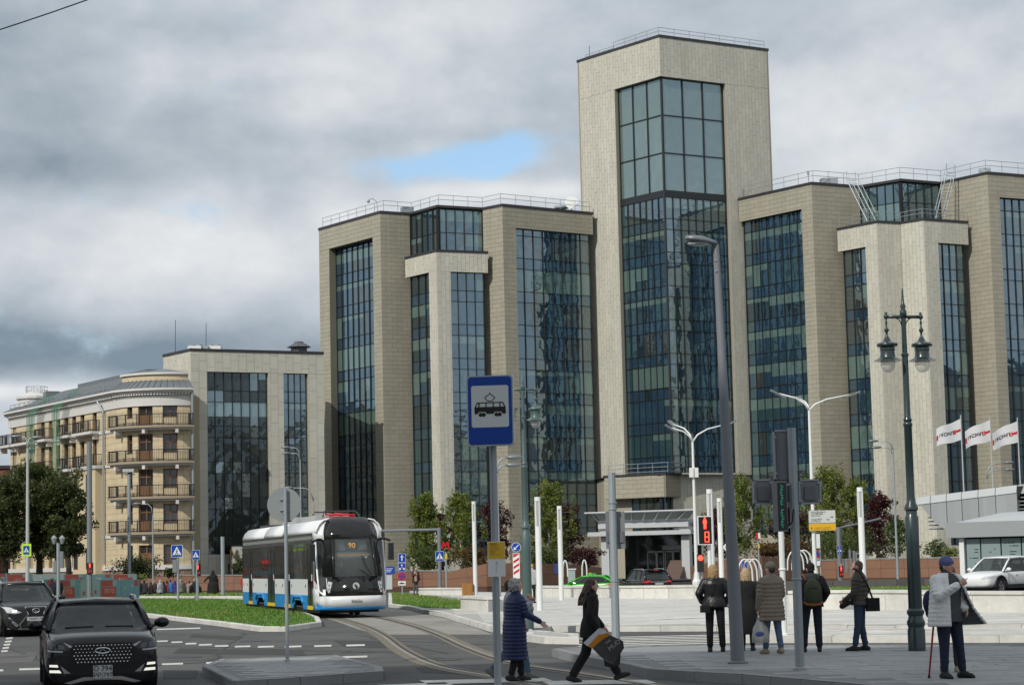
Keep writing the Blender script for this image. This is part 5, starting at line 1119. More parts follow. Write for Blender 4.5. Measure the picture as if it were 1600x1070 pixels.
# --- signal backs on the grey post left of centre
k = PoleKit('signal_post', 'thin grey post with two signal backs behind the woman carrying the bag', 'traffic signal', 963, 1013); k.pole(738, .085, .075, galv)
for x0, x1 in ((946, 955), (961, 977)):
    o = k.box('signal_back', x0, 799, x1, 857, cab, .16, .16); cx, cz, w, h = k.pane(x0, 799, x1, 857, .1)
    mb = MB(); mb.box((cx, k.D + .07, cz - h * .18), (w * .7, .03, h * .3)); e = mb.build('signal_door', cab_d, k.root); e.parent = o
for py in (786, 796, 908): mb = MB(); mb.lathe([(.095, 0), (.095, .03)], (k.b.x, k.b.y, k.h(py)), 8); mb.build('clamp', galv, k.root)
# --- ornate lanterns
def ornate(px, py, label, paint_m, arm_rot, glass_m):
    k = PoleKit('ornate_lamp_post', label, 'lamp post', px, py); H = 9.55; b = k.b
    prof = [(.30, 0), (.30, .55), (.27, .62), (.31, .70), (.31, .78), (.27, .84), (.245, .92), (.30, 1.0), (.30, 1.06), (.24, 1.12), (.225, 2.9), (.24, 3.55), (.20, 3.6), (.19, 3.72), (.24, 3.76), (.235, 3.84), (.16, 3.95), (.15, 4.05), (.14, 4.1), (.135, 6.0), (.16, 6.03), (.16, 6.08), (.125, 6.12), (.15, 6.18), (.115, 6.25), (.105, 7.9), (.13, 7.92), (.13, 7.97), (.09, 8.0), (.085, 9.0)]
    sc = (k.h({1433: 462, 825: 585}.get(px, 500)) - b.z) / H
    mb = MB(); mb.lathe([(r * .53, z * sc) for r, z in prof], b, 18); o = mb.build('post', paint_m, k.root); smooth_by_angle(o, 35)
    mb = MB(); mb.lathe([(.05, 8.95 * sc), (.065, 9.05 * sc), (.065, 9.12 * sc), (.04, 9.2 * sc), (.055, 9.27 * sc), (.03, 9.35 * sc), (.012, 9.75 * sc)], b, 12); mb.build('finial', paint_m, k.root, smooth=True)
    ca, sa = math.cos(arm_rot), math.sin(arm_rot); az = b.z + 8.98 * sc; L = .34; Q = .68
    mb = MB(); mb.tube([(b.x - ca * L, b.y - sa * L, az), (b.x + ca * L, b.y + sa * L, az)], .032, 8)
    for s_ in (-1, 1):
        mb.ell((b.x + s_ * ca * L, b.y + s_ * sa * L, az), .048, 8, 6); mb.tube([(b.x + s_ * ca * (.04 + .16 * (1 - math.cos(t))), b.y + s_ * sa * (.04 + .16 * (1 - math.cos(t))), az - .24 * sc + .22 * sc * math.sin(t)) for t in (0, .4, .8, 1.2, 1.57)], .011, 6)
    mb.build('crossarm', paint_m, k.root, smooth=True)
    for s_ in (-1, 1):
        c = Vector((b.x + s_ * ca * L, b.y + s_ * sa * L, az)); mb = MB()
        mb.lathe([(.025, .13), (.035, .1), (.02, -.1), (.035, -.16), (.02, -.22), (.035, -.3), (.07, -.36), (.03, -.42), (.03, -.5), (.07, -.58), (.12, -.66), (.27, -.72), (.285, -.76), (.265, -.80), (.20, -.83), (.205, -.90), (.19, -.92), (.20, -1.05), (.22, -1.10), (.34, -1.16), (.37, -1.185), (.22, -1.19)][::-1], (0, 0, 0), 20, 0, Matrix.Translation(c) @ Matrix.Scale(Q, 4)); o = mb.build('lantern', paint_m, k.root); smooth_by_angle(o, 35)
        mb = MB(); mb.lathe([(.01, -1.50), (.08, -1.485), (.15, -1.44), (.195, -1.34), (.205, -1.19)], (0, 0, 0), 18, 0, Matrix.Translation(c) @ Matrix.Scale(Q, 4)); e = mb.build('lantern_glass', glass_m, k.root, smooth=True); e.parent = o
    return k
lg = mat('lantern_clear_glass', (.75, .76, .74), .05, alpha=.38, spec=.8)
ornate(1433, 1016, 'dark green ornate lamp post with two hanging lanterns beside the woman in the white jacket', mat('lamp_green_dark', (0.018, 0.036, 0.038), .32, coat=.5), R(14), lg)
ornate(825, 982, 'grey green ornate lamp post with two lanterns partly hidden by the tram stop sign', mat('lamp_green_pale', (0.075, 0.125, 0.12), .4, coat=.3), R(14), lg)
# --- white light columns
lens_m = mat('column_lens', (.42, .43, .42), .2, spec=.6)
for px, D, yt, lab in ((742, 112, 783, 'white light column right of the birches behind the wooden bin'), (842, 76.7, 776, 'white light column just right of the small ornate lamp post'), (876, 95, 790, 'white light column left of the green taxi'), (1127, 92, 778, 'white light column just left of the big grey lamp post'), (1348, 75, 761, 'thick white light column behind the man in the brown jacket'), (1112, 74, 764, 'white light column carrying nothing, behind the countdown signal')):
    k = PoleKit('light_column', lab, 'light column', px, D=D, group='white light columns on the plaza'); r = 5.0 / F * 76.7 * .95; zt_ = k.h(yt); b = k.b
    mb = MB(); mb.lathe([(r, 0), (r, zt_ - b.z - 1.05)], b, 14); smooth_by_angle(mb.build('column', white_paint, k.root))
    mb = MB(); mb.lathe([(r * .72, zt_ - b.z - 1.05), (r * .72, zt_ - b.z - .15)], b, 12); smooth_by_angle(mb.build('lens', lens_m, k.root))
    mb = MB()
    for j in range(5): a = 2 * math.pi * j / 5 + .3; mb.box((b.x + r * .9 * math.cos(a), b.y + r * .9 * math.sin(a), zt_ - .6), (.03, .03, .9))
    mb.build('lens_bars', white_paint, k.root)['kind'] = 'stuff'
    mb = MB(); mb.lathe([(r, zt_ - b.z - .15), (r, zt_ - b.z)], b, 14); mb.build('cap', white_paint, k.root)
# --- white street lights with three arms
for px, D, ys, arms, lab in ((1088, 112, 690, ((1040, 664), (1046, 658), (1150, 657)), 'white three armed street light above the countdown signal'), (1273, 100, 641, ((1205, 610), (1247, 621), (1343, 612)), 'white three armed street light carrying the street name sign')):
    k = PoleKit('street_light', lab, 'street light', px, D=D, z=0, group='white three armed street lights'); k.pole(ys, .11, .06, white_paint); st_ = k.top
    mb = MB(); mb.lathe([(.24, 0), (.24, .8), (.17, .95), (.12, 1.3)], k.b, 12); mb.build('base', white_paint, k.root)
    for i, (ax, ay) in enumerate(arms):
        e = at(ax, ay, D + (1.5 if i == 1 else -.2)); d = e - st_; mb = MB(); m1 = st_ + Vector((d.x * .12, d.y * .12, d.z * .35)); m2 = st_ + Vector((d.x * .35, d.y * .35, d.z * .62))
        mb.tube([st_, m1, m2, e - d * .12], [.055, .045, .04, .035], 7); mb.build('arm', white_paint, k.root, smooth=True)
        mb = MB(); q = d.to_track_quat('Y', 'Z').to_matrix().to_4x4(); mb.box((0, -.35, 0), (.24, .75, .09), M=Matrix.Translation(e) @ q); mb.build('lamp_head', mat('lamp_grey', (.2, .22, .23), .4), k.root)
    if px == 1088:
        mb = MB(); mb.box((k.b.x - .12, D - .1, k.h(738)), (.22, .2, .5)); mb.box((k.b.x + .14, D - .1, k.h(738)), (.2, .2, .5)); mb.build('antenna_box', white_paint, k.root)
    else:
        nm = thing('street_name_sign', 'white and yellow direction sign with street names on the three armed street light', 'street sign', (k.b.x, D, k.h(830)), world=True)
        y = D - .2; a, b = at(1263, 797, y), at(1306.5, 828.5, y); cx, w = (a.x + b.x) / 2, b.x - a.x; z1, z2, zs_ = a.z, b.z, at(1285, 817, y).z
        plate(nm, (cx, y, (z1 + zs_) / 2), w, z1 - zs_ - .01, mat('name_white', (.58, .60, .57), .4), .05, 'name_plate', rim=back_al, corner=.08); plate(nm, (cx, y, (zs_ + z2) / 2), w, zs_ - z2 - .01, mat('name_yellow', (.70, .40, .02), .4), .05, 'distance_plate', rim=back_al, corner=.08)
        T0 = Matrix.Translation(-Vector((k.b.x, D, k.h(830))))
        for s_, sz, xx, fz in (('АКАДЕМИКА', .105, -.33, .84), ('САХАРОВА', .105, -.33, .70), ('проспект', .10, -.33, .57), ('САДОВОЕ', .105, -.33, .30), ('КОЛЬЦО', .105, -.33, .15), ('0,8', .12, .12, .26)):
            text('lettering', s_, sz, ink, nm, T0 @ facing((cx + w * xx * 1.25, y - .008, zs_ + (z1 - zs_) * fz), CAM_AZ), 'LEFT', .001)
        shape(nm, 'arrow', [bar((.30, .12), (.37, .12), .022), [(.36, .15), (.42, .12), (.36, .09)]], ink, (cx, y, (z1 + z2) / 2), w, -.008)
        shape(nm, 'arrow', [bar((-.40, -.33), (-.40, -.27), .02), [(-.43, -.28), (-.37, -.28), (-.40, -.23)]], ink, (cx, y, (z1 + z2) / 2), w, -.008)
        shape(nm, 'small_print', [bar((-.30 + i * .045, -.265 - r * .055), (-.275 + i * .045, -.265 - r * .055), .022) for i in range(14) for r in (0, 1) if (i * 5 + r * 3) % 7], ink, (cx, y, (z1 + z2) / 2), w, -.008)['kind'] = 'stuff'
# --- pedestrian signal with countdown
def figure(parent, m, c, s, y, rz=0.0): return shape(parent, 'red_figure', [disc(0, .42, .075, 10), [(-.12, .33), (.12, .33), (.17, .02), (.11, .02), (.10, .2), (.10, -.42), (.02, -.42), (.0, -.05), (-.02, -.42), (-.10, -.42), (-.10, .2), (-.11, .02), (-.17, .02)]], m, c, s, y, .006, rz)
k = PoleKit('pedestrian_signal', 'pedestrian signal with red standing figure and red countdown digit in a white frame', 'traffic signal', 1109, D=58); k.pole(850, .055, m=white_paint)
o = k.box('housing', 1089, 806, 1113.5, 850.5, white_paint, -.12, .18); cx, cz, w, h = k.pane(1089, 806, 1113.5, 850.5, -.12); y = k.D - .12 - .09
mb = MB(); mb.box((cx, y - .004, cz), (w * .86, .01, h * .93)); mb.build('screen', mat('screen_black', (.014, .012, .012), .3), k.root)
figure(k.root, red_led, (cx + .0, y, cz + h * .23), h * .44, -.016)
shape(k.root, 'red_digit', [bar((-.02, .42), (.30, .42), .09), bar((-.02, .0), (.30, .0), .09), bar((-.02, -.42), (.30, -.42), .09), bar((-.02, .45), (-.02, -.02), .09), bar((.30, .45), (.30, -.45), .09), bar((-.02, .0), (-.02, -.45), .07)], red_led, (cx, y, cz - h * .23), h * .40, -.016)
# small signals near it
def mini_signal(px, D, y0, y1, x0, x1, lit, label, cat='traffic signal', pole_top=None, pm=galv, r=.05, digits=True, fig=True, z=.15, group='small red traffic signals'):
    k = PoleKit('pedestrian_signal', label, cat, px, D=D, z=z, group=group); k.pole(pole_top or y0, r, m=pm); k.box('housing', x0, y0, x1, y1, black_plastic, -.12, .16); cx, cz, w, h = k.pane(x0, y0, x1, y1, -.12); y = k.D - .21
    if fig: figure(k.root, red_led, (cx, y, cz + h * .24), h * .46, -.004)
    else: shape(k.root, 'red_lamp', [disc(0, .3, .16)], red_led, (cx, y, cz), h, -.004)
    if digits: text('red_digit', '24', h * .38, mat('red_led_dim', (.2, .01, .01), .5, emit=(.9, .05, .03), estr=.7), k.root, Matrix.Translation(-k.b) @ facing((cx, y - .006, cz - h * .25), CAM_AZ), 'CENTER', .002)
    return k
mini_signal(1096, 84, 866, 893, 1089, 1100, 1, 'small three lamp signal with red light below the countdown signal', digits=False, fig=False, r=.04)
mini_signal(140, 122, 879, 896, 136, 145.5, 1, 'pedestrian signal glowing red on the tall dark post at the left', pole_top=690, pm=grey_paint, r=.15, z=0)
k = mini_signal(309, 118, 881, 899, 305.5, 313.5, 1, 'dim red pedestrian signal below the smaller crossing sign', pole_top=860, r=.05, z=0); left_sig = k
mini_signal(1314, 132, 884, 901, 1310.5, 1318, 1, 'red pedestrian signal on the right behind the grey stone wall', pole_top=880, r=.05)
k = PoleKit('signal_post', 'grey post carrying signal backs before the lime trees', 'traffic signal', 91, D=112, z=0); k.pole(848, .09, m=galv); k.box('signal_back', 84, 876, 89, 894, cab, .1, .3); k.box('signal_back', 93, 861, 99, 887, cab, .1, .3)
mb = MB()
# --- blue crossing signs
def crossing(px, D, x0, y0, x1, y1, label, ytop=None, pm=galv, rz=0, border=None, r=.045, ybase=None, z=.15):
    k = PoleKit('crossing_sign', label, 'road sign', px, D=D, z=z, group='pedestrian crossing signs'); k.pole(ytop or y1 - 3, r, m=pm); cx, cz, w, h = k.pane(x0, y0, x1, y1, -.1); y = k.D - .12
    if border: plate(k.root, (cx, y + .01, cz), w * 1.42, h * 1.38, border, .02, 'border')
    plate(k.root, (cx, y, cz), w, h, blue_m, .03, 'sign_plate', rim=white_m)
    shape(k.root, 'white_triangle', [[(-.40, -.34), (.40, -.34), (0, .40)]], white_m, (cx, y, cz), w, -.006)
    shape(k.root, 'walker', [disc(.02, .13, .045, 8), bar((.0, .09), (-.02, -.1), .07), bar((-.02, -.08), (-.13, -.28), .05), bar((-.02, -.08), (.09, -.28), .05), bar((0, .05), (.10, -.06), .035), bar((0, .05), (-.10, -.03), .035), bar((-.3, -.30), (.3, -.30), .03)], ink, (cx, y, cz), w, -.010)
    return k
k = crossing(278, 120, 267.5, 851, 285.5, 870, 'larger blue crossing sign on the post before the crowd', r=.07, z=0); k.box('signal_back', 270, 874, 277, 894, cab, .05, .3)
crossing(307, 117.6, 300, 859, 312, 874, 'smaller blue crossing sign above the dim red signal', r=.04, z=0)
crossing(41, 128, 36, 852, 46.5, 866, 'blue crossing sign with bright yellow green border at the far left', border=mat('fluo', (.50, .78, .02), .5), r=.05, z=0)
k = crossing(687, 140, 680, 861, 694, 876, 'blue crossing sign on the post with the long horizontal arm right of the tram', ytop=824, r=.13, pm=grey_paint, z=0)
mb = MB(); a = at(598, 829, 140.5); mb.tube([(k.b.x, k.b.y, k.h(827)), a], .09, 7); mb.build('long_arm', grey_paint, k.root)
k = crossing(1312, 138, 1307.5, 852, 1316, 866, 'narrow blue crossing sign on the arm post at the right', ytop=823, r=.14, pm=grey_paint, z=0)
mb = MB(); mb.tube([(k.b.x, k.b.y, k.h(825)), at(1376, 810, 142)], .07, 7); mb.build('long_arm', grey_paint, k.root)
for px, y0, y1 in ((1321, 872, 893), (1328, 858, 900), (1334, 860, 878), (1337, 862, 882)): k.box('signal_back', px - 2, y0, px + 2.2, y1, cab, .3, .3)
# --- sign cluster right of the tram
k = PoleKit('sign_post', 'post with one way arrow, bicycle lane and no stopping signs right of the tram', 'road sign', 628, D=124); k.pole(866, .045)
cx, cz, w, h = k.pane(622, 864.5, 634, 878, -.1); plate(k.root, (cx, k.D - .1, cz), w, h, blue_m, .03, 'arrow_plate', rim=white_m); shape(k.root, 'white_arrow', [bar((0, -.36), (0, .15), .14), [(-.22, .08), (.22, .08), (0, .40)]], white_m, (cx, k.D - .1, cz), w, -.006)
cx, cz, w, h = k.pane(622, 879, 634, 892.5, -.1); plate(k.root, (cx, k.D - .1, cz), w, h, blue_m, .03, 'bicycle_plate', rim=white_m); shape(k.root, 'bicycle_mark', [[(0, .42), (.14, .28), (0, .14), (-.14, .28)], bar((-.26, -.2), (0, .0), .05), bar((.26, -.2), (0, .0), .05), bar((-.1, -.02), (.15, -.02), .05)] + [disc(-.26, -.22, .14, 10), disc(.26, -.22, .14, 10)], white_m, (cx, k.D - .1, cz), w, -.006)
cx, cz, w, h = k.pane(621.5, 893, 634.5, 906.5, -.1); shape(k.root, 'no_stopping_disc', [disc(0, 0, .5, 22)], red_m, (cx, k.D - .1, cz), w, 0, .02); shape(k.root, 'blue_field', [disc(0, 0, .39, 22)], blue_m, (cx, k.D - .1, cz), w, -.004); shape(k.root, 'red_cross', [bar((-.27, -.27), (.27, .27), .1), bar((-.27, .27), (.27, -.27), .1)], red_m, (cx, k.D - .1, cz), w, -.008)
cx, cz, w, h = k.pane(622, 907.5, 634, 914, -.1); plate(k.root, (cx, k.D - .1, cz), w, h, white_m, .02, 'tow_plate'); shape(k.root, 'tow_truck_mark', [[(-.4, -.1), (.35, -.1), (.35, .02), (.1, .05), (-.1, .16), (-.2, .02), (-.4, .0)]], ink, (cx, k.D - .1, cz), w, -.005)
k = PoleKit('info_board', 'blue information board beside the tram front', 'sign', 608, D=132); k.pole(886, .05); k.box('board', 602, 885, 617, 896, blue_m, -.1, .06); k.box('cabinet', 604, 898, 613, 920, mat('pale_cabinet', (.5, .54, .54), .4), -.2, .4)
shape(k.root, 'white_lines', [bar((-.4, .14 - i * .16), (.3 - i * .1, .14 - i * .16), .05) for i in range(3)], white_m, ((at(609.5, 890, 132).x), 131.87, at(609, 890, 132).z), .58, -.004)
# --- metro letter
k = PoleKit('metro_sign', 'red letter M metro sign on a slim post right of the tram', 'metro sign', 697, D=146, z=0); k.pole(862, .07)
mb = MB(); cx, cz, w, h = k.pane(689, 846, 703, 857, 0)
for poly in ([(-.5, -.5), (-.28, -.5), (-.2, .1), (0, -.35), (.2, .1), (.28, -.5), (.5, -.5), (.33, .5), (.14, .5), (0, .1), (-.14, .5), (-.33, .5)],):
    n = len(poly); c2 = 0; vs = [(cx + p[0] * w, k.D - .15, cz + p[1] * h) for p in poly] + [(cx + p[0] * w, k.D + .15, cz + p[1] * h) for p in poly]; mb.add(vs, [tuple(range(n)), tuple(range(n, 2 * n))[::-1]] + [(i, n + i, n + (i + 1) % n, (i + 1) % n) for i in range(n)])
mb.build('letter', mat('metro_red', (.5, .01, .015), .35), k.root); k.box('stripe_box', 695, 865, 699, 873, mat('stripe_yellow', (.6, .5, .05), .5), 0, .2)
k = PoleKit('small_red_sign', 'slim post with small red and white plate right of the big lamp post', 'sign', 1186, D=132); k.pole(836, .05); k.box('plate', 1181, 832, 1187, 842, red_m, -.1, .08); k.box('white_plate', 1184.5, 832, 1188, 841, white_m, -.16, .04); k.box('stripe_box', 1184, 850, 1187, 856, mat('stripe_yellow', (.6, .5, .05), .5), -.05, .1)
# --- keep left disc with red and white plate
k = PoleKit('keep_left_sign', 'round blue arrow sign above a red and white striped plate', 'road sign', 806.5, D=72); k.pole(850, .03)
cx, cz, w, h = k.pane(799, 847, 814, 862, -.08); shape(k.root, 'white_ring', [disc(0, 0, .5, 22)], white_m, (cx, k.D - .08, cz), w, 0, .02); shape(k.root, 'blue_disc', [disc(0, 0, .46, 22)], blue_m, (cx, k.D - .08, cz), w, -.004); shape(k.root, 'white_arrow', [bar((.26, .26), (-.12, -.12), .09), [(-.28, -.28), (-.24, .04), (.04, -.24)]], white_m, (cx, k.D - .08, cz), w, -.008)
cx, cz, w, h = k.pane(801, 864, 812.5, 903, -.08); plate(k.root, (cx, k.D - .08, cz), w, h, white_m, .03, 'striped_plate', corner=.03)
for j in range(4): zz = .5 * h / w - .18 - j * .82; shape(k.root, 'red_stripe', [[(-.42, zz - .5), (.42, zz + .02), (.42, zz + .38), (-.42, zz - .14)] if j else [(-.42, zz - .5), (.42, zz + .02), (.42, zz + .1), (-.42, zz + .1)]], red_m, (cx, k.D - .08, cz), w, -.004)
# --- others
k = PoleKit('blue_board', 'plain blue board on posts before the brown planter wall', 'board', 873, D=140); k.pole(885, .05); k.box('board', 866, 880, 880, 895, mat('board_blue', (.02, .06, .20), .5), -.1, .08)
k = PoleKit('sage_cabinet', 'pale sage green cabinet behind the green taxi', 'cabinet', 893, D=150); k.box('cabinet_body', 887, 889, 899, 916, mat('sage_paint', (.36, .44, .41), .5), 0, .5); k.box('cabinet_top', 886, 888, 900, 889.5, white_m, 0, .6)
k = PoleKit('pedestrian_way_sign', 'small blue walking sign behind the blonde woman in the black coat', 'road sign', 1163, D=120); k.pole(890, .04); cx, cz, w, h = k.pane(1159, 876, 1167.5, 889, -.08); plate(k.root, (cx, k.D - .08, cz), w, h, blue_m, .03, 'sign_plate', rim=white_m); shape(k.root, 'walker', [disc(0, .4, .09, 8), bar((0, .3), (0, -.1), .12), bar((0, -.1), (-.12, -.5), .08), bar((0, -.1), (.12, -.5), .08)], white_m, (cx, k.D - .08, cz), w, -.006)
k = PoleKit('priority_sign', 'yellow diamond priority sign half hidden by the big lamp post', 'road sign', 1139, D=100); k.pole(848, .04); cx, cz, w, h = k.pane(1128, 843, 1150, 866, -.08); shape(k.root, 'white_diamond', [[(-.5, 0), (0, -.52), (.5, 0), (0, .52)]], white_m, (cx, k.D - .08, cz), w, 0, .02); shape(k.root, 'yellow_diamond', [[(-.34, 0), (0, -.36), (.34, 0), (0, .36)]], yellow_m, (cx, k.D - .08, cz), w, -.004)
k = PoleKit('sign_post', 'post with no stopping sign seen edge on beside the street light', 'road sign', 1282, D=104); k.pole(835, .04); k.box('white_plate', 1275, 834, 1281.5, 856, white_m, -.1, .03); cx, cz, w, h = k.pane(1273, 857, 1281, 873, -.1); shape(k.root, 'no_stopping_disc', [[(x * .55, z) for x, z in disc(0, 0, .9, 18)]], red_m, (cx, k.D - .1, cz), w, 0, .02); shape(k.root, 'blue_field', [[(x * .4, z * .7) for x, z in disc(0, 0, .9, 18)]], blue_m, (cx, k.D - .1, cz), w, -.004); k.box('tow_plate', 1276, 876, 1281.5, 883, white_m, -.1, .03)
k = PoleKit('white_post', 'white post standing on the median beside the woman in the beige coat', 'post', 1226, 992); k.pole(795, .062, m=white_paint, n=12); mb = MB(); mb.lathe([(.085, 0), (.085, .02), (.062, .04)], (k.b.x, k.b.y, k.h(890)), 12); mb.build('collar', white_paint, k.root)
def double_lamp(px, D, ytop, arms, label, m=galv, r=.1):
    k = PoleKit('street_light', label, 'street light', px, D=D, z=0, group='grey curved street lights'); k.pole(ytop + 12, r, r * .55, m); t = k.top
    for (ax, ay) in arms:
        e = at(ax, ay, D); z0 = min(k.h(ay + 12), t.z); s0 = Vector((t.x, t.y, z0)); mb = MB(); mb.tube([s0, s0 + Vector(((e.x - t.x) * .12, 0, (e.z - z0) * .7)), s0 + Vector(((e.x - t.x) * .35, 0, (e.z - z0) * .95)), e], [.05, .045, .04, .035], 6); mb.build('arm', m, k.root, smooth=True)
        mb = MB(); sg = 1 if e.x > t.x else -1; mb.ell(e + Vector((sg * .2, 0, .02)), (.38, .14, .1), 10, 6); mb.build('lamp_head', mat('lamp_grey', (.2, .22, .23), .4), k.root, smooth=True)
    return k
double_lamp(1402, 150, 690, ((1369, 689), (1374, 699)), 'grey street light with two lamps to the left behind the dark ornate lamp post')
double_lamp(1548, 150, 735, ((1572, 723), (1573, 734)), 'grey street light with two lamps above the metro pavilion', r=.07)
double_lamp(471, 175, 705, ((450, 699), (451, 708)), 'slim street light with two lamps before the museum wing')
double_lamp(491, 160, 770, ((455, 762),), 'low curved street light just above the round sign', r=.07)
double_lamp(239, 168, 792, ((218, 787),), 'curved single street light before the rounded corner of the old house', m=galv, r=.08)
double_lamp(780, 90, 724, ((796, 715), (795, 727)), 'street light with two dark lamps right below the tram stop sign', r=.06)
k = double_lamp(43, 128, 688, ((30, 682), (52, 684)), 'tall pale street light carrying the yellow bordered crossing sign', m=mat('pale_pole', (.45, .46, .46), .5), r=.13)
k = PoleKit('floodlight_mast', 'grey mast with a cluster of floodlights before the old house', 'floodlight mast', 202, D=176, z=0); k.pole(740, .14, m=galv)
for i, dx in enumerate((-.35, -.12, .12, .35)): mb = MB(); mb.box((k.b.x + dx, k.b.y - .2, k.h(735)), (.2, .3, .26)); mb.build('floodlight', mat('pale_cabinet', (.5, .54, .54), .4), k.root)
mb = MB(); mb.box((k.b.x, k.b.y, k.h(741)), (1.0, .1, .1)); mb.build('crossbar', galv, k.root)
k = PoleKit('grey_post', 'plain grey post left of the tram', 'post', 348, D=140, z=0); k.pole(838, .13, m=galv)
k = PoleKit('park_lantern', 'black double lantern on a post among the lime trees', 'lantern', 89, D=150, z=0); k.pole(850, .05, m=iron)
mb = MB(); mb.tube([at(84, 850, 150), at(97, 850, 150)], .03, 5); mb.build('crossarm', iron, k.root)
for px in (84.5, 97): c = at(px, 845, 150); mb = MB(); mb.lathe([(.08, -.2), (.2, .15), (.22, .2), (.05, .4)], c, 8); mb.build('lantern', mat('lantern_grey', (.3, .33, .34), .3), k.root)
# --- flags
fl_m = [mat('flag_white', (.70, .70, .71), .8), mat('flag_red', (.62, .015, .02), .7)]
for i, (px, yt) in enumerate(((1511, 648), (1557, 650), (1600, 652))):
    D = 152; lab = ('white flag with red mark on the left flagpole above the pavilion', 'white flag with red mark on the middle flagpole above the pavilion', 'white flag with red mark on the flagpole at the right edge')[i]
    k = PoleKit('flagpole', lab, 'flag', px, D=D, z=0, group='three corporate flags'); k.pole(yt, .07, .04, mat('pale_pole', (.45, .46, .46), .5)); t = k.top; L, Hh = 1.95, 1.5; r = random.Random(i)
    def fpt(u, v):      # u along the fly to the left, v down
        return Vector((t.x - L * u * (.93 + .03 * i), t.y - .3 * u + .15 * math.sin(u * 7 + i * 1.7 + v) * u, t.z - .25 - Hh * v * (1 - .18 * u) - .75 * u - .10 * math.sin(u * 6 + i) * u))
    rows = [[fpt(u / 14, v / 8) for u in range(15)] for v in range(9)]; mb = MB(); mb.sheet(rows); f_ = mb.build('cloth', fl_m[0], k.root, smooth=True)
    def fl_patch(u0, u1, v0, v1, mm, nm): mb = MB(); mb.sheet([[fpt(u0 + (u1 - u0) * a / 3, v0 + (v1 - v0) * b / 3) + Vector((0, -.02, 0)) for a in range(4)] for b in range(4)]); mb.build(nm, mm, f_)
    fl_patch(.03, .20, .47, .58, fl_m[1], 'red_bar'); fl_patch(.21, .33, .42, .62, fl_m[1], 'red_square'); fl_patch(.23, .31, .455, .49, fl_m[0], 'white_bar'); fl_patch(.23, .31, .545, .58, fl_m[0], 'white_bar'); fl_patch(.94, 1.0, .42, .7, fl_m[1], 'red_tip')
    for j, ch in enumerate('ЛУКОЙЛ'):      # lettering reads mirrored, as it shows through from the back
        u = .37 + j * .093; cu = bpy.data.curves.new('t', 'FONT'); cu.body = ch; cu.size = .36; cu.align_x = 'CENTER'; cu.align_y = 'CENTER'; cu.extrude = .001; cu.resolution_u = 2; to = bpy.data.objects.new('t', cu); COL.objects.link(to); me = bpy.data.meshes.new_from_object(to.evaluated_get(bpy.context.evaluated_depsgraph_get())); bpy.data.objects.remove(to)
        for v in me.vertices:
            p = fpt(u + v.co.x / L, .52 - v.co.y / Hh) + Vector((0, -.03 - v.co.z, 0)); v.co = p - k.b
        me.materials.clear(); me.materials.append(ink); e = link('letter', me, k.root); e.parent = f_
# --- bike racks, bins, overhead wire
def rack(px, D, n, label, w=.75, h=.95, sp=9, z=.15, zy=0):
    b = base_of(px, D=D, z=z); root = thing('bike_rack', label, 'bike rack', b, world=True, group='white hoop bike racks')
    for i in range(n):
        x = b.x + i * sp / F * D; mb = MB(); mb.tube([(x - w / 2 * math.cos(t), b.y + i * .25, z + h * (.25 + .75 * math.sin(t)) if 0 < t < 3.14 else z) for t in [math.pi * j / 10 for j in range(11)]], .05, 6); mb.build('hoop', white_paint, root)
rack(1243, 132, 3, 'tangle of white hoops behind the woman in the beige coat', sp=7.5, z=1.0, h=1.2, w=1.0); rack(1164, 118, 3, 'white hoops right of the big lamp post', sp=8, z=.55, h=1.2, w=.8); rack(883, 134, 2, 'two white hoops left of the green taxi', sp=30, z=.9, h=1.0, w=.3)
slat = mat('larch_slat', (.36, .17, .045), .6, var=.25, vscale=5, piece=.15)
for px0, px1, yt, yb, D, lab in ((722, 737.5, 911, 930, 112, 'slatted wooden litter bin by the right lawn'), (1181, 1201, 911, 929.5, 104, 'slatted orange wooden litter bin behind the beige coat woman')):
    b = base_of((px0 + px1) / 2, D=D); root = thing('litter_bin', lab, 'litter bin', b, world=True, group='wooden litter bins'); w = (px1 - px0) / F * D; z0, z1 = zat(px0, yb, D), zat(px0, yt, D); mb = MB(); mb.box((b.x, D, (z0 + z1) / 2), (w * .9, w * .9, z1 - z0 - .04)); mb.build('liner', black_plastic, root)
    for i in range(7):
        for fx_, fy_ in ((1, 0), (0, 1)):
            t = (i + .5) / 7 - .5
            for s_ in ((-1,) if fx_ else (-1, 1)): mb = MB(); c = (b.x + t * w, D - w / 2, (z0 + z1) / 2) if fx_ else (b.x + s_ * w / 2, D + t * w, (z0 + z1) / 2); mb.box(c, (w / 8, .03, z1 - z0) if fx_ else (.03, w / 8, z1 - z0)); mb.build('slat', slat, root)
wa, wb = at(-60, 66, 40), at(230, -34, 40); mb = MB(); mb.tube([wa.lerp(wb, t / 6) + Vector((0, 0, -.03 * math.sin(math.pi * t / 6))) for t in range(7)], .014, 5); o = mb.build('overhead_wire', black_plastic); tag(o, 'dark overhead wire crossing the upper left corner of the sky', 'wire')
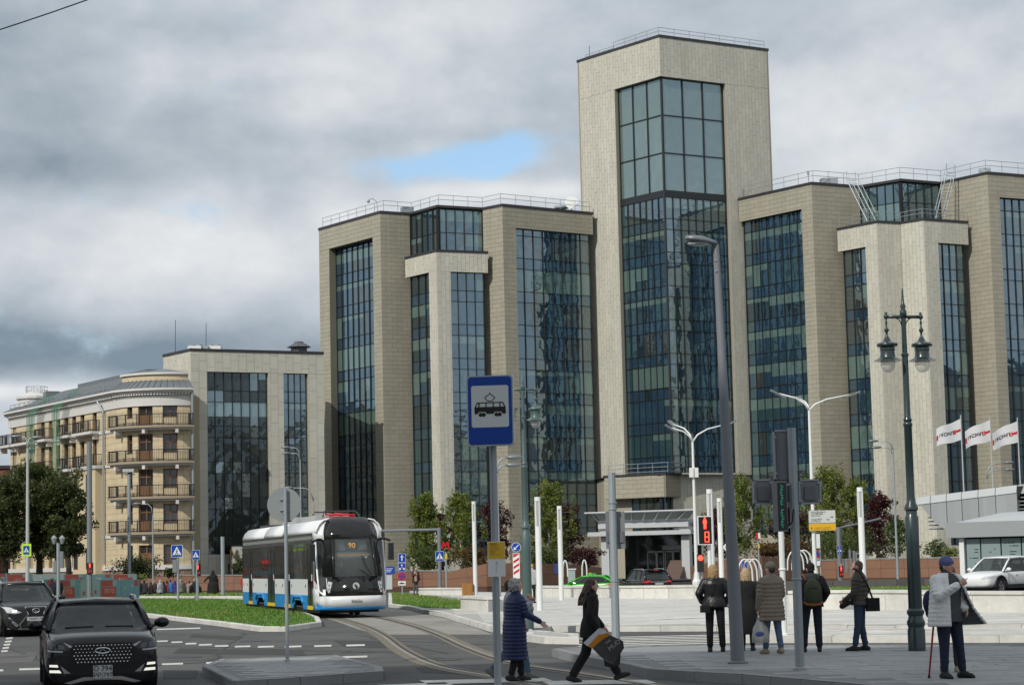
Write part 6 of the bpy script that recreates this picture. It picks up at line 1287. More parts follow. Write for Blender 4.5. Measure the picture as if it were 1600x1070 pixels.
# --- construction fence with printed banners
teal = mat('banner_teal', (.14, .30, .30), .7, var=.15, vscale=1.5); teal2 = mat('banner_pale', (.28, .38, .36), .7, var=.1); brick_r = mat('banner_red', (.40, .075, .055), .7); cream = mat('banner_cream', (.55, .42, .35), .7)
def banner_fence(label, xs, yb, yt, D0, D1, z=0):
    a = at(xs[0], 900, D0); root = thing('construction_fence', label, 'fence', (a.x, D0, 0), world=True, group='construction fences with printed banners'); n = len(xs) - 1; T0 = Matrix.Translation(-Vector((a.x, D0, 0)))
    for i in range(n):
        Da, Db = D0 + (D1 - D0) * i / n, D0 + (D1 - D0) * (i + 1) / n; f = Facade(at(xs[i], 900, Da).xy, at(xs[i + 1], 900, Db).xy); z1, z0 = zat(xs[i], yt, Da), max(.15, zat(xs[i], yb, Da)); H = z1 - z0
        mb = MB(); f.rect(mb, .05, f.L - .05, z0, z1, 0, .03); pn = mb.build('banner', teal2 if i % 3 == 2 else teal, root)
        mb = MB(); mb.tube([f.P(0, 0), f.P(0, z1 + .1)], .04, 6); mb.build('fence_post', galv, root)
        def pr(u0, u1, v0, v1, m, nm): mb = MB(); f.rect(mb, f.L * u0, f.L * u1, z0 + H * v0, z0 + H * v1, .028, .038); return mb.build(nm, m, pn)
        az = math.atan2(f.n.y, f.n.x)
        if i % 2 == 1:
            pr(.05, .80, .12, .62, brick_r, 'red_field'); pr(.05, .62, .66, .96, brick_r, 'red_field'); pr(.64, .82, .66, .96, teal2, 'pale_field')
            text('lettering', 'ЛЕТО', H * .30, cream, pn, T0 @ facing(f.P(f.L * .44, z0 + H * .40, .045), az), 'CENTER', .001)
        else:
            r = random.Random(i + int(xs[0])); pr(.72, .92, .66, .96, brick_r, 'red_field') if i % 4 == 0 else None
            for _ in range(6): u, v = r.uniform(.1, .8), r.uniform(.08, .6); pr(u, u + r.uniform(.04, .12), v, v + r.uniform(.08, .2), r.choice((brick_r, cream, teal2)), 'printed_shape')
banner_fence('teal and red banner fence with the word ЛЕТО behind the parked cars', [44, 84, 124, 156, 187, 218], 938, 905.5, 128, 136)
banner_fence('paler banner fence further back before the bushes', [-30, 10, 50, 100, 135, 175, 214], 912, 897, 150, 158)
# ---------------------------------------------------------------- vehicles
rubber = mat('tyre_rubber', (0.016, 0.016, 0.017), .85); alloy = mat('alloy_rim', (0.45, 0.46, 0.47), .3, .8); chrome = mat('chrome', (0.70, 0.71, 0.72), .12, 1.0); cargl = mat('car_glass', (0.035, 0.042, 0.044), .03, ior=1.6, alpha=.6); seatm = mat('car_seat', (.03, .03, .032), .8)
lampg = mat('headlight_glass', (0.52, 0.54, 0.56), .15); lamp_d = mat('headlight_dark', (0.03, 0.03, 0.033), .1); tail = mat('tail_light', (.35, .01, .012), .2, emit=(.9, .04, .03), estr=.35); plate_w = mat('plate_white', (.50, .51, .51), .5); drl = mat('daytime_light', (.8, .8, .75), .2, emit=(1, .97, .85), estr=.7)
def paint(name, c, metal=.3, rough=.28): return mat(name, c, rough, metal, var=.05, vscale=2, spec=.7)
def rz_of(az): return az - math.pi / 2
def wheel(parent, x, y, r, w, rim=alloy):
    s = 1 if x > 0 else -1; M = Matrix.Translation((x, y, r)) @ Matrix.Rotation(s * R(90), 4, 'Y'); mb = MB()
    mb.lathe([(r * .62, -w / 2), (r * .94, -w / 2), (r, -w * .34), (r, w * .34), (r * .94, w / 2), (r * .62, w / 2), (r * .60, w * .2)], n=24, M=M); t = mb.build('wheel', rubber, parent); smooth_by_angle(t, 40)
    mb = MB(); mb.lathe([(r * .62, w * .1), (r * .63, w * .44), (r * .57, w * .46), (r * .55, w * .2), (.02, w * .16)], n=24, M=M)
    for k in range(5):
        a = 2 * math.pi * k / 5; Q = M @ Matrix.Rotation(a, 4, 'Z')
        for o in (-.16, .16): mb.hexa([tuple(Q @ Vector(v)) for v in ((.05, -r * .05 + 0, w * .3), (r * .58, r * (o - .055), w * .34), (r * .58, r * (o + .055), w * .34), (.05, r * .05, w * .3), (.05, -r * .05, w * .4), (r * .58, r * (o - .055), w * .42), (r * .58, r * (o + .055), w * .42), (.05, r * .05, w * .4))])
    mb.lathe([(r * .13, w * .3), (r * .12, w * .46), (.01, w * .47)], n=12, M=M); mb.build('rim', rim, t)
def car(name, label, cat, loc, az, W_, st, cab_, body, wheels, clad=None, group=None, rails=True, rim=alloy):
    """st: stations (y, half width factor, z bottom, z top); cab_: (windscreen foot y, z), (windscreen top y, z), (roof rear y, z), (rear foot y, z), half width low, half width at roof."""
    root = thing(name, label, cat, loc, rz_of(az), group); hw = W_ / 2; rings = []
    for (y, f, zb, zt) in st:
        w = hw * f; h = zt - zb; half = [(0, zb), (.70 * w, zb), (.93 * w, zb + .10 * h), (.995 * w, zb + .30 * h), (w, zb + .58 * h), (.985 * w, zb + .78 * h), (.93 * w, zb + .95 * h), (.80 * w, zt + .004), (.4 * w, zt + .02)]
        rings.append([(x, y, z) for x, z in half] + [(0, y, zt + .025)] + [(-x, y, z) for x, z in half[:0:-1]])
    mb = MB(); mb.loft(rings); b = mb.build('body', body, root); md = b.modifiers.new('s', 'SUBSURF'); md.levels = md.render_levels = 2
    cm = MB(); r = wheels[2]
    for y in wheels[:2]:
        cm.lathe([(r * 1.20, -hw * 1.3), (r * 1.20, hw * 1.3)], n=28, M=Matrix.Translation((0, y, r)) @ Matrix.Rotation(R(90), 4, 'Y'))
    cut = cm.build('cut', body, root); bo = b.modifiers.new('b', 'BOOLEAN'); bo.object = cut; bo.operation = 'DIFFERENCE'; bo.solver = 'EXACT'
    bpy.context.view_layer.update(); evaluated(b); bpy.data.objects.remove(cut); smooth_by_angle(b, 38)
    mb = MB()
    for y in wheels[:2]: mb.lathe([(r * 1.19, -hw * .9), (r * 1.19, hw * .9)], n=20, M=Matrix.Translation((0, y, r)) @ Matrix.Rotation(R(90), 4, 'Y'))
    mb.build('wheel_well', black_plastic, root)
    if clad:
        for y in wheels[:2]:
            for s in (-1, 1):
                mb = MB(); pts = [(s * hw * .985, y + r * 1.25 * math.cos(t), r + r * 1.25 * math.sin(t)) for t in [math.pi * (i / 14) for i in range(-1, 16)]]; mb.tube(pts, r * .11, 6); mb.build('arch_trim', clad, root, smooth=True)
        for s in (-1, 1): mb = MB(); mb.box((s * hw * .98, (wheels[0] + wheels[1]) / 2, r * .95), (.06, abs(wheels[0] - wheels[1]) - r * 2.3, r * .5)); mb.build('sill_trim', clad, root)
    for y in wheels[:2]:
        for s in (-1, 1): wheel(root, s * (hw - .13), y, r, .23, rim)
    (ya, za), (yb, zb), (yc, zc), (yd, zd), wl, wr = cab_
    def ring(y, z0, z1, t): w0 = wl; w1 = wl + (wr - wl) * t; return [(-w0, y, z0), (w0, y, z0), (w0 + (w1 - w0) * .5, y, z0 + (z1 - z0) * .5), (w1, y, z1 - .05 * t), (w1 * .86, y, z1 - .008), (0, y, z1 + .02 * t), (-w1 * .86, y, z1 - .008), (-w1, y, z1 - .05 * t), (-(w0 + (w1 - w0) * .5), y, z0 + (z1 - z0) * .5)]
    zl = min(za, zd) - .06; N = [(ya + .02, za + .01, .05)] + [(ya + (yb - ya) * t, za + (zb - za) * t, t) for t in (.33, .66)] + [(yb, zb, 1)] + [(yb + (yc - yb) * t, max(zb, zc) + .025, 1) for t in (.3, .65)] + [(yc, zc, 1)] + [(yc + (yd - yc) * t, zc + (zd - zc) * t, 1 - t) for t in (.4, .75)] + [(yd - .02, zd + .01, .05)]
    mb = MB(); mb.loft([ring(y, zl, z, t) for y, z, t in N]); g = mb.build('windows', cargl, root); smooth_by_angle(g, 30)
    mb = MB(); mb.tube([(-wr * .98, yb + .02, zb - .045), (0, yb + .05, zb - .02), (wr * .98, yb + .02, zb - .045)], .045, 8); mb.build('roof_header', body, root, smooth=True)
    mb = MB(); mb.box((0, (yb + yc) / 2, min(zb, zc) - .06), (wr * 1.8, abs(yb - yc) - .06, .06)); mb.box((0, yc - .06, zc - .10), (wr * 1.8, .08, .12)); mb.build('headliner', seatm, root); mb = MB(); mb.box((0, yc + .35, za + .08), (wl * 1.5, .2, .42)); mb.build('rear_seat', seatm, root)
    for sx in (-1, 1):
        mb = MB(); mb.ell((sx * .38, yb - .45, za + .02), (.25, .11, .32), 12, 8); mb.ell((sx * .38, yb - .45, (za + zb) / 2 + .14), (.14, .07, .10), 10, 8); mb.build('seat', seatm, root, smooth=True)
    mb = MB(); mb.limb((-.6, ya - .35, za - .05), (.6, ya - .35, za - .05), .10, .10); mb.build('dashboard', seatm, root, smooth=True); mb = MB(); mb.box((0, yb + .02, zb - .13), (.26, .04, .08)); mb.build('inner_mirror', seatm, root)
    q = [ring(y, zl, z + .012, t) for y, z, t in N[3:7]]; mb = MB(); mb.sheet([[(x, y, z + .004) for x, y, z in (r_[3], r_[4], r_[5], r_[6], r_[7])] for r_ in q]); mb.sheet([[(x * 1.01, y, z - dz) for (x, y, z), dz in ((r_[3], -.004), (r_[3], .05))] for r_ in q]); mb.sheet([[(x * 1.01, y, z - dz) for (x, y, z), dz in ((r_[7], .05), (r_[7], -.004))] for r_ in q]); ro = mb.build('roof', body, root); smooth_by_angle(ro, 40)
    for s in (-1, 1):
        P = lambda y, z, t: Vector((s * (wl + (wr - wl) * t) * 1.0, y, z))
        mb = MB(); mb.tube([P(ya + .08, za - .02, 0), P((ya + yb) / 2 + .02, (za + zb) / 2 + .02, .5), P(yb, zb - .02, 1)], .045, 6); mb.build('pillar', body, root, smooth=True); mb = MB(); mb.tube([P(yd, zd, 0), P((yc + yd) / 2, (zc + zd) / 2, .5), P(yc, zc - .03, 1)], .075, 6); mb.build('pillar', body, root, smooth=True)
        for yy in ((yb + yc) / 2 + .15, yc + .28): mb = MB(); mb.tube([P(yy + .03, za, .03), P(yy, zb - .03, .97)], .035, 5); mb.build('pillar', black_plastic, root)
        mb = MB(); mb.tube([P(ya - .1, za + .0, .0) + Vector((s * .012, 0, 0)), P(yd + .1, zd + .01, .0) + Vector((s * .012, 0, 0))], .014, 5); mb.build('belt_trim', chrome if rails else black_plastic, root)
        if rails: mb = MB(); mb.tube([(s * wr * .97, yb - .05, zb + .0), (s * wr * .98, yb - .22, zb + .07), (s * wr * .98, yc + .25, zc + .075), (s * wr * .97, yc + .05, zc)], .022, 6); mb.build('roof_rail', mat('rail_silver', (.42, .43, .44), .35, .6), root, smooth=True)
        mb = MB(); c = Vector((s * (hw + .11), ya - .12, za + .07)); mb.ell(c, (.125, .075, .085), 12, 8); mb.tube([c + Vector((-s * .09, 0, -.03)), c + Vector((-s * .24, .0, -.09))], .03, 6); m_ = mb.build('mirror', body, root, smooth=True)
        for yy in ((ya + yb) / 2 - .15, (yb + yc) / 2 - .1):
            mb = MB(); mb.box((s * hw * .992, yy - .35, za - .17), (.03, .18, .025)); mb.build('door_handle', body, root)
            mb = MB(); mb.tube([(s * hw * 1.0, yy + .28, za - .1), (s * hw * 1.003, yy + .28, .45)], .006, 4); mb.build('door_gap', black_plastic, root)
    return root
def front_text(root, s, size, m, c): return text('plate_text', s, size, m, root, facing(c, math.pi / 2), 'CENTER', .0015)
from mathutils.bvhtree import BVHTree
BVH = {}
def skin_y(root, x, z, sg=1):
    k_ = root.name
    if k_ not in BVH:
        me = [c for c in root.children if c.name.split('.')[0] == 'body'][0].data; BVH[k_] = BVHTree.FromPolygons([v.co.copy() for v in me.vertices], [tuple(p.vertices) for p in me.polygons])
    h = BVH[k_].ray_cast(Vector((x, 6 * sg, z)), Vector((0, -sg, 0))); return h[0].y if h[0] else None
def decal(root, name, polys, m, off=.008, sg=1, cuts=4):
    """Lays flat outlines (x, z) onto the car's front (sg 1) or rear (sg -1) so that they follow the bodywork."""
    bm = bmesh.new()
    for poly in polys:
        vs = [bm.verts.new((p[0], 0, p[1])) for p in poly]; bm.faces.new(vs)
    bmesh.ops.triangulate(bm, faces=bm.faces); bmesh.ops.subdivide_edges(bm, edges=bm.edges, cuts=cuts, use_grid_fill=True)
    last = 2.0 * sg
    for v in bm.verts:
        y = skin_y(root, v.co.x, v.co.z, sg); y = last if y is None else y; v.co.y = y + off * sg
    me = bpy.data.meshes.new(name); bm.to_mesh(me); bm.free(); me.materials.append(m); o = link(name, me, root); sd = o.modifiers.new('t', 'SOLIDIFY'); sd.thickness = .012; sd.offset = -1; return o
def poly_y(root, name, polys, m, y, dep=.02, par=None):   # flat shapes on a plane facing forward (local +y)
    mb = MB(); sg = 1 if dep > 0 else -1
    for poly in polys:
        n = len(poly); mb.add([(p[0], (p[2] if len(p) > 2 else y), p[1]) for p in poly] + [(p[0], (p[2] if len(p) > 2 else y) - dep, p[1]) for p in poly], [tuple(range(n)), tuple(range(n, 2 * n))[::-1]] + [(i, n + i, n + (i + 1) % n, (i + 1) % n) for i in range(n)])
    return mb.build(name, m, par or root)
def sym(p): return [p, [(-q[0],) + tuple(q[1:]) for q in p][::-1]]
# --- black car in front
def az_to(dx, dy): return math.atan2(dy, dx)
bk = paint('black_paint', (0.010, 0.010, 0.011), .2, .16)
c0 = at(160, 900, 34.2); hd = Vector((.235, -.972)); loc = Vector((c0.x, 34.2)) - hd * 2.2
k = car('black_car', 'black sport utility car with studded grille driving towards the camera at the lower left', 'car', (loc.x, loc.y, 0), az_to(*hd), 1.84,
        [(-2.25, .78, .45, .86), (-2.17, .90, .32, .96), (-1.8, .97, .25, 1.0), (-1.2, 1.0, .2, .99), (0, 1.0, .18, .97), (.85, 1.0, .2, .97), (1.15, .995, .2, .965), (1.6, .985, .2, .93), (1.95, .965, .16, .885), (2.08, .95, .12, .85), (2.14, .93, .10, .82), (2.19, .88, .10, .77), (2.20, .80, .11, .72)],
        ((1.0, .965), (.22, 1.40), (-1.5, 1.40), (-2.0, .97), .83, .66), bk, (1.32, -1.33, .33), None)
gy = 2.17
decal(k, 'grille', [[(-.52, .70), (-.44, .765), (.44, .765), (.52, .70), (.50, .52), (.42, .43), (-.42, .43), (-.50, .52)]], mat('grille_black', (.004, .004, .005), .5), .012)
mb = MB()
for j in range(6):
    for i in range(-9, 10):
        x = i * .0555 + (.028 if j % 2 else 0); z = .465 + j * .052
        if abs(x) > .47 - (.05 if z < .5 else 0) or (abs(x) < .13 and .59 < z < .70): continue
        mb.ell((x, (skin_y(k, x, z) or gy) + .022, z), (.015 + .003 * (j < 3), .014, .013 + .003 * (j < 3)), 6, 4)
mb.build('grille_studs', chrome, k, smooth=True)['kind'] = 'stuff'
mb = MB(); mb.tube([(.115 * math.cos(a), gy + .06, .645 + .043 * math.sin(a)) for a in [2 * math.pi * i / 20 for i in range(21)]], .010, 6); mb.tube([(-.06, gy + .06, .618), (0, gy + .06, .675), (.06, gy + .06, .618)], .010, 5); mb.build('emblem', chrome, k)
for s in (1, -1):
    P = lambda pts: [(s * x, z) for x, z in pts][::s]
    decal(k, 'headlight', [P([(.50, .69), (.60, .64), (.84, .655), (.865, .80), (.83, .845), (.62, .79)])], lamp_d, .010)
    decal(k, 'headlight_strip', [P([(.47, .725), (.62, .79), (.83, .86), (.875, .82), (.84, .815), (.62, .76), (.50, .70)])], lampg, .018); decal(k, 'headlight_strip', [P([(.62, .63), (.84, .645), (.85, .67), (.62, .655)])], lampg, .018)
    decal(k, 'headlight_unit', [P([(.58, .67), (.69, .675), (.69, .755), (.61, .745)])], mat('lamp_inner', (.10, .105, .11), .15, .3), .014); decal(k, 'headlight_unit', [P([(.72, .675), (.82, .685), (.82, .775), (.72, .755)])], mat('lamp_inner', (.10, .105, .11), .15, .3), .014)
    decal(k, 'lamp_surround', [P([(.56, .27), (.85, .28), (.84, .56), (.74, .55), (.63, .36)])], mat('grille_black', (.004, .004, .005), .5), .010)
    decal(k, 'daytime_lamp', [P([(.69, .40), (.82, .41), (.82, .445), (.70, .44)])], drl, .02); decal(k, 'daytime_lamp', [P([(.64, .31), (.82, .32), (.82, .36), (.67, .355)])], drl, .02); decal(k, 'bumper_fin', [P([(.50, .30), (.60, .30), (.66, .43), (.60, .38)])], mat('bumper_silver', (.33, .335, .34), .35, .5), .012)
    mb = MB(); mb.tube([(s * .55, 1.0, .99), (s * .1, .99, 1.0)], .012, 5); mb.build('wiper', black_plastic, k)
decal(k, 'lower_bumper', [[(-.60, .15), (-.42, .20), (-.30, .235), (-.12, .235), (-.12, .185), (-.28, .18), (-.50, .13)], [(.60, .15), (.50, .13), (.28, .18), (.12, .185), (.12, .235), (.30, .235), (.42, .20)], [(-.12, .235), (.12, .235), (.12, .185), (-.12, .185)]], mat('bumper_silver', (.33, .335, .34), .35, .5), .02)
decal(k, 'air_intake', [[(-.55, .27), (.55, .27), (.50, .36), (-.50, .36)]], mat('grille_black', (.004, .004, .005), .5), .006)
poly_y(k, 'number_plate', [[(-.15, .21), (.15, .21), (.15, .415), (-.15, .415)]], plate_w, gy + .10, .06); front_text(k, 'О 794', .115, ink, (0, gy + .103, .362)); front_text(k, 'РР|797', .10, ink, (0, gy + .103, .262))
mb = MB(); mb.tube([(-.42, 1.05, .985), (-.36, 2.05, .83)], .006, 4); mb.tube([(.42, 1.05, .985), (.36, 2.05, .83)], .006, 4); mb.build('bonnet_crease', bk, k)
for s in (-.36, .36):      # head restraints behind the windscreen
    pass
# --- grey car behind it at the left edge
gp = paint('graphite_paint', (0.032, 0.033, 0.034), .5, .25)
c0 = at(56, 900, 64.3); hd = Vector((.40, -.917)); loc = Vector((c0.x, 64.3)) - hd * 2.3
k = car('grey_car', 'dark graphite sport utility car with spindle grille at the left edge behind the black car', 'car', (loc.x, loc.y, 0), az_to(*hd), 1.9,
        [(-2.35, .78, .5, .95), (-2.27, .90, .36, 1.05), (-1.9, .97, .3, 1.1), (-1.2, 1.0, .25, 1.08), (0, 1.0, .24, 1.06), (.85, 1.0, .25, 1.07), (1.2, .995, .25, 1.06), (1.7, .98, .25, 1.0), (2.05, .96, .22, .94), (2.20, .92, .18, .89), (2.27, .87, .17, .85), (2.30, .80, .18, .80)],
        ((1.05, 1.06), (.25, 1.58), (-1.6, 1.58), (-2.15, 1.1), .85, .66), gp, (1.4, -1.4, .37), black_plastic)
gy = 2.28
decal(k, 'grille', [[(-.30, .84), (.30, .84), (.22, .66), (.46, .36), (.42, .24), (-.42, .24), (-.46, .36), (-.22, .66)]], mat('grille_black', (.004, .004, .005), .5), .012)
for j in range(8): z = .32 + j * .065; w = .40 - j * .03 if j < 5 else .22; mb = MB(); mb.box((0, gy + .02, z), (w * 1.9, .02, .016)); mb.build('grille_bar', lamp_d, k)
mb = MB()
for s in (-1, 1): mb.tube([(s * .31, gy - .02, .88), (s * .225, gy + .03, .66), (s * .47, gy + .01, .36), (s * .44, gy, .25)], .018, 5)
mb.tube([(-.31, gy - .02, .88), (.31, gy - .02, .88)], .014, 5); mb.build('grille_surround', chrome, k)
mb = MB(); mb.tube([(.10 * math.cos(a), gy + .04, .77 + .065 * math.sin(a)) for a in [2 * math.pi * i / 18 for i in range(19)]], .010, 5); mb.tube([(.05, gy + .04, .81), (.01, gy + .04, .735), (-.06, gy + .04, .735)], .010, 5); mb.build('emblem', chrome, k)
for s in (1, -1):
    P = lambda pts: [(s * x, z) for x, z in pts][::s]
    decal(k, 'headlight', [P([(.42, .72), (.62, .68), (.84, .72), (.90, .90), (.72, .86)])], lampg, .01); decal(k, 'headlight_unit', [P([(.55, .73), (.70, .72), (.72, .80), (.57, .80)])], drl, .02)
    decal(k, 'bumper_blade', [P([(.50, .34), (.80, .60), (.83, .57), (.58, .29)])], chrome, .015); decal(k, 'fog_lamp', [P([(.66, .46), (.82, .46), (.80, .55), (.72, .52)])], lamp_d, .01)
poly_y(k, 'number_plate', [[(-.26, .47), (.26, .47), (.26, .585), (-.26, .585)]], plate_w, gy + .09, .06); front_text(k, 'Х246УУ 799', .085, ink, (0, gy + .093, .527)); mb = MB(); mb.tube([(-.8, 2.08, .245), (-.5, gy, .235), (.5, gy, .235), (.8, 2.08, .245)], .02, 5); mb.build('bumper_trim', chrome, k)
# --- dark car seen from behind near the entrance
dk = paint('dark_grey_paint', (0.030, 0.031, 0.033), .5, .25); c0 = at(1029, 900, 128); hd = Vector((-.33, .944)); loc = Vector((c0.x, 128)) + hd * 2.2
k = car('dark_car', 'dark grey sport utility car seen from behind before the entrance canopy', 'car', (loc.x, loc.y, -.45), az_to(*hd), 1.86,
        [(-2.28, .80, .45, 1.0), (-2.2, .92, .36, 1.08), (-1.9, .98, .28, 1.1), (-1.2, 1.0, .25, 1.08), (0, 1.0, .24, 1.05), (.85, 1.0, .25, 1.05), (1.2, .99, .25, 1.04), (1.7, .97, .26, .98), (2.1, .93, .28, .86), (2.26, .80, .35, .7)],
        ((1.0, 1.04), (.2, 1.66), (-1.6, 1.66), (-2.15, 1.1), .84, .68), dk, (1.35, -1.35, .36), black_plastic)
ry = -2.27
for s in (1, -1):
    decal(k, 'tail_lamp', [[(s * .45, .97), (s * .86, .92), (s * .90, 1.03), (s * .55, 1.04)][::-s]], tail, .012, -1)
poly_y(k, 'number_plate', [[(-.26, .80), (-.26, .91), (.26, .91), (.26, .80)]], plate_w, ry - .02, -.02); mb = MB(); mb.box((0, ry + .01, .96), (1.0, .05, .04)); mb.build('tailgate_trim', chrome, k); mb = MB(); mb.box((0, ry + .02, .48), (1.4, .12, .16)); mb.build('bumper_trim', mat('bumper_silver', (.33, .335, .34), .35, .5), k)
mb = MB(); mb.box((0, -1.72, 1.67), (1.1, .28, .035)); mb.build('spoiler', dk, k); mb = MB(); mb.box((0, -1.87, 1.645), (.3, .02, .03)); mb.build('brake_lamp', tail, k)
# --- green taxi
gpn = paint('green_paint', (0.035, 0.42, 0.012), .0, .3); c0 = at(917, 900, 133)
k = car('green_taxi', 'bright green taxi half hidden behind the white parapet', 'taxi', (c0.x, 133, -.45), R(162), 1.8,
        [(-1.98, .80, .45, .88), (-1.9, .92, .34, .96), (-1.6, .98, .26, .98), (-1.0, 1.0, .22, .96), (0, 1.0, .2, .93), (.8, 1.0, .2, .92), (1.1, .99, .2, .90), (1.6, .96, .2, .82), (1.9, .90, .22, .70), (2.0, .78, .3, .58)],
        ((.95, .92), (.12, 1.36), (-1.2, 1.37), (-1.85, .97), .80, .60), gpn, (1.2, -1.2, .32), None, rails=False)
for s in (1, -1): decal(k, 'tail_lamp', [[(s * .5, .78), (s * .86, .78), (s * .86, .88), (s * .6, .89)][::-s]], tail, .012, -1)
mb = MB(); mb.box((0, -.35, 1.46), (.95, .22, .13)); ts = mb.build('roof_sign', mat('taxi_green', (.05, .55, .03), .4), k); mb = MB(); mb.box((.0, -.47, 1.46), (.6, .012, .08)); mb.build('sign_face', mat('sign_white', (.5, .54, .54), .35), ts); mb = MB(); mb.box((-.2, -.3, 1.545), (.3, .15, .03)); mb.build('sign_lamp', yellow_m, ts)
# --- white car at the right edge
wp = paint('white_car_paint', (0.74, 0.75, 0.75), .0, .22); c0 = at(1565, 900, 95.5)
k = car('white_car', 'white sport utility car turning left at the right edge before the pavilion', 'car', (c0.x, 95.6, 0), R(224), 1.82,
        [(-2.3, .80, .5, .95), (-2.2, .92, .38, 1.04), (-1.9, .98, .3, 1.06), (-1.2, 1.0, .26, 1.05), (0, 1.0, .25, 1.02), (.8, 1.0, .25, 1.02), (1.15, .99, .26, 1.0), (1.7, .97, .27, .95), (2.1, .92, .3, .86), (2.28, .80, .36, .7)],
        ((1.05, 1.01), (.25, 1.62), (-1.6, 1.62), (-2.15, 1.06), .83, .66), wp, (1.36, -1.34, .36), black_plastic, rails=False)
for s in (1, -1): decal(k, 'headlight', [[(s * .45, .70), (s * .84, .70), (s * .88, .82), (s * .6, .80)][::s]], lampg, .012)
# ---------------------------------------------------------------- tram
TW = 2.5; f0 = G(556, 965, 0); hd = Vector((.262, -.965)).normalized(); tr_ = thing('tram', 'white blue and black low floor tram coming round the bend on the track', 'tram', (f0.x, f0.y, 0), rz_of(az_to(*hd)))
tw = paint('tram_white', (0.74, 0.75, 0.76), .0, .3); tb_ = paint('tram_blue', (0.012, 0.24, 0.62), .0, .3); tk = paint('tram_black', (0.010, 0.010, 0.011), .0, .14); tgl = mat('tram_glass', (0.012, 0.013, 0.013), .03, ior=1.3, spec=.35, bump=.2, bscale=1.3, var=.8, vscale=1.5); tdk = mat('tram_grey', (.055, .058, .062), .5); yel = mat('tram_yellow', (.75, .5, .02), .4)
wsc = mat('windscreen_glass', (.20, .23, .23), .02, trans=.0, alpha=.22, spec=.8)
hwt = TW / 2; BK = -20.5; T = MB
def tbox(name, x0, x1, y0, y1, z0, z1, m, par=tr_): mb = MB(); mb.box(((x0 + x1) / 2, (y0 + y1) / 2, (z0 + z1) / 2), (abs(x1 - x0), abs(y1 - y0), abs(z1 - z0))); return mb.build(name, m, par)
# side panels between the doors, from the photo (distance back from the nose)
doors = [(1.75, 3.0), (7.0, 8.5), (11.0, 13.0), (17.4, 18.6)]; panels = [(3.0, 7.0), (8.5, 11.0), (13.0, 17.4), (18.6, 20.5)]; bog = [(4.1, 6.2), (14.0, 16.1)]
for s in (1, -1):
    for a, b in panels:
        bg = [q for q in bog if a < q[0] < b]
        tbox('side_panel', s * (hwt - .06), s * hwt, -a - .02, -b + .02, .82, 1.42, tw)
        if bg:
            x, y = bg[0]; mb = MB(); n = [(-a - .02, .30), (-a - .02, .82), (-b + .02, .82), (-b + .02, .30), (-y - .12, .30), (-y, .45), (-y + .05, .62), (-x - .05, .62), (-x, .45), (-x + .12, .30)]
            mb.add([(s * hwt, q[0], q[1]) for q in n] + [(s * (hwt - .06), q[0], q[1]) for q in n], [tuple(range(10))[::s], tuple(range(10, 20))[::-s]] + [(i, (i + 1) % 10, 10 + (i + 1) % 10, 10 + i) for i in range(10)]); mb.build('blue_skirt', tb_, tr_)
            mb = MB(); mb.tube([(s * (hwt + .01), -x + .1, .52), (s * (hwt + .02), -x - .15, .76), (s * (hwt + .02), -y + .15, .76), (s * (hwt + .01), -y - .1, .52)], .05, 6); mb.build('arch_moulding', tb_, tr_, smooth=True)
            for yy in (x + .45, y - .45): wheel(tr_, s * (hwt - .32), -yy, .30, .14, tdk)
        else: tbox('blue_skirt', s * (hwt - .06), s * hwt, -a - .02, -b + .02, .30, .815, tb_)
        tbox('window', s * (hwt - .07), s * (hwt - .01), -a + .0, -b - .0, 1.42, 2.75, tgl)
        for yy in (a + .4, b - .4): tbox('side_marker', s * hwt, s * (hwt + .012), -yy - .05, -yy + .05, 1.1, 1.22, tdk)
    for a, b in doors:
        tbox('door_sill', s * (hwt - .05), s * (hwt + .005), -a - .02, -b + .02, .30, .44, yel)
        for u, v in ((a + .03, (a + b) / 2 - .02), ((a + b) / 2 + .02, b - .03)):
            d = tbox('door', s * (hwt - .06), s * (hwt - .012), -u, -v, .44, 2.75, tk); tbox('door_glass', s * (hwt - .02), s * (hwt - .004), -u - .06, -v + .06, .62, 2.6, tgl, d)
        tbox('door_symbol', s * (hwt - .004), s * (hwt + .004), -a - .2, -a - .35, 1.35, 1.6, mat('symbol_white', (.6, .62, .62), .5))
    tbox('header_band', s * (hwt - .08), s * hwt, -1.75, BK, 2.75, 2.84, tdk); tbox('header_band', s * (hwt - .08), s * (hwt - .01), -1.75, BK, 2.84, 3.06, tk); tbox('header_band', s * (hwt - .08), s * hwt, -1.75, BK, 3.06, 3.12, tdk)
    mb = MB(); r = random.Random(2)
    for i in range(92):      # row of white slanted marks on the black roof band
        y = -1.9 - i * .2; h = .085 + .02 * (i % 3); mb.add([(s * (hwt + .004), y, 2.95 - h), (s * (hwt + .004), y - .09, 2.95 - h * .2), (s * (hwt + .004), y - .13, 2.95 + h), (s * (hwt + .004), y - .04, 2.95 + h * .2)], [(0, 1, 2, 3)])
    mb.build('roof_band_pattern', white_m, tr_)['kind'] = 'stuff'
tbox('underframe', -hwt + .15, hwt - .15, -1.2, BK, .18, .34, black_plastic); tbox('rear_wall', -hwt, hwt, BK, BK + .05, .3, 3.3, tk); tbox('floor', -hwt + .1, hwt - .1, -1.2, BK, .34, .40, tdk)
